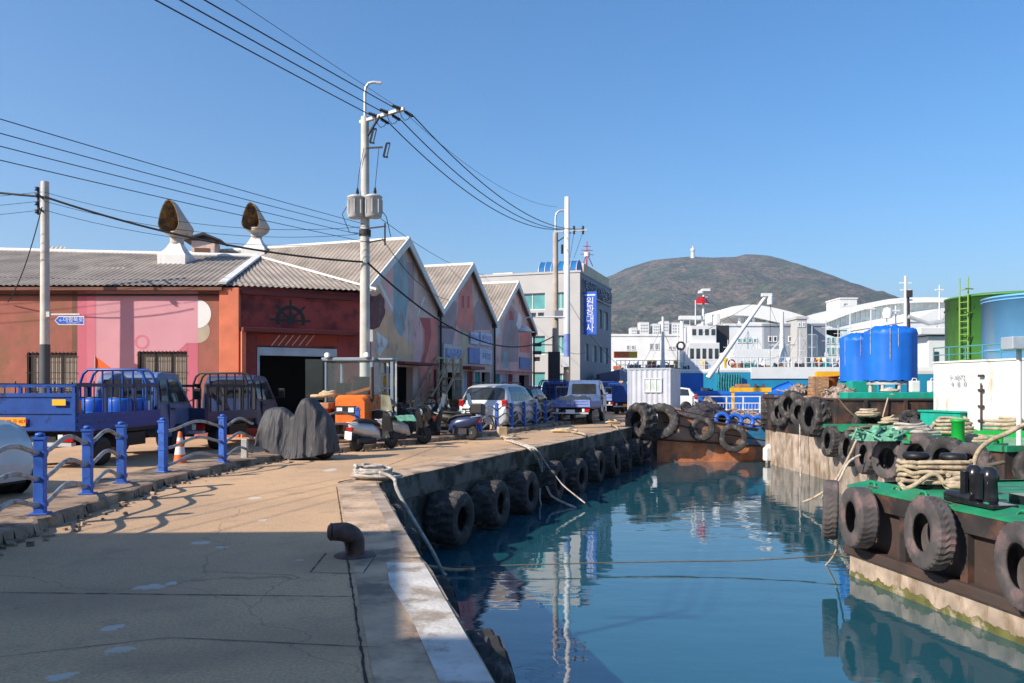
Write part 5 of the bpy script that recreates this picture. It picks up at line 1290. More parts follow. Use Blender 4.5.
# station: x, z top, roof half width, belt z, body half width (fractions of half width)
MPV = [(0, .62, .80, .58, .86), (.04, .95, .84, .9, .95), (.14, 1.10, .84, 1.02, .98), (.46, 1.68, .74, 1.04, 1), (.9, 1.755, .73, 1.04, 1), (2.3, 1.76, .74, 1.04, 1), (2.95, 1.68, .74, 1.02, 1), (3.75, 1.13, .80, 1.0, .99), (4.4, .99, .80, .9, .96), (4.75, .82, .74, .75, .9), (4.86, .55, .7, .5, .8)]
car('silver people carrier with dark rear window parked beside the far fence posts', (AX(482, 29.6) , 29.6, 0), R(18.8), M['silver'], (4.86, 1.98), MPV, wheels=((.95, .34), (3.9, .34)),
    glass_x={'side': [((.62, .75), (1.55, 1.55)), ((1.62, 1.62), (2.45, 2.40)), ((2.52, 2.48), (3.35, 2.85))], 'rear': (.17, .43), 'front': (3.0, 3.68), 'tail': (.06, .2)}, rails=1.76)
HATCH = [(0, .6, .8, .55, .84), (.05, .92, .85, .88, .95), (.2, 1.05, .84, .95, 1), (.55, 1.42, .74, .97, 1), (1.2, 1.50, .74, .96, 1), (1.9, 1.47, .74, .95, 1), (2.7, 1.02, .8, .93, 1), (3.3, .90, .8, .82, .97), (3.58, .72, .75, .66, .9), (3.66, .5, .7, .45, .8)]
GX = {'side': [((.55, .65), (1.35, 1.35)), ((1.42, 1.42), (2.45, 2.0))], 'rear': (.22, .52), 'front': (1.95, 2.65), 'tail': (.1, .3)}
JEEP = [(0, .65, .8, .6, .88), (.05, .95, .85, .9, .95), (.25, 1.2, .82, 1.0, 1), (.6, 1.62, .74, 1.06, 1), (1.3, 1.70, .74, 1.06, 1), (2.4, 1.66, .74, 1.06, 1), (3.15, 1.24, .8, 1.04, 1), (3.75, 1.16, .82, 1.0, .99), (4.0, 1.06, .8, .92, .97), (4.16, .86, .75, .75, .93), (4.2, .5, .7, .45, .85)]
car('silver car whose front corner and wheel show at the left edge', (-11.45, 12.0, 0), R(101), M['silver'], (4.2, 1.75), JEEP, wheels=((.85, .36), (3.68, .38)), glass_x={'side': GS['side'] if False else [((.6, .7), (1.4, 1.4)), ((1.48, 1.48), (2.9, 2.4))], 'rear': (.28, .56), 'front': (2.45, 3.1), 'tail': (.1, .3), 'head': (3.9, 4.12)}, steer=R(-8))
SUV = [(0, .65, .8, .6, .88), (.05, .95, .85, .9, .95), (.25, 1.2, .82, 1.0, 1), (.6, 1.58, .74, 1.02, 1), (1.3, 1.66, .74, 1.02, 1), (2.4, 1.62, .74, 1.0, 1), (3.2, 1.1, .8, .98, 1), (3.9, .98, .8, .88, .97), (4.25, .8, .75, .7, .9), (4.35, .5, .7, .45, .8)]
GS = {'side': [((.6, .7), (1.4, 1.4)), ((1.48, 1.48), (2.9, 2.4))], 'rear': (.28, .56), 'front': (2.45, 3.15), 'tail': (.1, .3)}
car('white estate car parked right of the grey site cabin', (AX(700, 55), 55.5, 0), R(-78), M['whitecar'], (4.35, 1.75), SUV, wheels=((.85, .32), (3.45, .32)), glass_x=GS)
car('dark car mostly hidden in front of the silver people carrier', (AX(512, 36.5), 36.5, 0), R(18.8), M['black'], (4.35, 1.75), SUV, wheels=((.85, .32), (3.45, .32)), glass_x=GS)
car('dark hatchback parked by the far end of the mural warehouses', (AX(528, 42.5), 42.5, 0), R(18.8), M['trucknavy'], (3.66, 1.66), HATCH, wheels=((.62, .30), (2.95, .30)), glass_x=GX)

# orange loader
LD = Vector((AX(357, 23.4), 23.4, 0)); t = thing('wheel_loader', 'orange loader with pale cab frame parked by the garage door', 'loader', LD, R(-8))
m = MB(); m.loft([[(-.5 * k + .1, y, z0), (.5 * k + .1, y, z0), (.5 * k + .1, y, z1), (.4 * k + .1, y, z1 + .1), (-.4 * k + .1, y, z1 + .1), (-.5 * k + .1, y, z1)] for k, y, z0, z1 in ((.86, -.9, .62, 1.22), (1, -.7, .55, 1.3), (1, .9, .55, 1.3), (.95, 1.6, .6, 1.1))], True, 0, False); m.build('hood', M['orange'], t, bevel=.04)
m = MB(); m.box((-.02, -.91, .98), (.62, .04, .22)); gr = m.build('grille', M['black'], t)
for s in (-1, 1): m = MB(); m.box((-.02 + s * .17, -.935, .98), (.16, .03, .13)); m.build('lamp', M['lamp_glass'], gr)
m = MB()
for x, y in ((-1.0, .1), (.42, .1), (-1.0, 1.5), (.42, 1.5), (.95, .4)): m.box((x, y, 1.75), (.1, .1, 1.4))
m.b2(-1.1, .52, 0, 1.6, 2.40, 2.50); m.b2(.52, 1.0, .3, 1.5, 2.42, 2.49); m.b2(-1.05, .5, .05, .1, 1.1, 1.18); m.build('cab_frame', mat('cabsteel', (.20, .25, .30), .5, .2), t, bevel=.02)
m = MB(); m.b2(-.94, .36, .08, .092, 1.2, 2.4); m.b2(.41, .42, .2, 1.4, 1.2, 2.4); m.b2(-1.04, -1.03, .2, 1.4, 1.2, 2.4); gl_ = bpy.data.materials.new('clear_glass'); gl_.use_nodes = True
_b = gl_.node_tree.nodes['Principled BSDF']; _b.inputs['Base Color'].default_value = (.8, .9, .9, 1); _b.inputs['Roughness'].default_value = .05; _b.inputs['Transmission Weight'].default_value = .95; _b.inputs['IOR'].default_value = 1.05
m.build('cab_glass', gl_, t)
m = MB(); m.box((-1.28, -.1, 1.85), (.5, .03, 1.2), .5); m.build('cab_door', M['glass'], t)
m = MB(); m.b2(-.75, -.5, .3, .9, 1.0, 1.75); m.cyl((-.3, .35, 1.2), (-.25, .5, 1.75), .03, .03, 6); m.tube([(-.25 + .2 * math.cos(R(a)), .5 + .06 * math.sin(R(a)), 1.75 + .19 * math.sin(R(a))) for a in range(0, 360, 30)], .02, 6, True); m.build('steering_column', M['black'], t)
m = MB(); m.cyl((.62, -.5, 1.2), (.62, -.5, 2.2), .06, .05, 8); m.build('exhaust_pipe', M['hullrust'], t)
for x in (-.9, .3): m = MB(); m.lathe([(.0, -.05), (.09, -.03), (.09, .03), (.06, .06)], 10, Matrix.Translation((x, -.03, 2.56)) @ Matrix.Rotation(R(90), 4, 'X')); m.build('work_lamp', M['lamp_glass'], t)
m = MB()
for z in (1.2, 1.6, 2.0, 2.38): m.b2(.56, 1.05, .45, .5, z - .03, z + .03)
for x in (.56, .8, 1.05): m.b2(x - .03, x + .03, .4, .46, .5, 2.4)
m.build('mast_frame', M['metalgrey'], t)
m = MB(); m.b2(.62, .98, .52, .7, 1.66, 1.95); m.b2(.6, .75, .52, .7, 1.25, 1.5); m.build('tool_box', M['yellow'], t)
m = MB(); m.loft([[(-1.05, y, z) for y, z in ((-.75, .6), (-.7, 1.0), (-.3, 1.15), (.1, 1.0), (.15, .6))], [(-.62, y, z) for y, z in ((-.75, .6), (-.7, 1.0), (-.3, 1.15), (.1, 1.0), (.15, .6))]], True, 0, False); m.build('wheel_guard', M['orange'], t)
m = MB(); m.b2(-.45, .1, .6, 1.1, 1.0, 1.3); m.b2(-.45, .1, 1.0, 1.15, 1.3, 1.95); m.build('seat', M['black'], t, bevel=.05)
for x in (-.85, .85):
    for y in (-.3, 1.5): wheel(t, x, y, .5, .34, M['orange'])
m = MB(); m.b2(-1.2, -.5, -.95, -.2, 1.0, 1.18); m.build('side_deck', M['wood_red'], t, bevel=.03)
heap('hose_coil', 'coiled pale hose lying on the orange loader hood', on_truck(t, -.75, -.5, 1.3), .42, .3, .16, .05, 4, M['wood_pale'], 21)
m = MB(); m.bar(on_truck(t, -.2, -.3, 1.42), on_truck(t, .5, .0, 1.62), .18, .08); tag(m.build('timber_offcut', M['wood']), 'brown timber offcut propped on the orange loader hood', 'timber')

# ---------------------------------------------------------------- scooters and the covered motorcycle
def scooter(label, loc, heading, paint, shield=None, box=None, plate=True, lean=0):
    t = thing('scooter', label, 'scooter', loc, R(90) - heading, 'scooters parked along the fence')
    t.rotation_euler[0] = lean
    for x in (-.62, .62):
        m = MB(); MM = Matrix.Translation((x, 0, .23)) @ Matrix.Rotation(R(90), 4, 'X'); m.lathe([(.14, -.05), (.2, -.055), (.23, -.03), (.23, .03), (.2, .055), (.14, .05)], 20, MM); w_ = m.build('wheel', M['black'], t)
        m = MB(); m.lathe([(.145, -.03), (.05, -.02), (.03, -.06), (.03, .06), (.05, .02), (.145, .03)], 12, MM); m.build('rim', M['metalgrey'], w_)
    def ring(x, hw, z0, z1): return [(x, hw * math.cos(a) , (z0 + z1) / 2 + (z1 - z0) / 2 * math.sin(a)) for a in [2 * math.pi * i / 14 for i in range(14)]]
    m = MB(); m.loft([ring(-.9, .06, .62, .72), ring(-.8, .14, .5, .76), ring(-.5, .18, .36, .76), ring(-.2, .19, .3, .72), ring(.02, .16, .26, .6), ring(.1, .12, .22, .34)], True); m.build('rear_body', paint, t)
    m = MB(); m.loft([ring(-.72, .11, .72, .80), ring(-.5, .16, .72, .84), ring(-.15, .15, .68, .80), ring(.08, .09, .6, .72)], True); m.build('seat', M['black'], t)
    m = MB(); m.b2(.05, .45, -.15, .15, .22, .29); m.build('floorboard', M['charcoal'], t, bevel=.02)
    m = MB(); m.loft([ring(.42, .17, .2, .34), ring(.47, .2, .25, .62), ring(.42, .2, .5, .88), ring(.36, .12, .86, .98)], True); m.build('leg_shield', M['black'], t)
    m = MB(); m.tube([(.62, .07, .23), (.52, .07, .55), (.4, .0, .95)], .02, 6); m.tube([(.62, -.07, .23), (.52, -.07, .55), (.4, 0, .9)], .02, 6); m.loft([ring(.42, .05, .42, .47), ring(.62, .08, .44, .5), ring(.82, .05, .36, .42)], True); m.build('fork', M['charcoal'], t)
    m = MB(); m.tube([(.22, -.36, .98), (.3, -.2, 1.02), (.36, 0, .98), (.3, .2, 1.02), (.22, .36, .98)], .017, 6); hb = m.build('handlebar', M['black'], t)
    for s in (1, -1):
        m = MB(); m.tube([(.28, s * .25, 1.0), (.3, s * .33, 1.16)], .008, 5); m.box((.3, s * .36, 1.2), (.03, .13, .08)); m.build('mirror', M['black'], hb)
    m = MB(); m.lathe([(0, .05), (.08, .03), (.1, 0), (.06, -.08)], 12, Matrix.Translation((.45, 0, .92)) @ Matrix.Rotation(R(80), 4, 'Y')); m.build('headlight', M['lamp_glass'], t)
    m = MB(); m.b2(-.5, -.05, -.12, .12, .18, .36); m.lathe([(.06, -.28), (.07, .25), (.03, .28)], 10, Matrix.Translation((-.5, -.16, .3)) @ Matrix.Rotation(R(90), 4, 'Y')); m.build('engine', M['charcoal'], t)
    m = MB(); m.box((-.89, 0, .58), (.05, .2, .08)); m.build('tail_light', M['redlight'], t)
    if plate: m = MB(); m.box((-.93, 0, .42), (.015, .24, .2)); m.build('number_plate', M['plate_white'], t)
    m = MB(); m.tube([(-.62, -.12, .7), (-.9, -.12, .74), (-.98, 0, .75), (-.9, .12, .74), (-.62, .12, .7)], .012, 6); m.build('grab_rail', M['metalgrey'], t)
    if shield:
        m = MB(); m.loft([[(.44 - .1 * j / 4 - .06 * (i - 3) ** 2 / 9, (i - 3) / 3 * (.22 - .015 * j), 1.0 + .42 * j / 4) for i in range(7)] for j in range(5)], False, 0, True, False); m.build('windshield', M[shield], t)
    if box: m = MB(); m.b2(-1.0, -.62, -.2, .2, .8, 1.12); m.build('top_box', M[box], t, bevel=.04)
    return t
sc = [
 ('beige scooter with white rear plate nearest the orange loader', (374, 450), R(35), M['silver'], 'helmet', None, 1),
 ('dark grey scooter draped with a green cloth, second from the loader', (405, 445), R(52), M['metalgrey'], None, None, 0),
 ('black scooter with tall windshield and front wheel toward the camera', (452, 440), R(-75), M['trucknavy'], 'glass_pale', 'black', 0),
 ('maroon scooter standing behind the two nearest scooters', (418, 436), R(40), M['maroon'], None, 'black', 1),
 ('white scooter with a black top box between loader and green cloth', (388, 440), R(48), M['whitecar'], None, 'black', 1),
 ('bright red scooter second row behind the maroon one', (428, 431), R(50), M['redlight'], None, None, 1),
 ('small green scooter in the back row by the stair', (443, 430), R(-60), M['gclothe'], None, None, 0),
 ('black scooter with silver shield facing the water near the bicycle', (461, 434), R(105), M['black'], 'glass_pale', None, 0),
 ('blue grey scooter tucked against the kerb behind the white one', (397, 436), R(30), M['slate'], None, 'charcoal', 1),
 ('old brown scooter hemmed in behind the black windshield scooter', (436, 433), R(60), M['wood_red'], 'helmet', None, 0)]
for lb, p, h, c, sh, bx, pl_ in sc: scooter(lb, G(*p), h, c, sh, bx, pl_, R(5))
p = G(408, 446); t = thing('cloth', 'green and white cloth thrown over the seat of the dark grey scooter', 'cloth', (p.x - .1, p.y - .05, .62), .5)
m = MB(); rd = random.Random(2); m.loft([[(-.28 + .09 * i, -.26 + .1 * j + rd.uniform(-.02, .02), .24 - .9 * abs(-.26 + .1 * j) ** 1.3 + rd.uniform(-.02, .02)) for i in range(7)] for j in range(7)], False, 0, True, False); m.build('fabric', M['gclothe'], t)
for o in [0]:
    t = thing('bicycle', 'old dark bicycle leaning by the first far fence post', 'bicycle', G(470, 434), R(20)); t.rotation_euler[0] = R(8)
    for x in (-.52, .52):
        m = MB(); m.tube([(x + .33 * math.cos(R(a)), 0, .34 + .33 * math.sin(R(a))) for a in range(0, 360, 15)], .02, 6, True)
        for a in range(0, 180, 20): m.bar((x + .32 * math.cos(R(a)), 0, .34 + .32 * math.sin(R(a))), (x - .32 * math.cos(R(a)), 0, .34 - .32 * math.sin(R(a))), .004)
        m.build('wheel', M['black'], t)
    m = MB()
    for a, b in (((-.52, 0, .34), (-.18, 0, .78)), ((-.52, 0, .34), (-.08, 0, .3)), ((-.08, 0, .3), (-.2, 0, .85)), ((-.08, 0, .3), (.36, 0, .74)), ((-.19, 0, .8), (.35, 0, .8)), ((.52, 0, .34), (.34, 0, .9))): m.cyl(a, b, .018, .018, 7)
    m.build('frame', M['charcoal'], t)
    m = MB(); m.loft([[(-.32, -.09, .86), (-.32, .09, .86), (-.32, .06, .9), (-.32, -.06, .9)], [(-.05, -.03, .86), (-.05, .03, .86), (-.05, .02, .9), (-.05, -.02, .9)]], True); m.build('saddle', M['black'], t)
    m = MB(); m.tube([(.3, -.28, 1.0), (.36, -.1, .98), (.34, 0, .92), (.36, .1, .98), (.3, .28, 1.0)], .012, 6); m.build('handlebar', M['black'], t)
# helmet box items
t = thing('concrete_block', 'pale concrete block at the foot of the far fence posts', 'block', G(496, 432.5), .3); m = MB(); m.b2(-.2, .2, -.12, .12, 0, .34); m.build('block', M['buff'], t, bevel=.02)
m = MB(); m.box(G(502, 432, .16), (.28, .25, .34), .3); tag(m.build('cardboard_box', M['wood_pale'], bevel=.01), 'small brown box beside the pale concrete block', 'box')
# covered motorcycle
CB = G(298, 459); t = thing('covered_motorcycle', 'motorcycle under a draped dark grey cover beside the fence', 'motorcycle', CB, R(-12))
hm = [(-.88, .70), (-.82, .98), (-.74, 1.12), (-.58, 1.17), (-.36, 1.17), (-.24, 1.10), (-.1, .99), (.0, 1.02), (.10, 1.24), (.18, 1.37), (.30, 1.40), (.38, 1.36), (.5, 1.22), (.64, 1.08), (.78, .96), (.88, .58)]
rings = []; rd = random.Random(12)
hx = []
for (a, za), (b, zb) in zip(hm[:-1], hm[1:]):
    for i in range(3): hx.append((a + (b - a) * i / 3, za + (zb - za) * i / 3))
hx.append(hm[-1])
for q, (x, zt) in enumerate(hx):
    row = []; f = (x + .86) / 1.7; zb = .17 - .13 * math.sin(math.pi * f) + (.16 if x < -.5 else 0) * (1 - f); wt = .10 + (.16 if .0 < x < .6 else .06); wb = .37 + .015 * math.sin(q * .7)
    for k in range(25):
        u = -1 + 2 * k / 24; au = abs(u); s = 1 if u > 0 else -1
        pl = .55 * abs(math.sin(q * .62 + s * .8)) + .3 * abs(math.sin(q * 1.15 + 2 * s)) - .35
        if au < .3: y = wt * au / .3; z = zt - .05 * (au / .3) ** 2
        else:
            g_ = (au - .3) / .7; y = wt + (wb - wt) * g_ ** 1.05 + .085 * pl * g_ ** 1.3; z = zt - .05 + (zb - zt + .05) * g_
            y += .022 * g_ ** 1.5 * (math.sin(q * .55 + s * 2 + g_ * 2.5) + .5 * math.sin(q * 1.3 + 1 - g_ * 2)) + .05 * math.sin(math.pi * g_) * (1 if -.3 > x or x > .5 else -.6); 
        if x in (hx[0][0], hx[-1][0]): y *= .75
        row.append((x + .02 * math.sin(k * 1.7) * au, s * y, z))
    rings.append(row)
m = MB(); m.loft(rings, False, 0, True, False); m.add(rings[0], [tuple(range(25))], 0, False); m.add(rings[-1], [tuple(range(25))[::-1]], 0, False)
cv = m.build('cover', M['cover'], t); sb_ = cv.modifiers.new('s', 'SUBSURF'); sb_.levels = 1; sb_.render_levels = 2
for x in (-.55, .62):
    m = MB(); m.lathe([(.1, -.06), (.24, -.06), (.28, -.03), (.28, .03), (.24, .06), (.1, .06)], 20, Matrix.Translation((x, 0, .28)) @ Matrix.Rotation(R(90), 4, 'X')); m.build('wheel', M['black'], t)
# stair and timber debris at the second warehouse
S0 = G0 + GU * 6.2; nO = Vector((GU.y, -GU.x, 0))
t = thing('timber_stair', 'pale wooden stair frame with railing against the mural warehouse', 'stair', S0 + nO * .5, GRZ)
m = MB()
for y in (-.35, .35):
    m.bar((-2.2, y, .05), (.2, y, 2.0), .1, .06); m.bar((-2.3, y, 1.0), (.2, y, 2.95), .06)
    for k in range(4): x = -2.2 + k * .8; z = .05 + (x + 2.2) * .8; m.bar((x, y, z), (x, y, z + .95), .05)
    for x in (.25, 1.1): m.bar((x, y, 0), (x, y, 2.9), .09)
    m.bar((.2, y, 2.0), (1.15, y, 2.0), .09); m.bar((.2, y, 2.9), (1.15, y, 2.9), .07); m.bar((.25, y, 2.05), (1.1, y, 2.85), .05)
m.build('frame', M['wood_pale'], t)
m = MB()
for k in range(7): x = -2.0 + k * .3; m.box((x, 0, .2 + k * .25), (.26, .66, .05))
m.b2(.2, 1.15, -.4, .4, 2.0, 2.06); m.build('steps', M['wood'], t)
pb = thing('scrap_pile', 'heap of reddish broken timber in front of the wooden stair', 'scrap heap', S0 + nO * 1.3 - GU * 1.2, GRZ)
m = MB(); rd = random.Random(31)
for i in range(110):
    f = rd.random(); c = Vector((-1.2 + 2.4 * f, rd.gauss(0, .3), rd.uniform(.05, .15 + 1.25 * f)))
    q = Matrix.Rotation(rd.uniform(0, 6), 3, 'Z') @ Matrix.Rotation(rd.uniform(-.9, .9), 3, 'Y')
    m.box(c, (rd.uniform(.25, .7), rd.uniform(.06, .22), rd.uniform(.04, .16)), 0, 0, q)
m.build('timber', M['wood_red'], pb); pb.children[0]['kind'] = 'stuff'
for k, (dx, c) in enumerate(((0, 'teal'), (.45, 'teal'))):
    t = thing('fish_crate', ('left' if k == 0 else 'right') + ' green plastic crate beside the nearest warehouse doorway', 'crate', G0 + GU * (4.6 + dx) + nO * .5, GRZ, 'green crates beside the doorway')
    m = MB(); m.b2(-.2, .2, -.2, .2, 0, .04); m.b2(-.2, .2, -.2, -.17, .04, .75); m.b2(-.2, .2, .17, .2, .04, .75); m.b2(-.2, -.17, -.17, .17, .04, .75); m.b2(.17, .2, -.17, .17, .04, .75); m.build('body', M['teal'], t)
# grey site cabin
cb = thing('site_cabin', 'grey corrugated site cabin with a sliding window at the quay end', 'cabin', (AX(628, 45), 45, 0), GRZ - R(90))
CW, CD, CHt = 2.35, 4.6, 2.62
m = MB(); 
def corrwall(m, a, b, z0, z1, per=.28, amp=.03):
    a, b = Vector(a), Vector(b); t_ = (b - a); L = t_.length; t_.normalize(); n = Vector((t_.y, -t_.x, 0)); N = int(L / per) * 4; vs = []
    for i in range(N + 1):
        f = i / N; k = i % 4; o = amp if k in (1, 2) else 0; p = a + t_ * (L * f) + n * o; vs += [(p.x, p.y, z0), (p.x, p.y, z1)]
    m.add(vs, [(2 * i, 2 * i + 2, 2 * i + 3, 2 * i + 1) for i in range(N)])
corrwall(m, (0, 0, 0), (CW, 0, 0), .1, CHt); corrwall(m, (CW, 0, 0), (CW, CD, 0), .1, CHt); corrwall(m, (0, CD, 0), (0, 0, 0), .1, CHt); corrwall(m, (CW, CD, 0), (0, CD, 0), .1, CHt)
m.build('wall', M['containergrey'], cb)
m = MB(); m.b2(-.05, CW + .05, -.05, CD + .05, CHt, CHt + .1); m.build('roof', M['steel'], cb)
m = MB(); m.b2(-.05, CW + .05, -.05, CD + .05, 0, .1)
for x in (-.02, CW - .04): m.b2(x, x + .07, -.06, .0, .1, CHt)
m.build('corner_frame', M['containergrey'], cb)
window(cb, Matrix.Translation((0, -.2, 0)), .9, 1.9, 1.35, 2.15, .15, M['glass_pale'], M['white_clean'], 3)
# railing along the far quay, yellow frame behind it
t = thing('quay_railing', 'white metal railing along the far quay behind the rusty barge', 'railing', (AX(693, 50), 50, 0), 0)
for k in range(6): m = MB(); x = k * 1.05; m.box((x, 0, .55), (.07, .07, 1.1)); m.build('post', M['white_clean'], t)
for z in (.25, .65, 1.07): m = MB(); m.b2(0, 5.25, -.025, .025, z - .03, z + .03); m.build('rail', M['white_clean'], t)
m = MB()
for k in range(26): x = .2 * k + .1; m.box((x, 0, .45), (.02, .02, .38))
m.build('balusters', M['white_clean'], t)
t = thing('gantry_frame', 'yellow painted steel frame behind the white railing', 'frame', (AX(728, 54), 53, 0), 0)
m = MB(); m.b2(0, .16, 0, .16, 0, 1.35); m.b2(2.2, 2.36, 0, .16, 0, 1.35); m.build('legs', M['yellow'], t); m = MB(); m.b2(-.1, 2.6, -.05, .2, 1.35, 1.62); m.build('beam', M['yellow'], t)
t = thing('net_heap', 'dark heap of nets and canvas on the quay right of the white car', 'net heap', (AX(703, 42.5), 42.5, 0), 0)
m = MB(); rd = random.Random(5); m.loft([[(.05 + 1.6 * i / 8 - .5, -.5 + .2 * j, max(0, 1.1 * math.sin(math.pi * i / 8) * math.sin(math.pi * j / 6) ** .6 + rd.uniform(-.12, .12))) for i in range(9)] for j in range(7)], False, 0, True, False); m.build('net', M['junk'], t)
# ---------------------------------------------------------------- near barge
NB = Vector((5.6, 13.2, 0)); NU = Vector((.153, -.9882, 0)).normalized(); NRZ = math.atan2(NU.y, NU.x)
nb = thing('work_barge', 'rusty black near barge with green gunwale, tyres and algae along its waterline', 'barge', NB, NRZ)
def nbw(x, y, z): return NB + NU * x + Vector((-NU.y, NU.x, 0)) * y + Vector((0, 0, z))
BL, BW = 11.2, 9.0
def wavy(m, x0, x1, y, z0, z1, mi=0, dz=0, n=40, seed=0, dent=.0):
    rd = random.Random(seed); vs = []
    for i in range(n + 1):
        x = x0 + (x1 - x0) * i / n; a = dz * rd.uniform(-1, 1); vs += [(x, y + dent * rd.uniform(-1, 1), z0 + a), (x, y + dent * rd.uniform(-1, 1), z1)]
    m.add(vs, [(2 * i, 2 * i + 2, 2 * i + 3, 2 * i + 1) for i in range(n)], mi)
m = MB()
wavy(m, 0, BL, 0, -4, -1.0, 0); m.poly([(0, 0, -4), (0, BW, -4), (0, BW, -1.0), (0, 0, -1.0)][::-1], 0)
m.build('lower_hull', M['hullbeige'], nb)
m = MB(); rd = random.Random(4); n = 320; vs = []
for i in range(n + 1):
    x = BL * i / n; vs += [(x, -.012, -1.8), (x, -.012, -1.40 + .10 * mnoise.fractal(Vector((i * .09, 3.1, 0)), .6, 2.2, 5) + rd.uniform(-.012, .012))]
m.add(vs, [(2 * i, 2 * i + 2, 2 * i + 3, 2 * i + 1) for i in range(n)]); m.add([(-.012, 0, -1.8), (-.012, BW, -1.8), (-.012, BW, -1.4), (-.012, 0, -1.4)], [(0, 1, 2, 3)][::-1])
m.build('waterline_growth', M['algae'], nb)
m = MB(); m.b2(.0, BL, -.07, .10, -1.14, -.98); m.b2(-.07, 0, -.07, BW, -1.14, -.98); m.build('rubbing_strake', M['hullrust'], nb, bevel=.02)
m = MB(); wavy(m, 0, BL, .10, -.99, -.28, 0, 0, 40, 2, .006); m.poly([(0, .1, -.98), (0, BW, -.98), (0, BW, -.04), (0, .1, -.04)][::-1], 0); m.build('side_panel', M['hullrust'], nb)
m = MB(); m.b2(-.02, BL, -.02, .12, -.32, -.05); m.b2(-.04, -.021, -.02, BW, -.32, -.05); m.build('top_strake', M['hullblack'], nb, bevel=.01)
for k in range(9):
    m = MB(); x = .02 + k * 1.28; m.b2(x, x + .14, .0, .099, -.98, -.32); m.build('rib', M['hullblack'], nb)
m = MB(); m.add([(-.04, -.03, -.05), (BL, -.03, -.05), (BL, -.03, -.01), (-.04, -.03, -.01), (BL, .38, .07), (-.04, .38, .07), (BL, .40, .03), (-.04, .40, .03)], [(0, 1, 2, 3), (3, 2, 4, 5), (5, 4, 6, 7), (0, 3, 5, 7)])
m.add([(-.04, -.03, -.05), (-.04, BW, -.05), (-.04, BW, .0), (-.04, -.03, -.01), (.3, BW, .05), (.3, .38, .07)], [(0, 3, 2, 1), (3, 5, 4, 2)]); m.build('gunwale', M['deckgreen'], nb)
m = MB(); m.poly([(0, .39, .03), (BL, .39, .03), (BL, BW, .03), (0, BW, .03)]); m.build('deck', M['deckgreen'], nb)
for k in range(15):
    x = .35 + k * .62; m = MB()
    pts = [(x + .09 * math.cos(R(a)), .16 + .02 * math.sin(R(a)), .015 + .07 * math.sin(R(a))) for a in range(0, 181, 20)]; m.tube(pts, .022, 6); m.build('lashing_eye', M['deckgreen'], nb)
ax = Vector((-.9986, .06, 0))
gp = 'tyre fenders on the near barge'
def ht(label, x, y, z, a, *arg, **kw): tyre(label, nbw(x, y, z), a, *arg, **kw)
ht('large grey tyre hung by the far corner of the near barge', .62, -.24, -.44, ax + Vector((0, .0, .04)), .505, .27, 'tyre_pale', .012, gp, .50, .2, n=64)
ht('large pinkish worn tyre, second on the side of the near barge', 2.3, -.25, -.38, ax + Vector((.0, -.03, .06)), .525, .27, 'tyre_pale', .03, gp, .50, 1.2, n=64)
ht('tyre at the right edge of the photo on the near barge side', 4.02, -.25, -.46, ax, .53, .28, 'tyre_pale', .035, gp, .50, 2.0, n=64)
ht('tyre seen edge on beyond the far corner of the near barge', -.45, -.08, -.48, Vector((-.93, .36, .03)), .5, .27, 'tyre_pale', .02, gp, .5, 2.4, n=64)
ht('tyre hung low on the near barge side beyond the frame edge', 5.9, -.20, -.46, ax, .53, .28, 'tyre_pale', .035, gp, .50, 2.0, n=64)
for k, x in enumerate((.62, 2.3, 4.02)):
    m = MB()
    m.tube([nbw(x, .1, .02), nbw(x, -.06, .05), nbw(x, -.13, -.1), nbw(x, -.16, -.2)], .015, 6); tag(m.build('tyre_lashing', M['rope_dark']), ('short dark lashing above the far corner tyre of the near barge', 'short dark lashing above the pinkish tyre of the near barge', 'short dark lashing above the right edge tyre of the near barge')[k], 'lashing', 'lashings of the near barge tyres')
# twin bollards with rope
bb = thing('twin_bollard', 'pair of black bollards wound with thick rope on the near barge', 'bollard', nbw(.9, .75, .03), NRZ)
q1, q2 = Vector((AX(916, 12.6), 12.6, .03)), Vector((AX(953, 12.4), 12.4, .03)); bi = inv(bb)
for q in (q1, q2):
    m = MB(); m.M = bi @ Matrix.Translation(q); m.lathe([(.16, 0), (.15, .44), (.19, .46), (.2, .5), (.18, .55), (0, .56)], 18); m.build('post', M['black'], bb)
m = MB(); m.M = bi; m.bar((q1 + q2) / 2 - Vector((.55, 0, -.02)), (q1 + q2) / 2 + Vector((.55, 0, .02)), .4, .04); m.build('base_plate', M['black'], bb)
pts = []; rd = random.Random(3)
for k in range(5):
    z = .10 + .075 * k
    for i in range(16):
        f = i / 16; a = 2 * math.pi * f; c = math.cos(a)
        ctr = q1 if c < 0 else q2
        pts.append(Vector((ctr.x + .24 * c * (1 if abs(c) > .2 else 1) , ctr.y + .26 * math.sin(a) + .05 * rd.uniform(-1, 1), z + .075 * f + rd.uniform(-.025, .025))))
rope('mooring_rope', 'thick buff rope wound round both black bollards of the near barge', [q1 + Vector((-.3, -.35, .0)), q1 + Vector((-.3, -.2, .12))] + pts, .034, M['rope'], None, 'rope', 8, 3)
rope('mooring_rope', 'loose rope end lying beside the wound bollards', [q1 + Vector((-.45, -.3, .03)), q1 + Vector((-.3, -.42, .05)), q1 + Vector((0.1, -.36, .25)), q1 + Vector((.25, -.5, .04)), q1 + Vector((.4, -.8, .04))], .036, M['rope'])
heap('rope_pile', 'pile of thick buff rope in front of the wound bollards', q2 + Vector((-.12, -.62, .03)), .42, .26, .24, .036, 6, M['rope'], 14)
rope('mooring_rope', 'thick rope arching from the bollards to the brown winch casing', [P(972, 470, 12.2), P(978, 452, 12.2), P(990, 441, 12.0), P(1008, 433, 11.9), P(1024, 425, 11.9), P(1050, 418, 11.9)], .036, M['rope'])
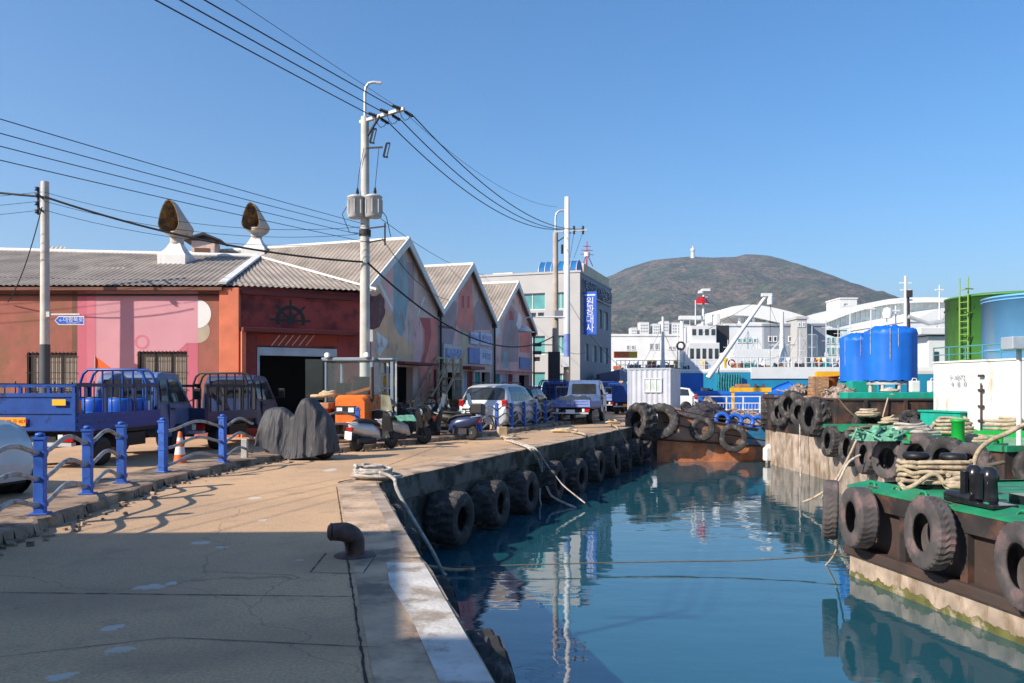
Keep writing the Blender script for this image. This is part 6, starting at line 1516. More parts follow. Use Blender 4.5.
rope('mooring_rope', 'thin grey rope running level from the bollards to the black winch frame', [P(966, 468, 12.0), P(985, 466, 11.9), P(1004, 462, 11.9)], .03, M['rope_dark'])
fr = thing('roller_fairlead', 'glossy black double roller fairlead on the green gunwale', 'fairlead', nbw(2.55, .25, .06), NRZ)
m = MB(); m.b2(-.42, .5, -.16, .22, -.02, .03)
m.M = Matrix.Translation((-.32, -.1, .06)) @ Matrix.Rotation(R(90), 4, 'Y'); m.lathe([(.06, -.1), (.075, -.06), (.075, .36), (.06, .4)], 14); m.M = Matrix(); m.build('base_plate', M['blackgloss'], fr, bevel=.01)
for x in (-.05, .22):
    m = MB(); m.lathe([(.105, .03), (.115, .06), (.105, .12), (.10, .3), (.12, .34), (.12, .38), (.09, .46), (.05, .5), (0, .5)], 18, Matrix.Translation((x, .02, 0))); m.box((x, -.13, .25), (.09, .05, .34)); m.build('roller', M['blackgloss'], fr)
wn = thing('deck_winch', 'black deck winch with a brown casing at the right edge of the near barge', 'winch', nbw(2.75, 1.35, .03), NRZ)
m = MB(); m.M = Matrix.Rotation(-NRZ, 4, 'Z'); m.b2(-.5, 1.2, -.3, .3, 0, .12); m.lathe([(.22, -.5), (.22, -.44), (.13, -.42), (.13, .3), (.22, .32), (.22, .38)], 18, Matrix.Translation((.2, 0, .26)) @ Matrix.Rotation(R(90), 4, 'Y')); m.build('drum', M['blackgloss'], wn)
m = MB(); m.M = Matrix.Rotation(-NRZ, 4, 'Z'); m.b2(.42, 1.1, .1, .6, .12, .98); m.build('casing', M['buff'], wn, bevel=.03)
m = MB(); m.M = Matrix.Rotation(-NRZ, 4, 'Z'); m.b2(.26, .36, .2, .5, .1, .95); m.b2(.2, .38, .18, .52, .86, .95); m.build('frame', M['black'], wn)
rope('mooring_line', 'thin rope dropping from the near barge corner into the water', [nbw(-.05, .3, .06), nbw(-.2, .1, -.4), nbw(-.5, .05, -1.2), nbw(-.8, 0, -1.55)], .016, M['rope'])

# ---------------------------------------------------------------- green deck barge with the white deckhouse
def hull(root, poly, ztop, zmid, up, low, deckm, lip=.1, lipm=None, zbot=-4):
    n = len(poly); m = wmb(root)
    for a, b in zip(poly, poly[1:] + poly[:1]):
        L = max(1, int((Vector(b) - Vector(a)).length / .6))
        for i in range(L):
            p, q = Vector(a).lerp(Vector(b), i / L), Vector(a).lerp(Vector(b), (i + 1) / L)
            m.add([(*p, zbot), (*q, zbot), (*q, zmid), (*p, zmid)], [(0, 1, 2, 3)])
    m.build('lower_hull', low, root)
    big = offset(list(poly) + [poly[0]], 0); c = Vector((sum(p[0] for p in poly) / n, sum(p[1] for p in poly) / n))
    ex = [(p[0] + (Vector(p) - c).normalized().x * .05, p[1] + (Vector(p) - c).normalized().y * .05) for p in poly]
    m = wmb(root)
    for a, b in zip(ex, ex[1:] + ex[:1]): m.add([(*a, zmid - .05), (*b, zmid - .05), (*b, ztop), (*a, ztop)], [(0, 1, 2, 3)])
    m.poly([(*p, zmid - .05) for p in ex]); m.build('upper_hull', up, root)
    m = wmb(root); m.poly([(*p, ztop) for p in ex]); m.build('deck', deckm, root)
    m = wmb(root)
    for a, b in zip(ex, ex[1:] + ex[:1]):
        a, b = Vector((*a, 0)), Vector((*b, 0)); m.bar(a + Vector((0, 0, ztop + lip / 2)), b + Vector((0, 0, ztop + lip / 2)), .12, lip)
    m.build('coaming', lipm or deckm, root)
def midp(poly): return Vector((sum(p[0] for p in poly) / len(poly), sum(p[1] for p in poly) / len(poly), -4))
G2 = [(9.0, 19.2), (9.75, 15.75), (22, 18.3), (22, 25.55), (9.95, 25.2)]
gb = thing('deck_barge', 'green decked barge with white deckhouse moored behind the near barge', 'barge', midp(G2), 0)
hull(gb, G2, .34, -.35, M['hullblack'], M['hullbeige'], M['deckpale'], .12, M['deckgreen'])
HO = Vector((12.56, 24.4, .34)); HU = Vector((.255, -.967, 0)).normalized(); HRZ = math.atan2(HU.y, HU.x)
hs = thing('deckhouse', 'white steel deckhouse with teal base and rooftop railing on the green barge', 'deckhouse', HO, HRZ)
m = MB(); HL, HD, HH = 5.6, 5.0, 2.0
fp_ = [(0, .9), (.1, .35), (.4, .06), (.9, -.02)] + [(.9 + (HL - .9) * k / 8, -.02 - .06 * math.sin(math.pi * k / 8)) for k in range(1, 9)] + [(HL, HD), (0, HD)]
def prismz(m, pts, z0, z1, mi=0, taper=0): m.prism([(x, y, z0) for x, y in pts], (0, 0, z1 - z0), mi)
prismz(m, fp_, .24, HH); m.build('wall', M['white'], hs)
m = MB(); c_ = Vector((HL / 2, HD / 2)); prismz(m, [(c_.x + (x - c_.x) * 1.008, c_.y + (y - c_.y) * 1.01) for x, y in fp_], 0, .24); m.build('base_band', M['teal_paint'], hs)
m = MB(); prismz(m, [(c_.x + (x - c_.x) * 1.012, c_.y + (y - c_.y) * 1.014) for x, y in fp_], HH, HH + .05); m.build('roof', M['white'], hs)
def hp(px, py): return wallpt(HO, HRZ, px, py)
def hbox(a, b, y0, y1, name, mt, par=None, bev=0):
    (ua, za), (ub, zb) = hp(*a), hp(*b); m = MB(); m.b2(ua, ub, y0, y1, zb - .34, za - .34); return m.build(name, mt, par or hs, bevel=bev)
dd = hbox((971, 369), (984, 420), -.13, -.05, 'door', M['white'], None, .015)
u0, z0 = hp(985, 371); u1, z1 = hp(985, 424); m = MB(); m.cyl((u0, -.14, z0 - .34), (u0, -.14, z1 - .34), .022, .022, 6)
for zz in (.35, .75, 1.2, 1.6): m.box((u0, -.14, zz), (.16, .07, .07))
m.build('door_bar', M['hullrust'], dd)
ua, za = hp(960, 366); text('wall_lettering', 'F-4072', .2, M['slate'], hs, TM(ua, -.09, za - .34), .002); ua, za = hp(961, 372.5); text('wall_lettering', '4  8  0', .22, M['slate'], hs, TM(ua, -.09, za - .34), .002)
m = MB(); 
for k in range(9): m.cyl((.25 + k * .6, .2, HH), (.25 + k * .6, .2, HH + .48), .02, .02, 6)
m.cyl((.25, .2, HH + .47), (5.1, .2, HH + .47), .022, .022, 6); m.cyl((.25, .2, HH + .25), (5.1, .2, HH + .25), .016, .016, 6); m.build('railing', mat('railteal', (.06, .22, .27), .5, var=.15), hs)
def onG(px, py, z=.34): return G(px, py, z)
p = onG(945, 431); t = thing('deck_locker', 'teal painted steel locker against the white deckhouse', 'locker', p, HRZ)
m = MB(); m.b2(-.75, .75, -.2, .5, 0, .55); m.build('body', M['teal_paint'], t, bevel=.02); m = MB(); m.b2(-.8, .8, -.25, .55, .55, .6); m.build('lid', M['teal_paint'], t)
p = onG(958, 446); t = thing('mooring_post', 'bright green mooring post on the pale green deck', 'bollard', p, 0)
m = MB(); m.lathe([(.13, 0), (.13, .52), (.15, .53), (.15, .58), (0, .59)], 16); m.build('post', M['brightgreen'], t); m = MB(); m.lathe([(.24, 0), (.22, .04), (.13, .1)], 16); m.build('base', M['deckgreen'], t)
p = onG(953, 436); rope('rope_coil', 'thick buff rope coil behind the bright green mooring post', [p + Vector(((.60 - .004 * k + .05 * math.sin(k * 2.3)) * math.cos(k * .42), (.40 - .003 * k) * math.sin(k * .42), .05 + .0065 * k + .1 * max(0, math.sin(k * .42)))) for k in range(62)], .042, M['rope'])
rope('mooring_rope', 'thick rope snaking left from the coil across the pale green deck', [p + Vector((-.5, 0, .3)), p + Vector((-.9, -.2, .1)), p + Vector((-1.3, .2, .06)), p + Vector((-1.8, .1, .07)), p + Vector((-2.3, .5, .06))], .045, M['rope'])
heap('rope_pile', 'big tangled heap of white rope at the corner of the green deck', onG(908, 437), .75, .6, .35, .035, 12, M['rope_white'], 33)
p = onG(1003, 436); rope('rope_coil', 'neat buff rope coil on the deck at the right of the deckhouse', [p + Vector((.42 * math.cos(k * .8), .42 * math.sin(k * .8), .04 + .013 * k)) for k in range(34)], .04, M['rope'])
p = onG(995, 437); m = MB(); m.bar(p + Vector((-1.2, .3, .08)), p + Vector((1.6, -.2, .08)), .1, .16); tag(m.build('deck_coaming', M['brightgreen']), 'long bright green coaming bar in front of the deckhouse', 'coaming')
t = thing('awning_post', 'white post carrying a grey awning slab at the right edge', 'post', (AX(1019, 16.3), 16.3, .34), 0)
m = MB(); m.cyl((0, 0, 0), (0, 0, 2.05), .05, .05, 10); m.build('post', M['white_clean'], t); m = MB(); m.b2(-.32, 1.8, -.3, .1, 2.04, 2.3); m.build('awning', M['steel'], t, bevel=.02); m = MB(); m.cyl((1.4, -.1, 0), (1.4, -.1, 2.04), .04, .04, 8); m.build('rear_post', M['charcoal'], t)
gp = 'tyre fenders on the green decked barge'
s1 = Vector((-.99, .16, 0)); s2 = Vector((-.977, -.212, 0))
for lb, d, z, Rr, side, mt in (('dark tyre at the far end of the green decked barge', 23.6, .02, .5, 1, 'tyre'), ('second dark tyre from the far end of the green decked barge', 21.5, -.02, .52, 1, 'tyre'), ('grey tyre at the bend of the green decked barge side', 19.9, -.08, .5, 1, 'tyre_pale'),
    ('grey treaded tyre just past the bend of the green decked barge', 18.75, -.06, .5, 2, 'tyre_pale'), ('tyre of the green decked barge hanging behind the left bollard', 17.8, .1, .5, 2, 'tyre_pale'), ('tyre of the green decked barge behind the rope between bollards', 17.0, .05, .5, 2, 'tyre'), ('tyre of the green decked barge right of the wound bollards', 16.35, .0, .5, 2, 'tyre_pale')):
    if side == 1: x = 9.0 + (d - 19.2) * (.95 / 6.0); a = s1
    else: x = 9.0 + (19.2 - d) * (.75 / 3.45); a = s2
    tyre(lb, Vector((x, d, z)) + a * .22, a + Vector((0, -.15, .1)), Rr, .30, mt, .03, gp, .5, d, n=48)
tyre('tyre leaning at the near end of the green decked barge', Vector((10.35, 15.6, .0)), (-.3, -.95, .1), .5, .34, 'tyre', .03, gp, .52, 1)
rope('mooring_rope', 'pale rope looping from the green barge bend down to the water', [P(858, 437, 20.5), P(846, 462, 20.2), P(832, 485, 20.2), P(815, 497, 20.4), P(803, 502, 20.6)], .03, M['rope'])
rope('mooring_rope', 'second pale rope hanging from the green barge bend to the water', [P(860, 455, 19.6), P(848, 463, 19.5), P(838, 482, 19.5), P(826, 492, 19.6), P(822, 498, 19.8)], .03, M['rope_white'])

# ---------------------------------------------------------------- black sided barge with the blue tanks
G3 = [(10.65, 26.0), (18.8, 26.0), (18.8, 33.0), (10.5, 33.0)]
b3 = thing('tank_barge', 'black and beige barge carrying two blue wrapped tanks', 'barge', midp(G3), 0)
hull(b3, G3, 1.2, -.05, M['hullblack'], M['hullbeige'], M['hullrust'], .06, M['hullrust'])
for y in (26, 27.4, 28.8, 30.2, 31.6): m = wmb(b3); m.b2(10.52, 10.61, y - .05, y + .05, -.05, 1.2); m.build('rib', M['hullblack'], b3)
for x in (11.5, 12.8, 14.1): m = wmb(b3); m.b2(x - .05, x + .05, 25.86, 25.96, -.05, 1.2); m.build('rib', M['hullblack'], b3)
m = wmb(b3); m.b2(11.0, 18.5, 26.15, 26.8, 1.2, 1.46); m.build('deck_coaming', M['teal_paint'], b3, bevel=.02)
def tank(px, d, r, z0, z1, label, baseh):
    t = thing('wrapped_tank', label, 'tank', (AX(px, d), d, 1.2), 0, 'blue tarpaulin wrapped tanks'); z0 -= 1.2; z1 -= 1.2; rd = random.Random(int(px))
    vs = []; n = 44; rings = []
    for z, k in ((z0, 1.0), (z0 + .3, 1.0), ((z0 + z1) / 2, 1.0), (z1 - .08, 1.0), (z1, 1.02), (z1 + .05, .97), (z1 + .16, .6), (z1 + .2, .2)):
        rings.append([((r * k * (1 + .022 * (i % 4 == 0) - .012 * (i % 4 == 2) + .006 * math.sin(i * 2.4))) * math.cos(2 * math.pi * i / n), (r * k * (1 + .022 * (i % 4 == 0) - .012 * (i % 4 == 2) + .006 * math.sin(i * 2.4))) * math.sin(2 * math.pi * i / n), z + (rd.uniform(-.03, .03) if z < z1 else rd.uniform(-.07, .12))) for i in range(n)])
    m = MB(); m.loft(rings, True); m.build('tarpaulin', M['tarpblue'], t)
    m = MB(); 
    if baseh == 'box': m.b2(-r * .9, r * .3, -r, r * .4, 0, z0); m.build('base', M['teal_paint'], t, bevel=.02)
    else:
        for a in range(0, 360, 45): m.cyl((r * .8 * math.cos(R(a)), r * .8 * math.sin(R(a)), 0), (r * .8 * math.cos(R(a)), r * .8 * math.sin(R(a)), z0 + .05), .07, .07, 8)
        m.lathe([(r * .9, z0 - .14), (r * .9, z0 - .02)], 24); m.build('base', M['metalgrey'], t)
    m = MB()
    for a in (200, 245, 262): m.tube([(r * 1.03 * math.cos(R(a)), r * 1.03 * math.sin(R(a)), z1 + .12), (r * 1.035 * math.cos(R(a)), r * 1.035 * math.sin(R(a)), z1 - .2), (r * 1.03 * math.cos(R(a)), r * 1.03 * math.sin(R(a)), z1 - .2 - rd.uniform(.3, 1.2))], .011, 5)
    m.build('tie_rope', M['rope_white'], t)
tank(890, 28.4, .86, 1.86, 3.55, 'right blue wrapped tank standing on grey legs', 'legs')
tank(861.5, 30.3, .76, 1.86, 3.42, 'left blue wrapped tank on a teal box base', 'box')
gp = 'tyre fenders on the black sided barge'
for lb, d, z, Rr, w_, mt, spin in (('huge ribbed tractor tyre at the corner of the black sided barge', 27.0, .62, .70, .55, 'tyre', .2), ('tyre beside the huge ribbed one on the black sided barge', 28.6, .72, .52, .3, 'tyre', 1), ('raised tyre overlapping its neighbours on the black sided barge', 29.7, .98, .54, .3, 'tyre', 2), ('low tyre left of the raised one on the black sided barge', 30.7, .66, .55, .3, 'tyre', 3)):
    tyre(lb, Vector((10.55 - w_ * .52, d, z)), Vector((-1, -.35 if d > 28 else -.12, .08)), Rr, w_, mt, .09 if Rr > .6 else .03, gp, .5, spin, n=30 if Rr > .6 else 36)
tyre('tall dark tyre seen edge on at the far corner of the black sided barge', Vector((10.72, 33.4, .6)), (-.95, .3, 0), .78, .5, 'tyre', .05, gp, .5)
tyre('narrow tyre hanging beside the far corner of the black sided barge', Vector((10.5, 31.9, .5)), (-.97, .25, 0), .6, .28, 'tyre', .05, gp, .5)
for lb, px in (('shaded tyre on the end of the black sided barge under the left tank', 868), ('shaded tyre on the end of the black sided barge beside the deckhouse', 910)): tyre(lb, P(px, 425, 25.68), (0.1, -1, .12), .5, .3, 'tyre', .03, gp, .5, px)
heap('rope_pile', 'bundle of pale rope hung on the rail below the right tank', P(890, 398, 26.4), .42, .25, .35, .04, 5, M['rope_white'], 41)
rope('mooring_rope', 'pale rope dropping straight from the rope bundle on the black barge', [P(888, 398, 25.9), P(884, 412, 25.8), P(880, 428, 25.7)], .025, M['rope'])
rope('mooring_rope', 'slack grey rope across the black barge end', [P(838, 398, 25.9), P(850, 412, 25.75), P(866, 424, 25.6), P(885, 432, 25.4)], .028, M['rope_dark'])
rope('mooring_rope', 'white rope hanging from the black barge side to the water', [P(800, 424, 28.2), P(800, 450, 28.1), P(800.5, 478, 28.0), P(801, 500, 27.6)], .028, M['rope_white'])
t = thing('jug_float', 'white plastic jug float hanging at the far corner of the black sided barge', 'float', P(770, 452, 32.5), .3)
m = MB(); m.loft([[(-.26 * k, -.14 * k, z), (.26 * k, -.14 * k, z), (.26 * k, .14 * k, z), (-.26 * k, .14 * k, z)] for k, z in ((.9, -.35), (1, -.3), (1, .15), (.5, .28), (.25, .33))], True, 0, False); m.build('jug', M['white'], t, bevel=.04); m = MB(); m.tube([(0, 0, .3), (0, .02, 1.3)], .02, 5); m.build('cord', M['rope_white'], t)
def crate(label, px, d, z, s, mt, group=None, sz=(.58, .5, .42), rz=.1):
    t = thing('wooden_crate', label, 'crate', (AX(px, d), d, z), rz, group); a, b, c = sz; m = MB()
    m.b2(-a / 2 + .02, a / 2 - .02, -b / 2 + .02, b / 2 - .02, 0.01, .05)
    for k in range(3):
        z_ = c * (k + .5) / 3
        for y in (-b / 2, b / 2): m.box((0, y, z_), (a, .025, c / 3 - .02))
        for x in (-a / 2, a / 2): m.box((x, 0, z_), (.025, b - .03, c / 3 - .02))
    for x in (-a / 2 + .03, a / 2 - .03):
        for y in (-b / 2 - .014, b / 2 + .014): m.box((x, y, c / 2), (.06, .02, c))
    m.build('slats', M[mt], t)
crate('lower wooden crate of the stack on the black sided barge', 818, 31, 1.2, 1, 'wood', 'stacked wooden crates')
crate('upper wooden crate of the stack on the black sided barge', 818.5, 31, 1.63, 1, 'wood', 'stacked wooden crates', rz=.02)
t = thing('fish_tub', 'orange brown plastic tub right of the wooden crates', 'tub', (AX(832, 31.2), 31.2, 1.62), 0); m = MB(); m.lathe([(.18, 0), (.25, .42), (.28, .42), (.28, .46), (.23, .46), (.17, .05), (0, .04)], 18); m.build('tub', M['orange'], t); m = MB(); m.lathe([(.24, .3), (.262, .34)], 18, None, 0, True, False); m.build('band', M['wood'], t)
m = MB(); m.b2(-.35, .45, -.3, .35, 0, .42); o = m.build('cargo_box', M['wood_red'], None, (AX(832, 31.2), 31.2, 1.2), bevel=.02); tag(o, 'low reddish box under the orange brown tub', 'box')
t = thing('yellow_hoist', 'yellow beam lying over the crates on the black sided barge', 'beam', (AX(828, 31.8), 31.8, 1.2), 0)
m = MB(); m.b2(-.5, .5, -.1, .1, .84, 1.06); m.b2(-.35, -.2, -.06, .06, 0, .84); m.b2(.2, .35, -.06, .06, 0, .84); m.build('beam', M['yellow'], t)
def junk(label, c, sx, sy, h, mt, seed, name='junk_heap', cat='heap'):
    t = thing(name, label, cat, c, 0); rd = random.Random(seed); m = MB()
    m.loft([[(-sx + 2 * sx * i / 10, -sy + 2 * sy * j / 8, max(0, h * (math.sin(math.pi * i / 10) * math.sin(math.pi * j / 8)) ** .5 * rd.uniform(.65, 1.15))) for i in range(11)] for j in range(9)], False, 0, True, False)
    for i in range(26):
        a = rd.uniform(0, 6.28); k = rd.random() ** .5; p = Vector((sx * k * math.cos(a), sy * k * math.sin(a), h * (1 - k * .6)))
        if i % 2: m.tube([p, p + Vector((rd.uniform(-.4, .4), rd.uniform(-.3, .3), .1)), p + Vector((rd.uniform(-.5, .5), rd.uniform(-.4, .4), -.1))], .03, 5)
        else: m.box(p, (rd.uniform(.08, .3), rd.uniform(.08, .2), rd.uniform(.05, .2)), rd.uniform(0, 3))
    m.build('pile', M[mt], t); return t
junk('heap of ropes and gear behind the teal base of the left tank', (AX(838, 29.5), 29.3, 1.2), .5, .6, .5, 'junk', 3)
junk('small heap of nets left of the wooden crates', (AX(801, 31.5), 31.8, 1.2), .5, .4, .55, 'junk', 8)
heap('rope_pile', 'buff rope coil hung at the black barge end left of the shaded tyre', P(868, 418, 25.3), .45, .3, .3, .035, 7, M['rope'], 51)
heap('rope_pile', 'loose buff rope heap between the two shaded tyres of the black barge', P(890, 424, 25.2), .4, .25, .25, .03, 7, M['rope'], 52)
heap('rope_pile', 'grey rope heap at the far corner of the green deck', G(866, 436, .4), .5, .4, .3, .032, 8, M['rope_dark'], 53)
junk('teal and grey net heap at the bend of the green deck', G(880, 440, .38), .55, .4, .3, 'gclothe', 61, 'net_heap', 'net heap')
junk('low heap of dark gear left of the teal locker', G(918, 428, .38), .4, .3, .35, 'net', 62)
heap('rope_pile', 'rope tangle lying on the pale green deck right of the mooring post', G(978, 443, .38), .5, .35, .18, .035, 7, M['rope'], 54)
for k, (px, py) in enumerate(((902, 441), (914, 443), (996, 446))):
    t = thing('mooring_lug', ('left', 'middle', 'right')[k] + ' small green lug welded near the green deck edge', 'lug', G(px, py, .36), .4, 'green lugs on the deck edge'); m = MB(); m.b2(-.25, .25, -.1, .1, 0, .06); m.build('plate', M['deckgreen'], t); m = MB(); m.cyl((-.12, 0, .05), (-.12, 0, .2), .06, .07, 10); m.cyl((.12, 0, .05), (.12, 0, .2), .06, .07, 10); m.build('horns', M['brightgreen'], t)
for k, (px, d, c) in enumerate(((922, 27.2, 'white_clean'), (934, 27.6, 'white_clean'))):
    t = thing('jerry_can', ('left' if k == 0 else 'right') + ' white jerry can on the teal coaming behind the deckhouse', 'can', (AX(px - 18, d), 26.5, 1.46), .2 * k, 'white jerry cans'); m = MB(); m.b2(-.15, .15, -.1, .1, 0, .38); m.build('body', M[c], t, bevel=.03); m = MB(); m.tube([(-.08, 0, .38), (-.06, 0, .46), (.06, 0, .46), (.08, 0, .38)], .015, 6); m.build('handle', M[c], t)
# ---------------------------------------------------------------- tank vessel at the right
G4 = [(17.5, 28), (32, 28.5), (32, 43), (19.0, 42), (18.9, 33.2)]
G4 = [(19.2, 28), (32, 28.5), (32, 43), (19.4, 42)]
b4 = thing('tank_vessel', 'vessel behind the white deckhouse carrying tall green and blue tanks', 'vessel', midp(G4), 0)
hull(b4, G4, 1.0, -.2, M['hullblack'], M['hullrust'], M['deckgreen'], .3, M['white'])
t = thing('storage_tank', 'tall light blue cylindrical tank at the right edge', 'tank', (21.75, 32.5, 1.0), 0); m = MB(); r = 2.25; zt = AZ(299, 32.5) - 1
m.lathe([(r, 0), (r, zt), (r + .03, zt), (r + .03, zt + .06), (r - .1, zt + .1), (0, zt + .25)], 48); m.build('shell', M['tankblue'], t)
m = MB(); 
for z in (.1, zt * .5, zt - .1): m.lathe([(r + .002, z - .03), (r + .03, z - .02), (r + .03, z + .02), (r + .002, z + .03)], 48, None, 0, True, False)
m.build('hoop', M['tankblue'], t)
t = thing('storage_tank', 'tall green cylindrical tank with a ladder left of the light blue tank', 'tank', (23.6, 38.2, 1.0), 0); m = MB(); r = 2.5; zt = AZ(294, 36) - 1
m.lathe([(r, 0), (r, zt), (r + .05, zt), (r + .05, zt + .08), (r * .8, zt + .18), (r * .6, zt + .16), (0, zt + .22)], 48); m.build('shell', M['tankgreen'], t)
m = MB(); a = R(202); c, s_ = math.cos(a), math.sin(a); e = Vector((-s_, c, 0))
for k in (-.22, .22): m.cyl(Vector((c, s_, 0)) * (r + .2) + e * k + Vector((0, 0, .5)), Vector((c, s_, 0)) * (r + .2) + e * k + Vector((0, 0, zt + .9)), .04, .04, 6)
for k in range(16): m.cyl(Vector((c, s_, 0)) * (r + .2) + e * -.22 + Vector((0, 0, .7 + k * .3)), Vector((c, s_, 0)) * (r + .2) + e * .22 + Vector((0, 0, .7 + k * .3)), .025, .025, 6)
for k in range(5): z = .8 + k * 1.1; m.bar(Vector((c, s_, 0)) * (r - .02) + e * .3 + Vector((0, 0, z)), Vector((c, s_, 0)) * (r + .5) + e * .3 + Vector((0, 0, z)), .05)
m.build('ladder', mat('ladderyellow', (.20, .33, .06), .5), t)
m = MB(); 
for k in range(10): an = R(150 + 20 * k); m.box(((r + .02) * math.cos(an), (r + .02) * math.sin(an), zt - .5), (.05, .05, .1), an)
m.build('bracket', M['charcoal'], t)

# ---------------------------------------------------------------- orange rusty barge
G5 = [(6.05, 33.2), (11.25, 33.6), (12.2, 39.6), (7.55, 40.2)]
b5 = thing('rusty_barge', 'orange rusted barge with blue paint patch moored across the quay end', 'barge', midp(G5), 0)
m = wmb(b5); A, B_, C_, D_ = [Vector((*p, 0)) for p in G5]
def zt_(f): return .76 - 1.0 * f ** .75
def side(P0, P1, ztf, n=26, blue=True):
    for i in range(n):
        f0, f1 = i / n, (i + 1) / n; p, q = P0.lerp(P1, f0), P0.lerp(P1, f1); rk_ = Vector((0, -.18, 0))
        z0, z1 = ztf(f0), ztf(f1); k0, k1 = -.55 - .35 * f0, -.55 - .35 * f1
        def vv(p, z, o): return (p.x, p.y + o, z)
        bl = 2 if blue and .70 < f0 < .97 else 1
        m.add([vv(p, -4, .25), vv(q, -4, .25), vv(q, k1, 0), vv(p, k0, 0)], [(0, 1, 2, 3)], 0)
        m.add([vv(p, k0, 0), vv(q, k1, 0), vv(q, z1, -.12), vv(p, z0, -.12)], [(0, 1, 2, 3)], bl)
side(A, B_, zt_); side(B_, C_, lambda f: -.24, 8, False); side(C_, D_, lambda f: -.24 + f, 8, False); side(D_, A, lambda f: .76, 8, False)
m.build('hull', [M['rusthull'], M['rustupper'], M['hullblue']], b5)
m = wmb(b5)
for f0, f1, dz in ((.12, 1, .0),):
    pass
def strip(dzf, r, f0=0, f1=1):
    pts = []
    for i in range(20):
        f = f0 + (f1 - f0) * i / 19; p = A.lerp(B_, f); pts.append((p.x, p.y - .14 + (.1 if dzf(f) < 0 - .1 else 0), dzf(f)))
    m.tube(pts, r, 6)
strip(lambda f: zt_(f) - .02, .05); strip(lambda f: zt_(f) - .45, .03, .05, .95); strip(lambda f: -.55 - .35 * f, .035)
m.build('rub_rail', M['hullrust'], b5)
m = wmb(b5); m.add([(A.x, A.y, .5), (B_.x, B_.y, -.3), (C_.x, C_.y, -.3), (D_.x, D_.y, .5)], [(0, 1, 2, 3)]); m.build('deck', M['hullrust'], b5)
tyre('huge treaded tyre hung at the left bow of the rusty barge', P(661, 421, 32.88), (-.35, -1, .12), .77, .5, 'tyre', .06, 'tyre fenders on the rusty barge', .48, .1, n=40)
tyre('huge tyre seen edge on at the corner of the quay and the rusty barge', P(641, 421, 32.9), (-1, -.55, .05), .78, .55, 'tyre', .09, 'tyre fenders on the rusty barge', .48, .1, n=30)
tyre('smaller tyre in the middle of the rusty barge side', P(702, 429, 33.18), (-.15, -1, .25), .52, .34, 'tyre', .03, 'tyre fenders on the rusty barge', .52, 2)
tyre('broad tyre right of the middle on the rusty barge side', P(733, 438, 33.16), (-.2, -1, .15), .63, .36, 'tyre', .03, 'tyre fenders on the rusty barge', .56, .5)
for k in range(7):
    rd = random.Random(k); tyre('%s of the small black tyres heaped below the quay end' % ('top', 'second', 'third', 'fourth', 'fifth', 'sixth', 'lowest')[k], Vector((5.35 + .12 * (k % 2), 32.9 - .05 * k, -.05 - .24 * k)), (rd.uniform(-.4, .4) - .3, -.6, .8), .34, .22, 'tyre', .03, 'small black tyres heaped below the quay end', .5, k)
for k, px in enumerate((722, 735, 747, 758)):
    tyre(('leftmost', 'second from left', 'third from left', 'rightmost')[k] + ' of the four blue painted tyres on the rusty barge deck', Vector((AX(px, 36), 36, .16 - .05 * k)), (-.2, -1, .2), .36, .3, 'drum_blue', .02, 'blue painted tyres on the rusty barge deck', .5, k)
junk('dark heap of nets on the left of the rusty barge deck', (AX(705, 37), 37, .2), 1.2, 1.0, .75, 'net', 13, 'net_heap', 'net heap')
junk('low grey heap of gear at the right of the rusty barge deck', (AX(742, 37.5), 37.8, -.1), 1.4, .9, .75, 'junk', 14)
rope('deck_rail_pipe', 'thin rusty pipe rail sloping along the rusty barge edge', [(A.x + .6, A.y - .05, .72), (A.x + 2, A.y + .05, .45), (B_.x - .4, B_.y, -.1)], .03, M['hullrust'], None, 'rail', 6, 4)
# ---------------------------------------------------------------- ships and buildings across the inlet
def box_building(name, label, px0, px1, ytop, d, depth, mt, rz=0, wins=(), cat='building', group=None, wm='slate', name2='window', roof=None):
    """wins: (px0, px1, y0, y1, columns) on the front face"""
    t = thing(name, label, cat, (AX(px0, d), d, 0), rz, group); Wd = (px1 - px0) / F * d / max(.3, math.cos(rz)); H = AZ(ytop, d)
    m = MB(); m.b2(0, Wd, 0, depth, -.2, H); m.build('wall', M[mt], t)
    m = MB(); m.b2(-.2, Wd + .2, -.2, depth + .2, H, H + .4); m.build('roof', M[roof or mt], t)
    for (a, b, y0, y1, n) in wins:
        for k in range(n):
            xa = (a + (b - a) * k / n - px0) / F * d; xb = (a + (b - a) * (k + .8) / n - px0) / F * d
            m = MB(); m.b2(xa, xb, -.12, -.02, AZ(y1, d), AZ(y0, d)); f = m.build(name2, M['white_clean'], t)
            m = MB(); m.b2(xa + .15, xb - .15, -.14, -.122, AZ(y1, d) + .15, AZ(y0, d) - .15); m.build('pane', M[wm], f)
    return t
box_building('market_hall', 'long white market hall with small dark windows across the inlet', 606, 728, 336, 165, 30, 'greywhite', 0, [(626, 636, 345, 350, 2), (649, 660, 343, 350, 2), (668, 676, 346, 350, 2), (690, 715, 344, 350, 4)])
ah = box_building('cold_store', 'white cold store block with green tinted strip window', 726, 764, 326, 132, 26, 'greywhite', 0, [(737, 758, 338, 343, 4), (747, 754, 352, 362, 2)], wm='glass_teal')
box_building('fish_market_wing', 'grey market wing with dark louvred bays beside the white cold store', 764, 826, 326, 131, 24, 'slate', 0, [(768, 778, 336, 342, 2), (788, 792, 336, 342, 1), (796, 818, 335, 356, 9)], wm='charcoal')
box_building('glazed_block', 'pale green glazed market block under the wave roof', 818, 872, 330, 150, 20, 'glass_pale', 0, [(826, 866, 337, 344, 8), (826, 866, 347, 355, 8), (826, 866, 358, 368, 8)], wm='glass_teal')
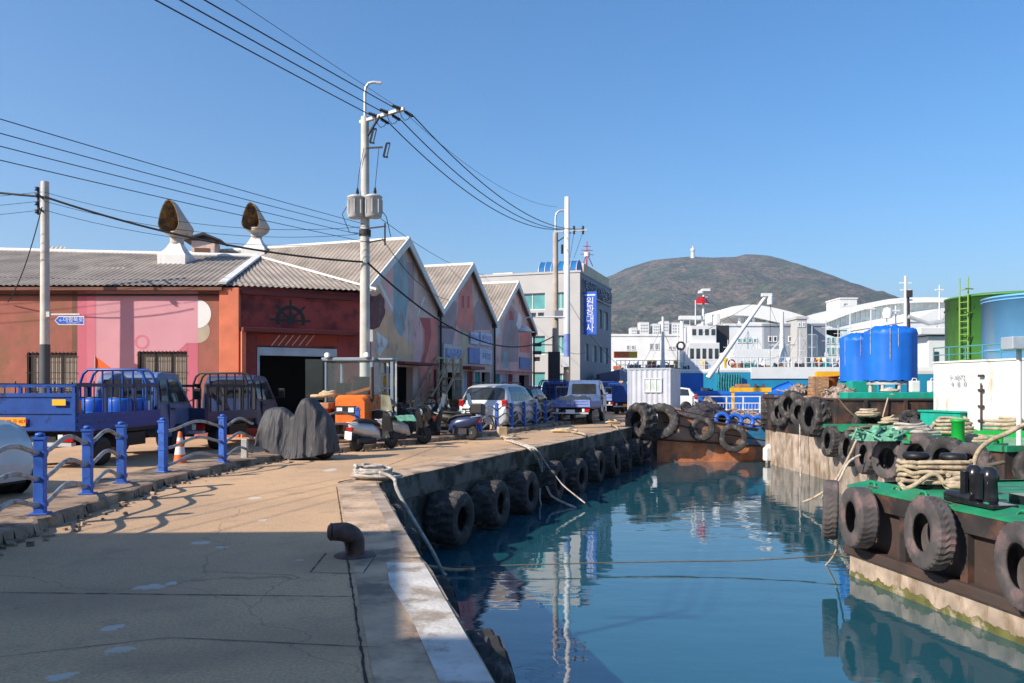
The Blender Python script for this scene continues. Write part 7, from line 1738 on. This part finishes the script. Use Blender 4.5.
box_building('lift_tower', 'beige stair tower standing at the wave roof end', 797, 807, 319, 128, 5, 'offwall', 0, [(797.5, 806, 322, 327, 2)])
box_building('roof_cabin', 'white plant room block poking above the wave roof', 840, 857, 299, 230, 10, 'white_clean', 0, [(843, 848, 303, 306, 1)])
box_building('white_shed', 'white sheds seen beyond the blue wrapped tanks', 905, 955, 322, 120, 20, 'greywhite', 0, [(912, 940, 330, 334, 3)])
gp = 'apartment towers at the foot of the mountain'
for k, (a, b, y) in enumerate(((631, 637, 328), (640, 649, 322.5), (653, 660, 324), (661, 669, 321.5), (672, 680, 323), (683, 690, 325), (700, 708, 324))):
    t = box_building('apartment_tower', ('small low', 'wide first', 'slim second', 'tallest third', 'fourth', 'fifth', 'rightmost')[k] + ' pale apartment tower below the mountain', a, b, y, 720, 14, 'greywhite', 0, [(a + .5, b - .5, y + 2 + 3 * j, y + 3.6 + 3 * j, 3) for j in range(3)], 'apartment', gp)
# wave roofs
def wave_roof(label, pts, d, depth, th, cols, glassband=None):
    """pts: (px,py) of the roof's upper edge"""
    o = Vector((AX(pts[0][0], d), d, 0)); t = thing('wave_roof', label, 'roof', o, 0)
    def sm(pts, n=6):
        P_ = [Vector((AX(x, d) - o.x, AZ(y, d))) for x, y in pts]; out = []
        for i in range(len(P_) - 1):
            p0, p1, p2, p3 = P_[max(i - 1, 0)], P_[i], P_[i + 1], P_[min(i + 2, len(P_) - 1)]
            for k in range(n):
                u = k / n; out.append(.5 * ((2 * p1) + (p2 - p0) * u + (2 * p0 - 5 * p1 + 4 * p2 - p3) * u * u + (3 * p1 - p0 - 3 * p2 + p3) * u ** 3))
        out.append(P_[-1]); return out
    c = sm(pts); rings = []
    for i, p in enumerate(c):
        f = i / (len(c) - 1); k = th * (.35 + .65 * math.sin(math.pi * min(1, f * .8 + .12)))
        rings.append([(p.x, 0, p.y), (p.x, depth, p.y + .6), (p.x, depth, p.y - k), (p.x, 0, p.y - k)])
    m = MB(); m.loft(rings, True, 0, False); m.build('shell', M['white_clean'], t)
    m = MB(); n = 0
    for px in cols:
        x = AX(px, d) - o.x; zc = min(c, key=lambda p: abs(p.x - x)).y - th * .9
        m.cyl((x, 1.5, 0), (x, 1.5, zc), .35, .35, 8); n += 1
    if n: m.build('columns', M['white_clean'], t)
    if glassband:
        g_ = sm(glassband); m = MB()
        vs = []
        for p in g_:
            q = min(c, key=lambda r_: abs(r_.x - p.x)); vs += [(p.x, 2.0, q.y - th * .6), (p.x, 2.0, p.y)]
        m.add(vs, [(2 * i, 2 * i + 2, 2 * i + 3, 2 * i + 1) for i in range(len(g_) - 1)]); gb_ = m.build('glazing', M['glass_pale'], t)
        m = MB()
        for i in range(0, len(g_), 1): m.bar((vs[2 * i][0], 1.9, vs[2 * i][2]), (vs[2 * i + 1][0], 1.9, vs[2 * i + 1][2]), .18)
        m.build('mullion', M['white_clean'], gb_)
        m = MB(); lo = [(p.x, 0, p.y) for p in g_]; m.loft([[(x, 0, z), (x, 2.6, z), (x, 2.6, z - 1.4), (x, 0, z - 1.4)] for x, _, z in lo], True, 0, False); m.build('lower_fascia', M['white_clean'], t)
    return t
wave_roof('left white wave roof of the fish market on slim columns', [(733, 306.5), (750, 304.5), (770, 307), (795, 313), (818, 321), (840, 331)], 150, 22, 2.6, (742, 756, 770, 785), [(746, 322), (770, 323), (800, 328), (826, 333)])
wave_roof('great rising wave roof with a glazed band behind the blue tanks', [(796, 334), (812, 325), (830, 317), (850, 309), (870, 303), (890, 299), (915, 297.5), (940, 297.5), (965, 299), (1000, 304), (1040, 312)], 170, 30, 1.1, (), [(800, 337), (830, 330), (860, 322.5), (890, 317.5), (915, 315.5), (950, 316), (1000, 321)])
wave_roof('pale dome roof behind the mast of the work boat', [(896, 336), (912, 322), (928, 313), (945, 308), (970, 306), (1000, 310)], 158, 20, 3.0, ())
# ships
def vessel(name, label, px0, px1, d, ztop, hullm, topm, beam=6, bow=.18, group=None, sheer=.8):
    t = thing(name, label, 'ship', (AX((px0 + px1) / 2, d), d, WZ), 0, group); L = (px1 - px0) / F * d; h = L / 2; zt = ztop - WZ
    def plan(k, z): return [(-h * k, -beam / 2 * k, z), (h * (1 - bow) * k, -beam / 2 * k, z), (h * (1 - bow * .35) * k, -beam * .3 * k, z + (sheer * .6 if z > 1 else 0)), (h * k, 0, z + (sheer if z > 1 else 0)), (h * (1 - bow * .35) * k, beam * .3 * k, z + (sheer * .6 if z > 1 else 0)), (h * (1 - bow) * k, beam / 2 * k, z), (-h * k, beam / 2 * k, z)]
    m = MB(); m.loft([plan(.9, -1.5), plan(.97, .4), plan(1, zt * .55), plan(1.0, zt)], True, 0, False); m.build('hull', hullm, t)
    m = MB(); m.loft([plan(1.004, zt * .96), plan(1.012, zt), plan(1.0, zt + .22), plan(.98, zt + .22)], False, 0, False); m.build('bulwark', topm, t)
    return t, L, zt
def mast(t, x, y, z0, z1, r=.12, arms=(), mt='white_clean'):
    m = MB(); m.cyl((x, y, z0), (x, y, z1), r, r * .6, 8)
    for z, l in arms: m.bar((x - l, y, z), (x + l, y, z), .08); 
    m.build('mast', M[mt], t)
def rails(t, x0, x1, y, z, n, mt='white_clean'):
    m = MB()
    for k in range(n + 1): x = x0 + (x1 - x0) * k / n; m.cyl((x, y, z), (x, y, z + 1.0), .04, .04, 5)
    for q in (.5, 1.0): m.cyl((x0, y, z + q), (x1, y, z + q), .035, .035, 5)
    m.build('guard_rail', M[mt], t)
def clutter(t, x0, x1, y, z, n, seed):
    rd = random.Random(seed)
    names = (('winch', 'charcoal'), ('deck_box', 'orange'), ('hose_reel', 'white_clean'), ('fish_box', 'teal'), ('life_ring', 'redlight'), ('ventilator', 'greywhite'), ('net_drum', 'net'), ('deck_box', 'wood'), ('ventilator', 'yellow'))
    for k in range(n):
        nm, mt = names[rd.randrange(len(names))]; x = rd.uniform(x0, x1); s = rd.uniform(.3, .9); m = MB(); yy = y + rd.uniform(0, 2)
        if nm in ('winch', 'hose_reel', 'net_drum'): m.M = Matrix.Translation((x, yy, z + s * .5)) @ Matrix.Rotation(R(90), 4, 'Y'); m.lathe([(s * .5, -s * .5), (s * .5, -s * .4), (s * .25, -s * .38), (s * .25, s * .38), (s * .5, s * .4), (s * .5, s * .5)], 10)
        elif nm == 'life_ring': m.tube([(x + .3 * math.cos(R(a)), y - .05, z + .6 + .3 * math.sin(R(a))) for a in range(0, 360, 30)], .07, 6, True)
        elif nm == 'ventilator': m.lathe([(.12, 0), (.12, .7), (.25, .9), (.25, 1.1), (0, 1.15)], 10, Matrix.Translation((x, yy, z)))
        else: m.b2(x - s * .6, x + s * .6, yy - .3, yy + .3, z, z + s * .8)
        m.build(nm, M[mt], t)
# A: teal net covered fishing vessel
tA_, L, zt = vessel('fishing_vessel', 'fishing vessel with teal blue hull and long white bulwark across the inlet', 712, 842, 78, AZ(371, 78), M['shipblue'], M['white_clean'], 7, .1)
rails(tA_, -5.5, 6.0, -3.4, zt + .2, 18); clutter(tA_, -5.6, 6, -2.6, zt + .1, 26, 5)
q = lambda px: AX(px, 78) - tA_.location.x
m = MB(); m.b2(q(740), q(830), -3.62, -3.52, AZ(379, 78) - WZ, AZ(368, 78) - WZ); m.build('white_bulwark', M['white_clean'], tA_)
m = MB(); a, b = P(708, 378, 75), P(766, 296, 75); a -= tA_.location; b -= tA_.location; m.cyl(a, b, .26, .15, 10); m.box(b + Vector((.05, 0, .1)), (.95, .4, .3)); bm_ = m.build('derrick_boom', M['white_clean'], tA_)
m = MB(); m.cyl(b + Vector((.4, 0, 0)), b + Vector((.4, 0, -.8)), .28, .28, 8); m.build('hook_block', M['white_clean'], bm_)
m = MB(); m.cyl(b, P(702, 333, 76) - tA_.location, .018, .018, 4); m.cyl(b + Vector((.4, 0, -.7)), Vector((b.x + .4, b.y, zt)), .018, .018, 4); m.cyl(b, P(782, 336, 77) - tA_.location, .018, .018, 4); m.build('boom_wire', M['cable'], bm_)
mast(tA_, q(782), 0, zt, AZ(312, 78) - WZ, .3, ((AZ(345, 78) - WZ, 1.3),))
m = MB(); m.bar((q(782), 0, AZ(350, 78) - WZ), (q(769), 0, AZ(352, 78) - WZ), .2); m.bar((q(782), 0, AZ(338, 78) - WZ), (q(770), 0, AZ(352, 78) - WZ), .1); m.bar((q(782), 0, AZ(336, 78) - WZ), (q(788), 0, AZ(360, 78) - WZ), .1); m.build('mast_crane', M['white_clean'], tA_)
mast(tA_, q(738), 1, zt, AZ(345, 78) - WZ, .14, ((AZ(352, 78) - WZ, .5), (AZ(358, 78) - WZ, .5)))
m = MB(); rd = random.Random(6); m.loft([[(q(708 + 22 * i / 9), -3.75 + .25 * math.sin(i * 2), AZ(397 - 22 * j / 6 + rd.uniform(-1, 1), 78) - WZ) for i in range(10)] for j in range(7)], False, 0, True, False)
for i in range(9): m.tube([(q(709 + 2.4 * i), -3.85, AZ(375, 78) - WZ), (q(708 + 2.4 * i), -4.0, AZ(385, 78) - WZ), (q(710 + 2.2 * i), -3.8, AZ(397, 78) - WZ)], .1, 5)
m.build('draped_net', mat('tealnet', (.02, .17, .20), .9, var=.4, vs=3), tA_)
m = MB(); m.box((q(762), 2.0, zt + 1.2), (5, 2.2, 2.0)); m.build('deckhouse', M['white_clean'], tA_)
# B: white vessel with portal masts
tB_, L, zt = vessel('fishing_vessel', 'white fishing vessel with a red topped radar mast and portal frames', 610, 716, 92, AZ(372, 92), M['shipblue2'], M['white_clean'], 8, .12)
q = lambda px: AX(px, 92) - tB_.location.x; zz = lambda py: AZ(py, 92) - WZ
rails(tB_, q(612), q(705), -3.9, zt + .2, 22); clutter(tB_, q(612), q(708), -3, zt + .1, 40, 8)
def ship_box(t, q, zz, a, b, y0, y1, dy0, dy1, mt, name, wins=0):
    m = MB(); m.b2(q(a), q(b), dy0, dy1, zz(y1), zz(y0)); o = m.build(name, M[mt], t, bevel=.05)
    if wins:
        for k in range(wins): m = MB(); xa = q(a) + (q(b) - q(a)) * (k + .2) / wins; m.b2(xa, xa + (q(b) - q(a)) * .6 / wins, dy0 - .03, dy0 - .005, zz(y0 + (y1 - y0) * .55), zz(y0 + (y1 - y0) * .2)); m.build('window', M['glass'], o)
ship_box(tB_, q, zz, 684, 714, 344, 372, -2.5, 3, 'white_clean', 'wheelhouse', 5)
ship_box(tB_, q, zz, 687, 712, 327, 344, -2, 2.5, 'white_clean', 'bridge', 4)
ship_box(tB_, q, zz, 711, 727, 326, 352, -1, 3, 'charcoal', 'funnel')
ship_box(tB_, q, zz, 714, 718, 314, 326, -1, 1, 'white_clean', 'radome')
ship_box(tB_, q, zz, 679, 704, 316, 320, -.4, .4, 'white_clean', 'portal_beam')
for px, r_ in ((682, .35), (702.5, .3)): mast(tB_, q(px), 0, zt, zz(317), r_)
mast(tB_, q(703.5), 0, zz(330), zz(290), .2, ((zz(293), .7), (zz(297), .5), (zz(303), .4)))
m = MB(); m.box((q(704), 0, zz(292)), (1.2, .6, .3)); m.box((q(705), -.2, zz(290.5)), (.9, .9, .3)); m.build('radar', M['white_clean'], tB_)
m = MB(); m.lathe([(.95, zz(304)), (.35, zz(297)), (0, zz(297))], 4, Matrix.Translation((q(701.5), -.2, 0))); m.build('signal_shape', M['redlight'], tB_)
for px, y0, y1 in ((693.5, 301, 330), (676, 325, 372)): mast(tB_, q(px), -1, zz(y1), zz(y0), .09)
m = MB(); m.cyl((q(689), -1.5, zz(392)), (q(692), -1.5, zz(326)), .2, .17, 8); m.build('dark_derrick', M['charcoal'], tB_)
m = MB(); m.tube([(q(676) +   .42 * math.cos(R(a)), -2.6, zz(347) + .42 * math.sin(R(a))) for a in range(0, 360, 30)], .12, 6, True); m.build('hose_coil', M['charcoal'], tB_)
m = MB(); m.b2(q(610), q(624), -3.9, -3.2, zz(359), zz(353)); m.build('life_raft_cover', M['orangecone'], tB_); m = MB(); m.b2(q(624.1), q(632), -3.9, -3.2, zz(359), zz(353)); m.build('yellow_cover', M['yellow'], tB_)
mast(tB_, q(658), -3, zt, zz(319), .22)
m = MB()
for a, b in (((658, 330), (640, 365)), ((658, 330), (676, 365)), ((703, 300), (736, 330))): m.cyl((q(a[0]), -2, zz(a[1])), (q(b[0]), -2, zz(b[1])), .016, .016, 4)
m.build('stay_wire', M['charcoal'], tB_)
for k, (px, y0, d) in enumerate(((664, 330, 100), (690, 318, 104), (722, 322, 99), (748, 330, 96), (757, 336, 88), (800, 330, 88), (812, 326, 92), (826, 318, 95), (838, 325, 90), (728, 340, 84))):
    t = thing('ship_mast', 'thin white mast among the moored ships, %s from the left' % ('first', 'second', 'third', 'fourth', 'fifth', 'sixth', 'seventh', 'eighth', 'ninth', 'tenth')[(0, 1, 2, 4, 5, 6, 7, 8, 9, 3)[k]], 'mast', (AX(px, d), d, -1), 0, 'thin masts among the moored ships')
    h_ = AZ(y0, d) + 1; m = MB(); m.cyl((0, 0, 0), (0, 0, h_), .07, .04, 6)
    for f in (.75, .9): m.bar((-.5, 0, h_ * f), (.5, 0, h_ * f), .05)
    m.build('pole', M['white_clean'], t); m = MB(); m.cyl((0, 0, h_ * .98), (3.0, .2, 2.4), .012, .012, 4); m.cyl((0, 0, h_ * .98), (-3.0, .2, 2.4), .012, .012, 4); m.build('stay_wire', M['charcoal'], t); m = MB(); m.box((0, -.1, h_ * .6), (.35, .2, .5)); m.build('lamp', M['greywhite'], t)
# blue boat bow and tents on the far quay
t = thing('blue_tent', 'bright blue peaked tarpaulin beside the grey site cabin', 'tent', (AX(683, 58), 58, 0), 0)
m = MB(); m.loft([[(-1.2, y, 0), (-1.2, y, .5), (-.9, y, 1.9), (-.2, y, 1.3), (1.2, y, .9), (1.2, y, 0)] for y in (-1, 1)], True, 0, False); m.build('tarpaulin', M['tarpblue'], t); m = MB(); m.cyl((-.9, -1.05, 0), (-.9, -1.05, 1.95), .04, .04, 6); m.build('pole', M['galv'], t)
t = thing('tarp_stack', 'navy and pink tarpaulins heaped left of the grey site cabin', 'tarpaulin', (AX(616, 57), 57, 0), 0)
m = MB(); m.loft([[(-1.3, y, 0), (-1.3, y, 2.6), (.2, y, 2.9), (1.5, y, 2.2), (1.5, y, 0)] for y in (-1, 1)], True, 0, False); m.build('navy_cover', M['trucknavy'], t)
m = MB(); m.loft([[(-.3, -1.3, 1.1), (.8, -1.3, 1.1), (.9, -1.1, 1.15), (-.4, -1.1, 1.15)], [(.1, -1.25, 2.1), (.3, -1.25, 2.1), (.3, -1.1, 2.1), (.1, -1.1, 2.1)]], True, 0, False); m.build('pink_cover', M['mur_peach'], t)
tC_, L, zt = vessel('coaster', 'bright blue hulled vessel lying behind the white railing', 668, 790, 66, AZ(393.5, 66), M['shipblue2'], M['shipblue2'], 6, .15)
t = tC_; clutter(t, -4, 4, -2, zt + .1, 8, 3)
# work boat behind the tanks
tD_, L, zt = vessel('work_boat', 'white work boat with a black lamp mast behind the blue wrapped tanks', 878, 965, 47, AZ(372, 47), M['shipblue'], M['white_clean'], 5, .15)
q = lambda px: AX(px, 47) - tD_.location.x; zz = lambda py: AZ(py, 47) - WZ
ship_box(tD_, q, zz, 912, 950, 338, 380, -1.8, 2, 'white_clean', 'wheelhouse')
m = MB(); m.b2(q(917), q(922), -1.84, -1.81, zz(364), zz(353)); m.build('window', M['glass'], tD_)
ship_box(tD_, q, zz, 902, 948, 330, 337, -2.1, 2.2, 'greywhite', 'wheelhouse_roof')
mast(tD_, q(905.5), 0, zt, zz(276), .13, ((zz(283), .35), (zz(290), .3), (zz(300), .4)))
m = MB(); m.cyl((q(908), 0, zz(330)), (q(907.5), 0, zz(294)), .14, .1, 8, 0); m.box((q(908), -.1, zz(294)), (.3, .3, .4)); m.build('funnel_pipe', M['charcoal'], tD_)
for px, y in ((890, 309), (943, 284), (874, 303), (899, 305), (853, 300)): mast(tD_, q(px), .4, zz(340) if px > 880 else zz(380), zz(y), .05, ((zz(y + 5), .25),))
m = MB(); m.lathe([(.25, 0), (.3, .3), (.2, .6), (0, .65)], 10, Matrix.Translation((q(889), .2, zz(318)))); m.build('radome', M['white_clean'], tD_)
m = MB(); m.tube([(q(900), -1, zz(318)), (q(920), -1, zz(325)), (q(938), -1, zz(322)), (q(948), -1, zz(330))], .12, 7); m.tube([(q(925), -1, zz(330)), (q(940), -1, zz(312)), (q(948), -1, zz(322))], .07, 6); m.build('pipework', M['metalgrey'], tD_)
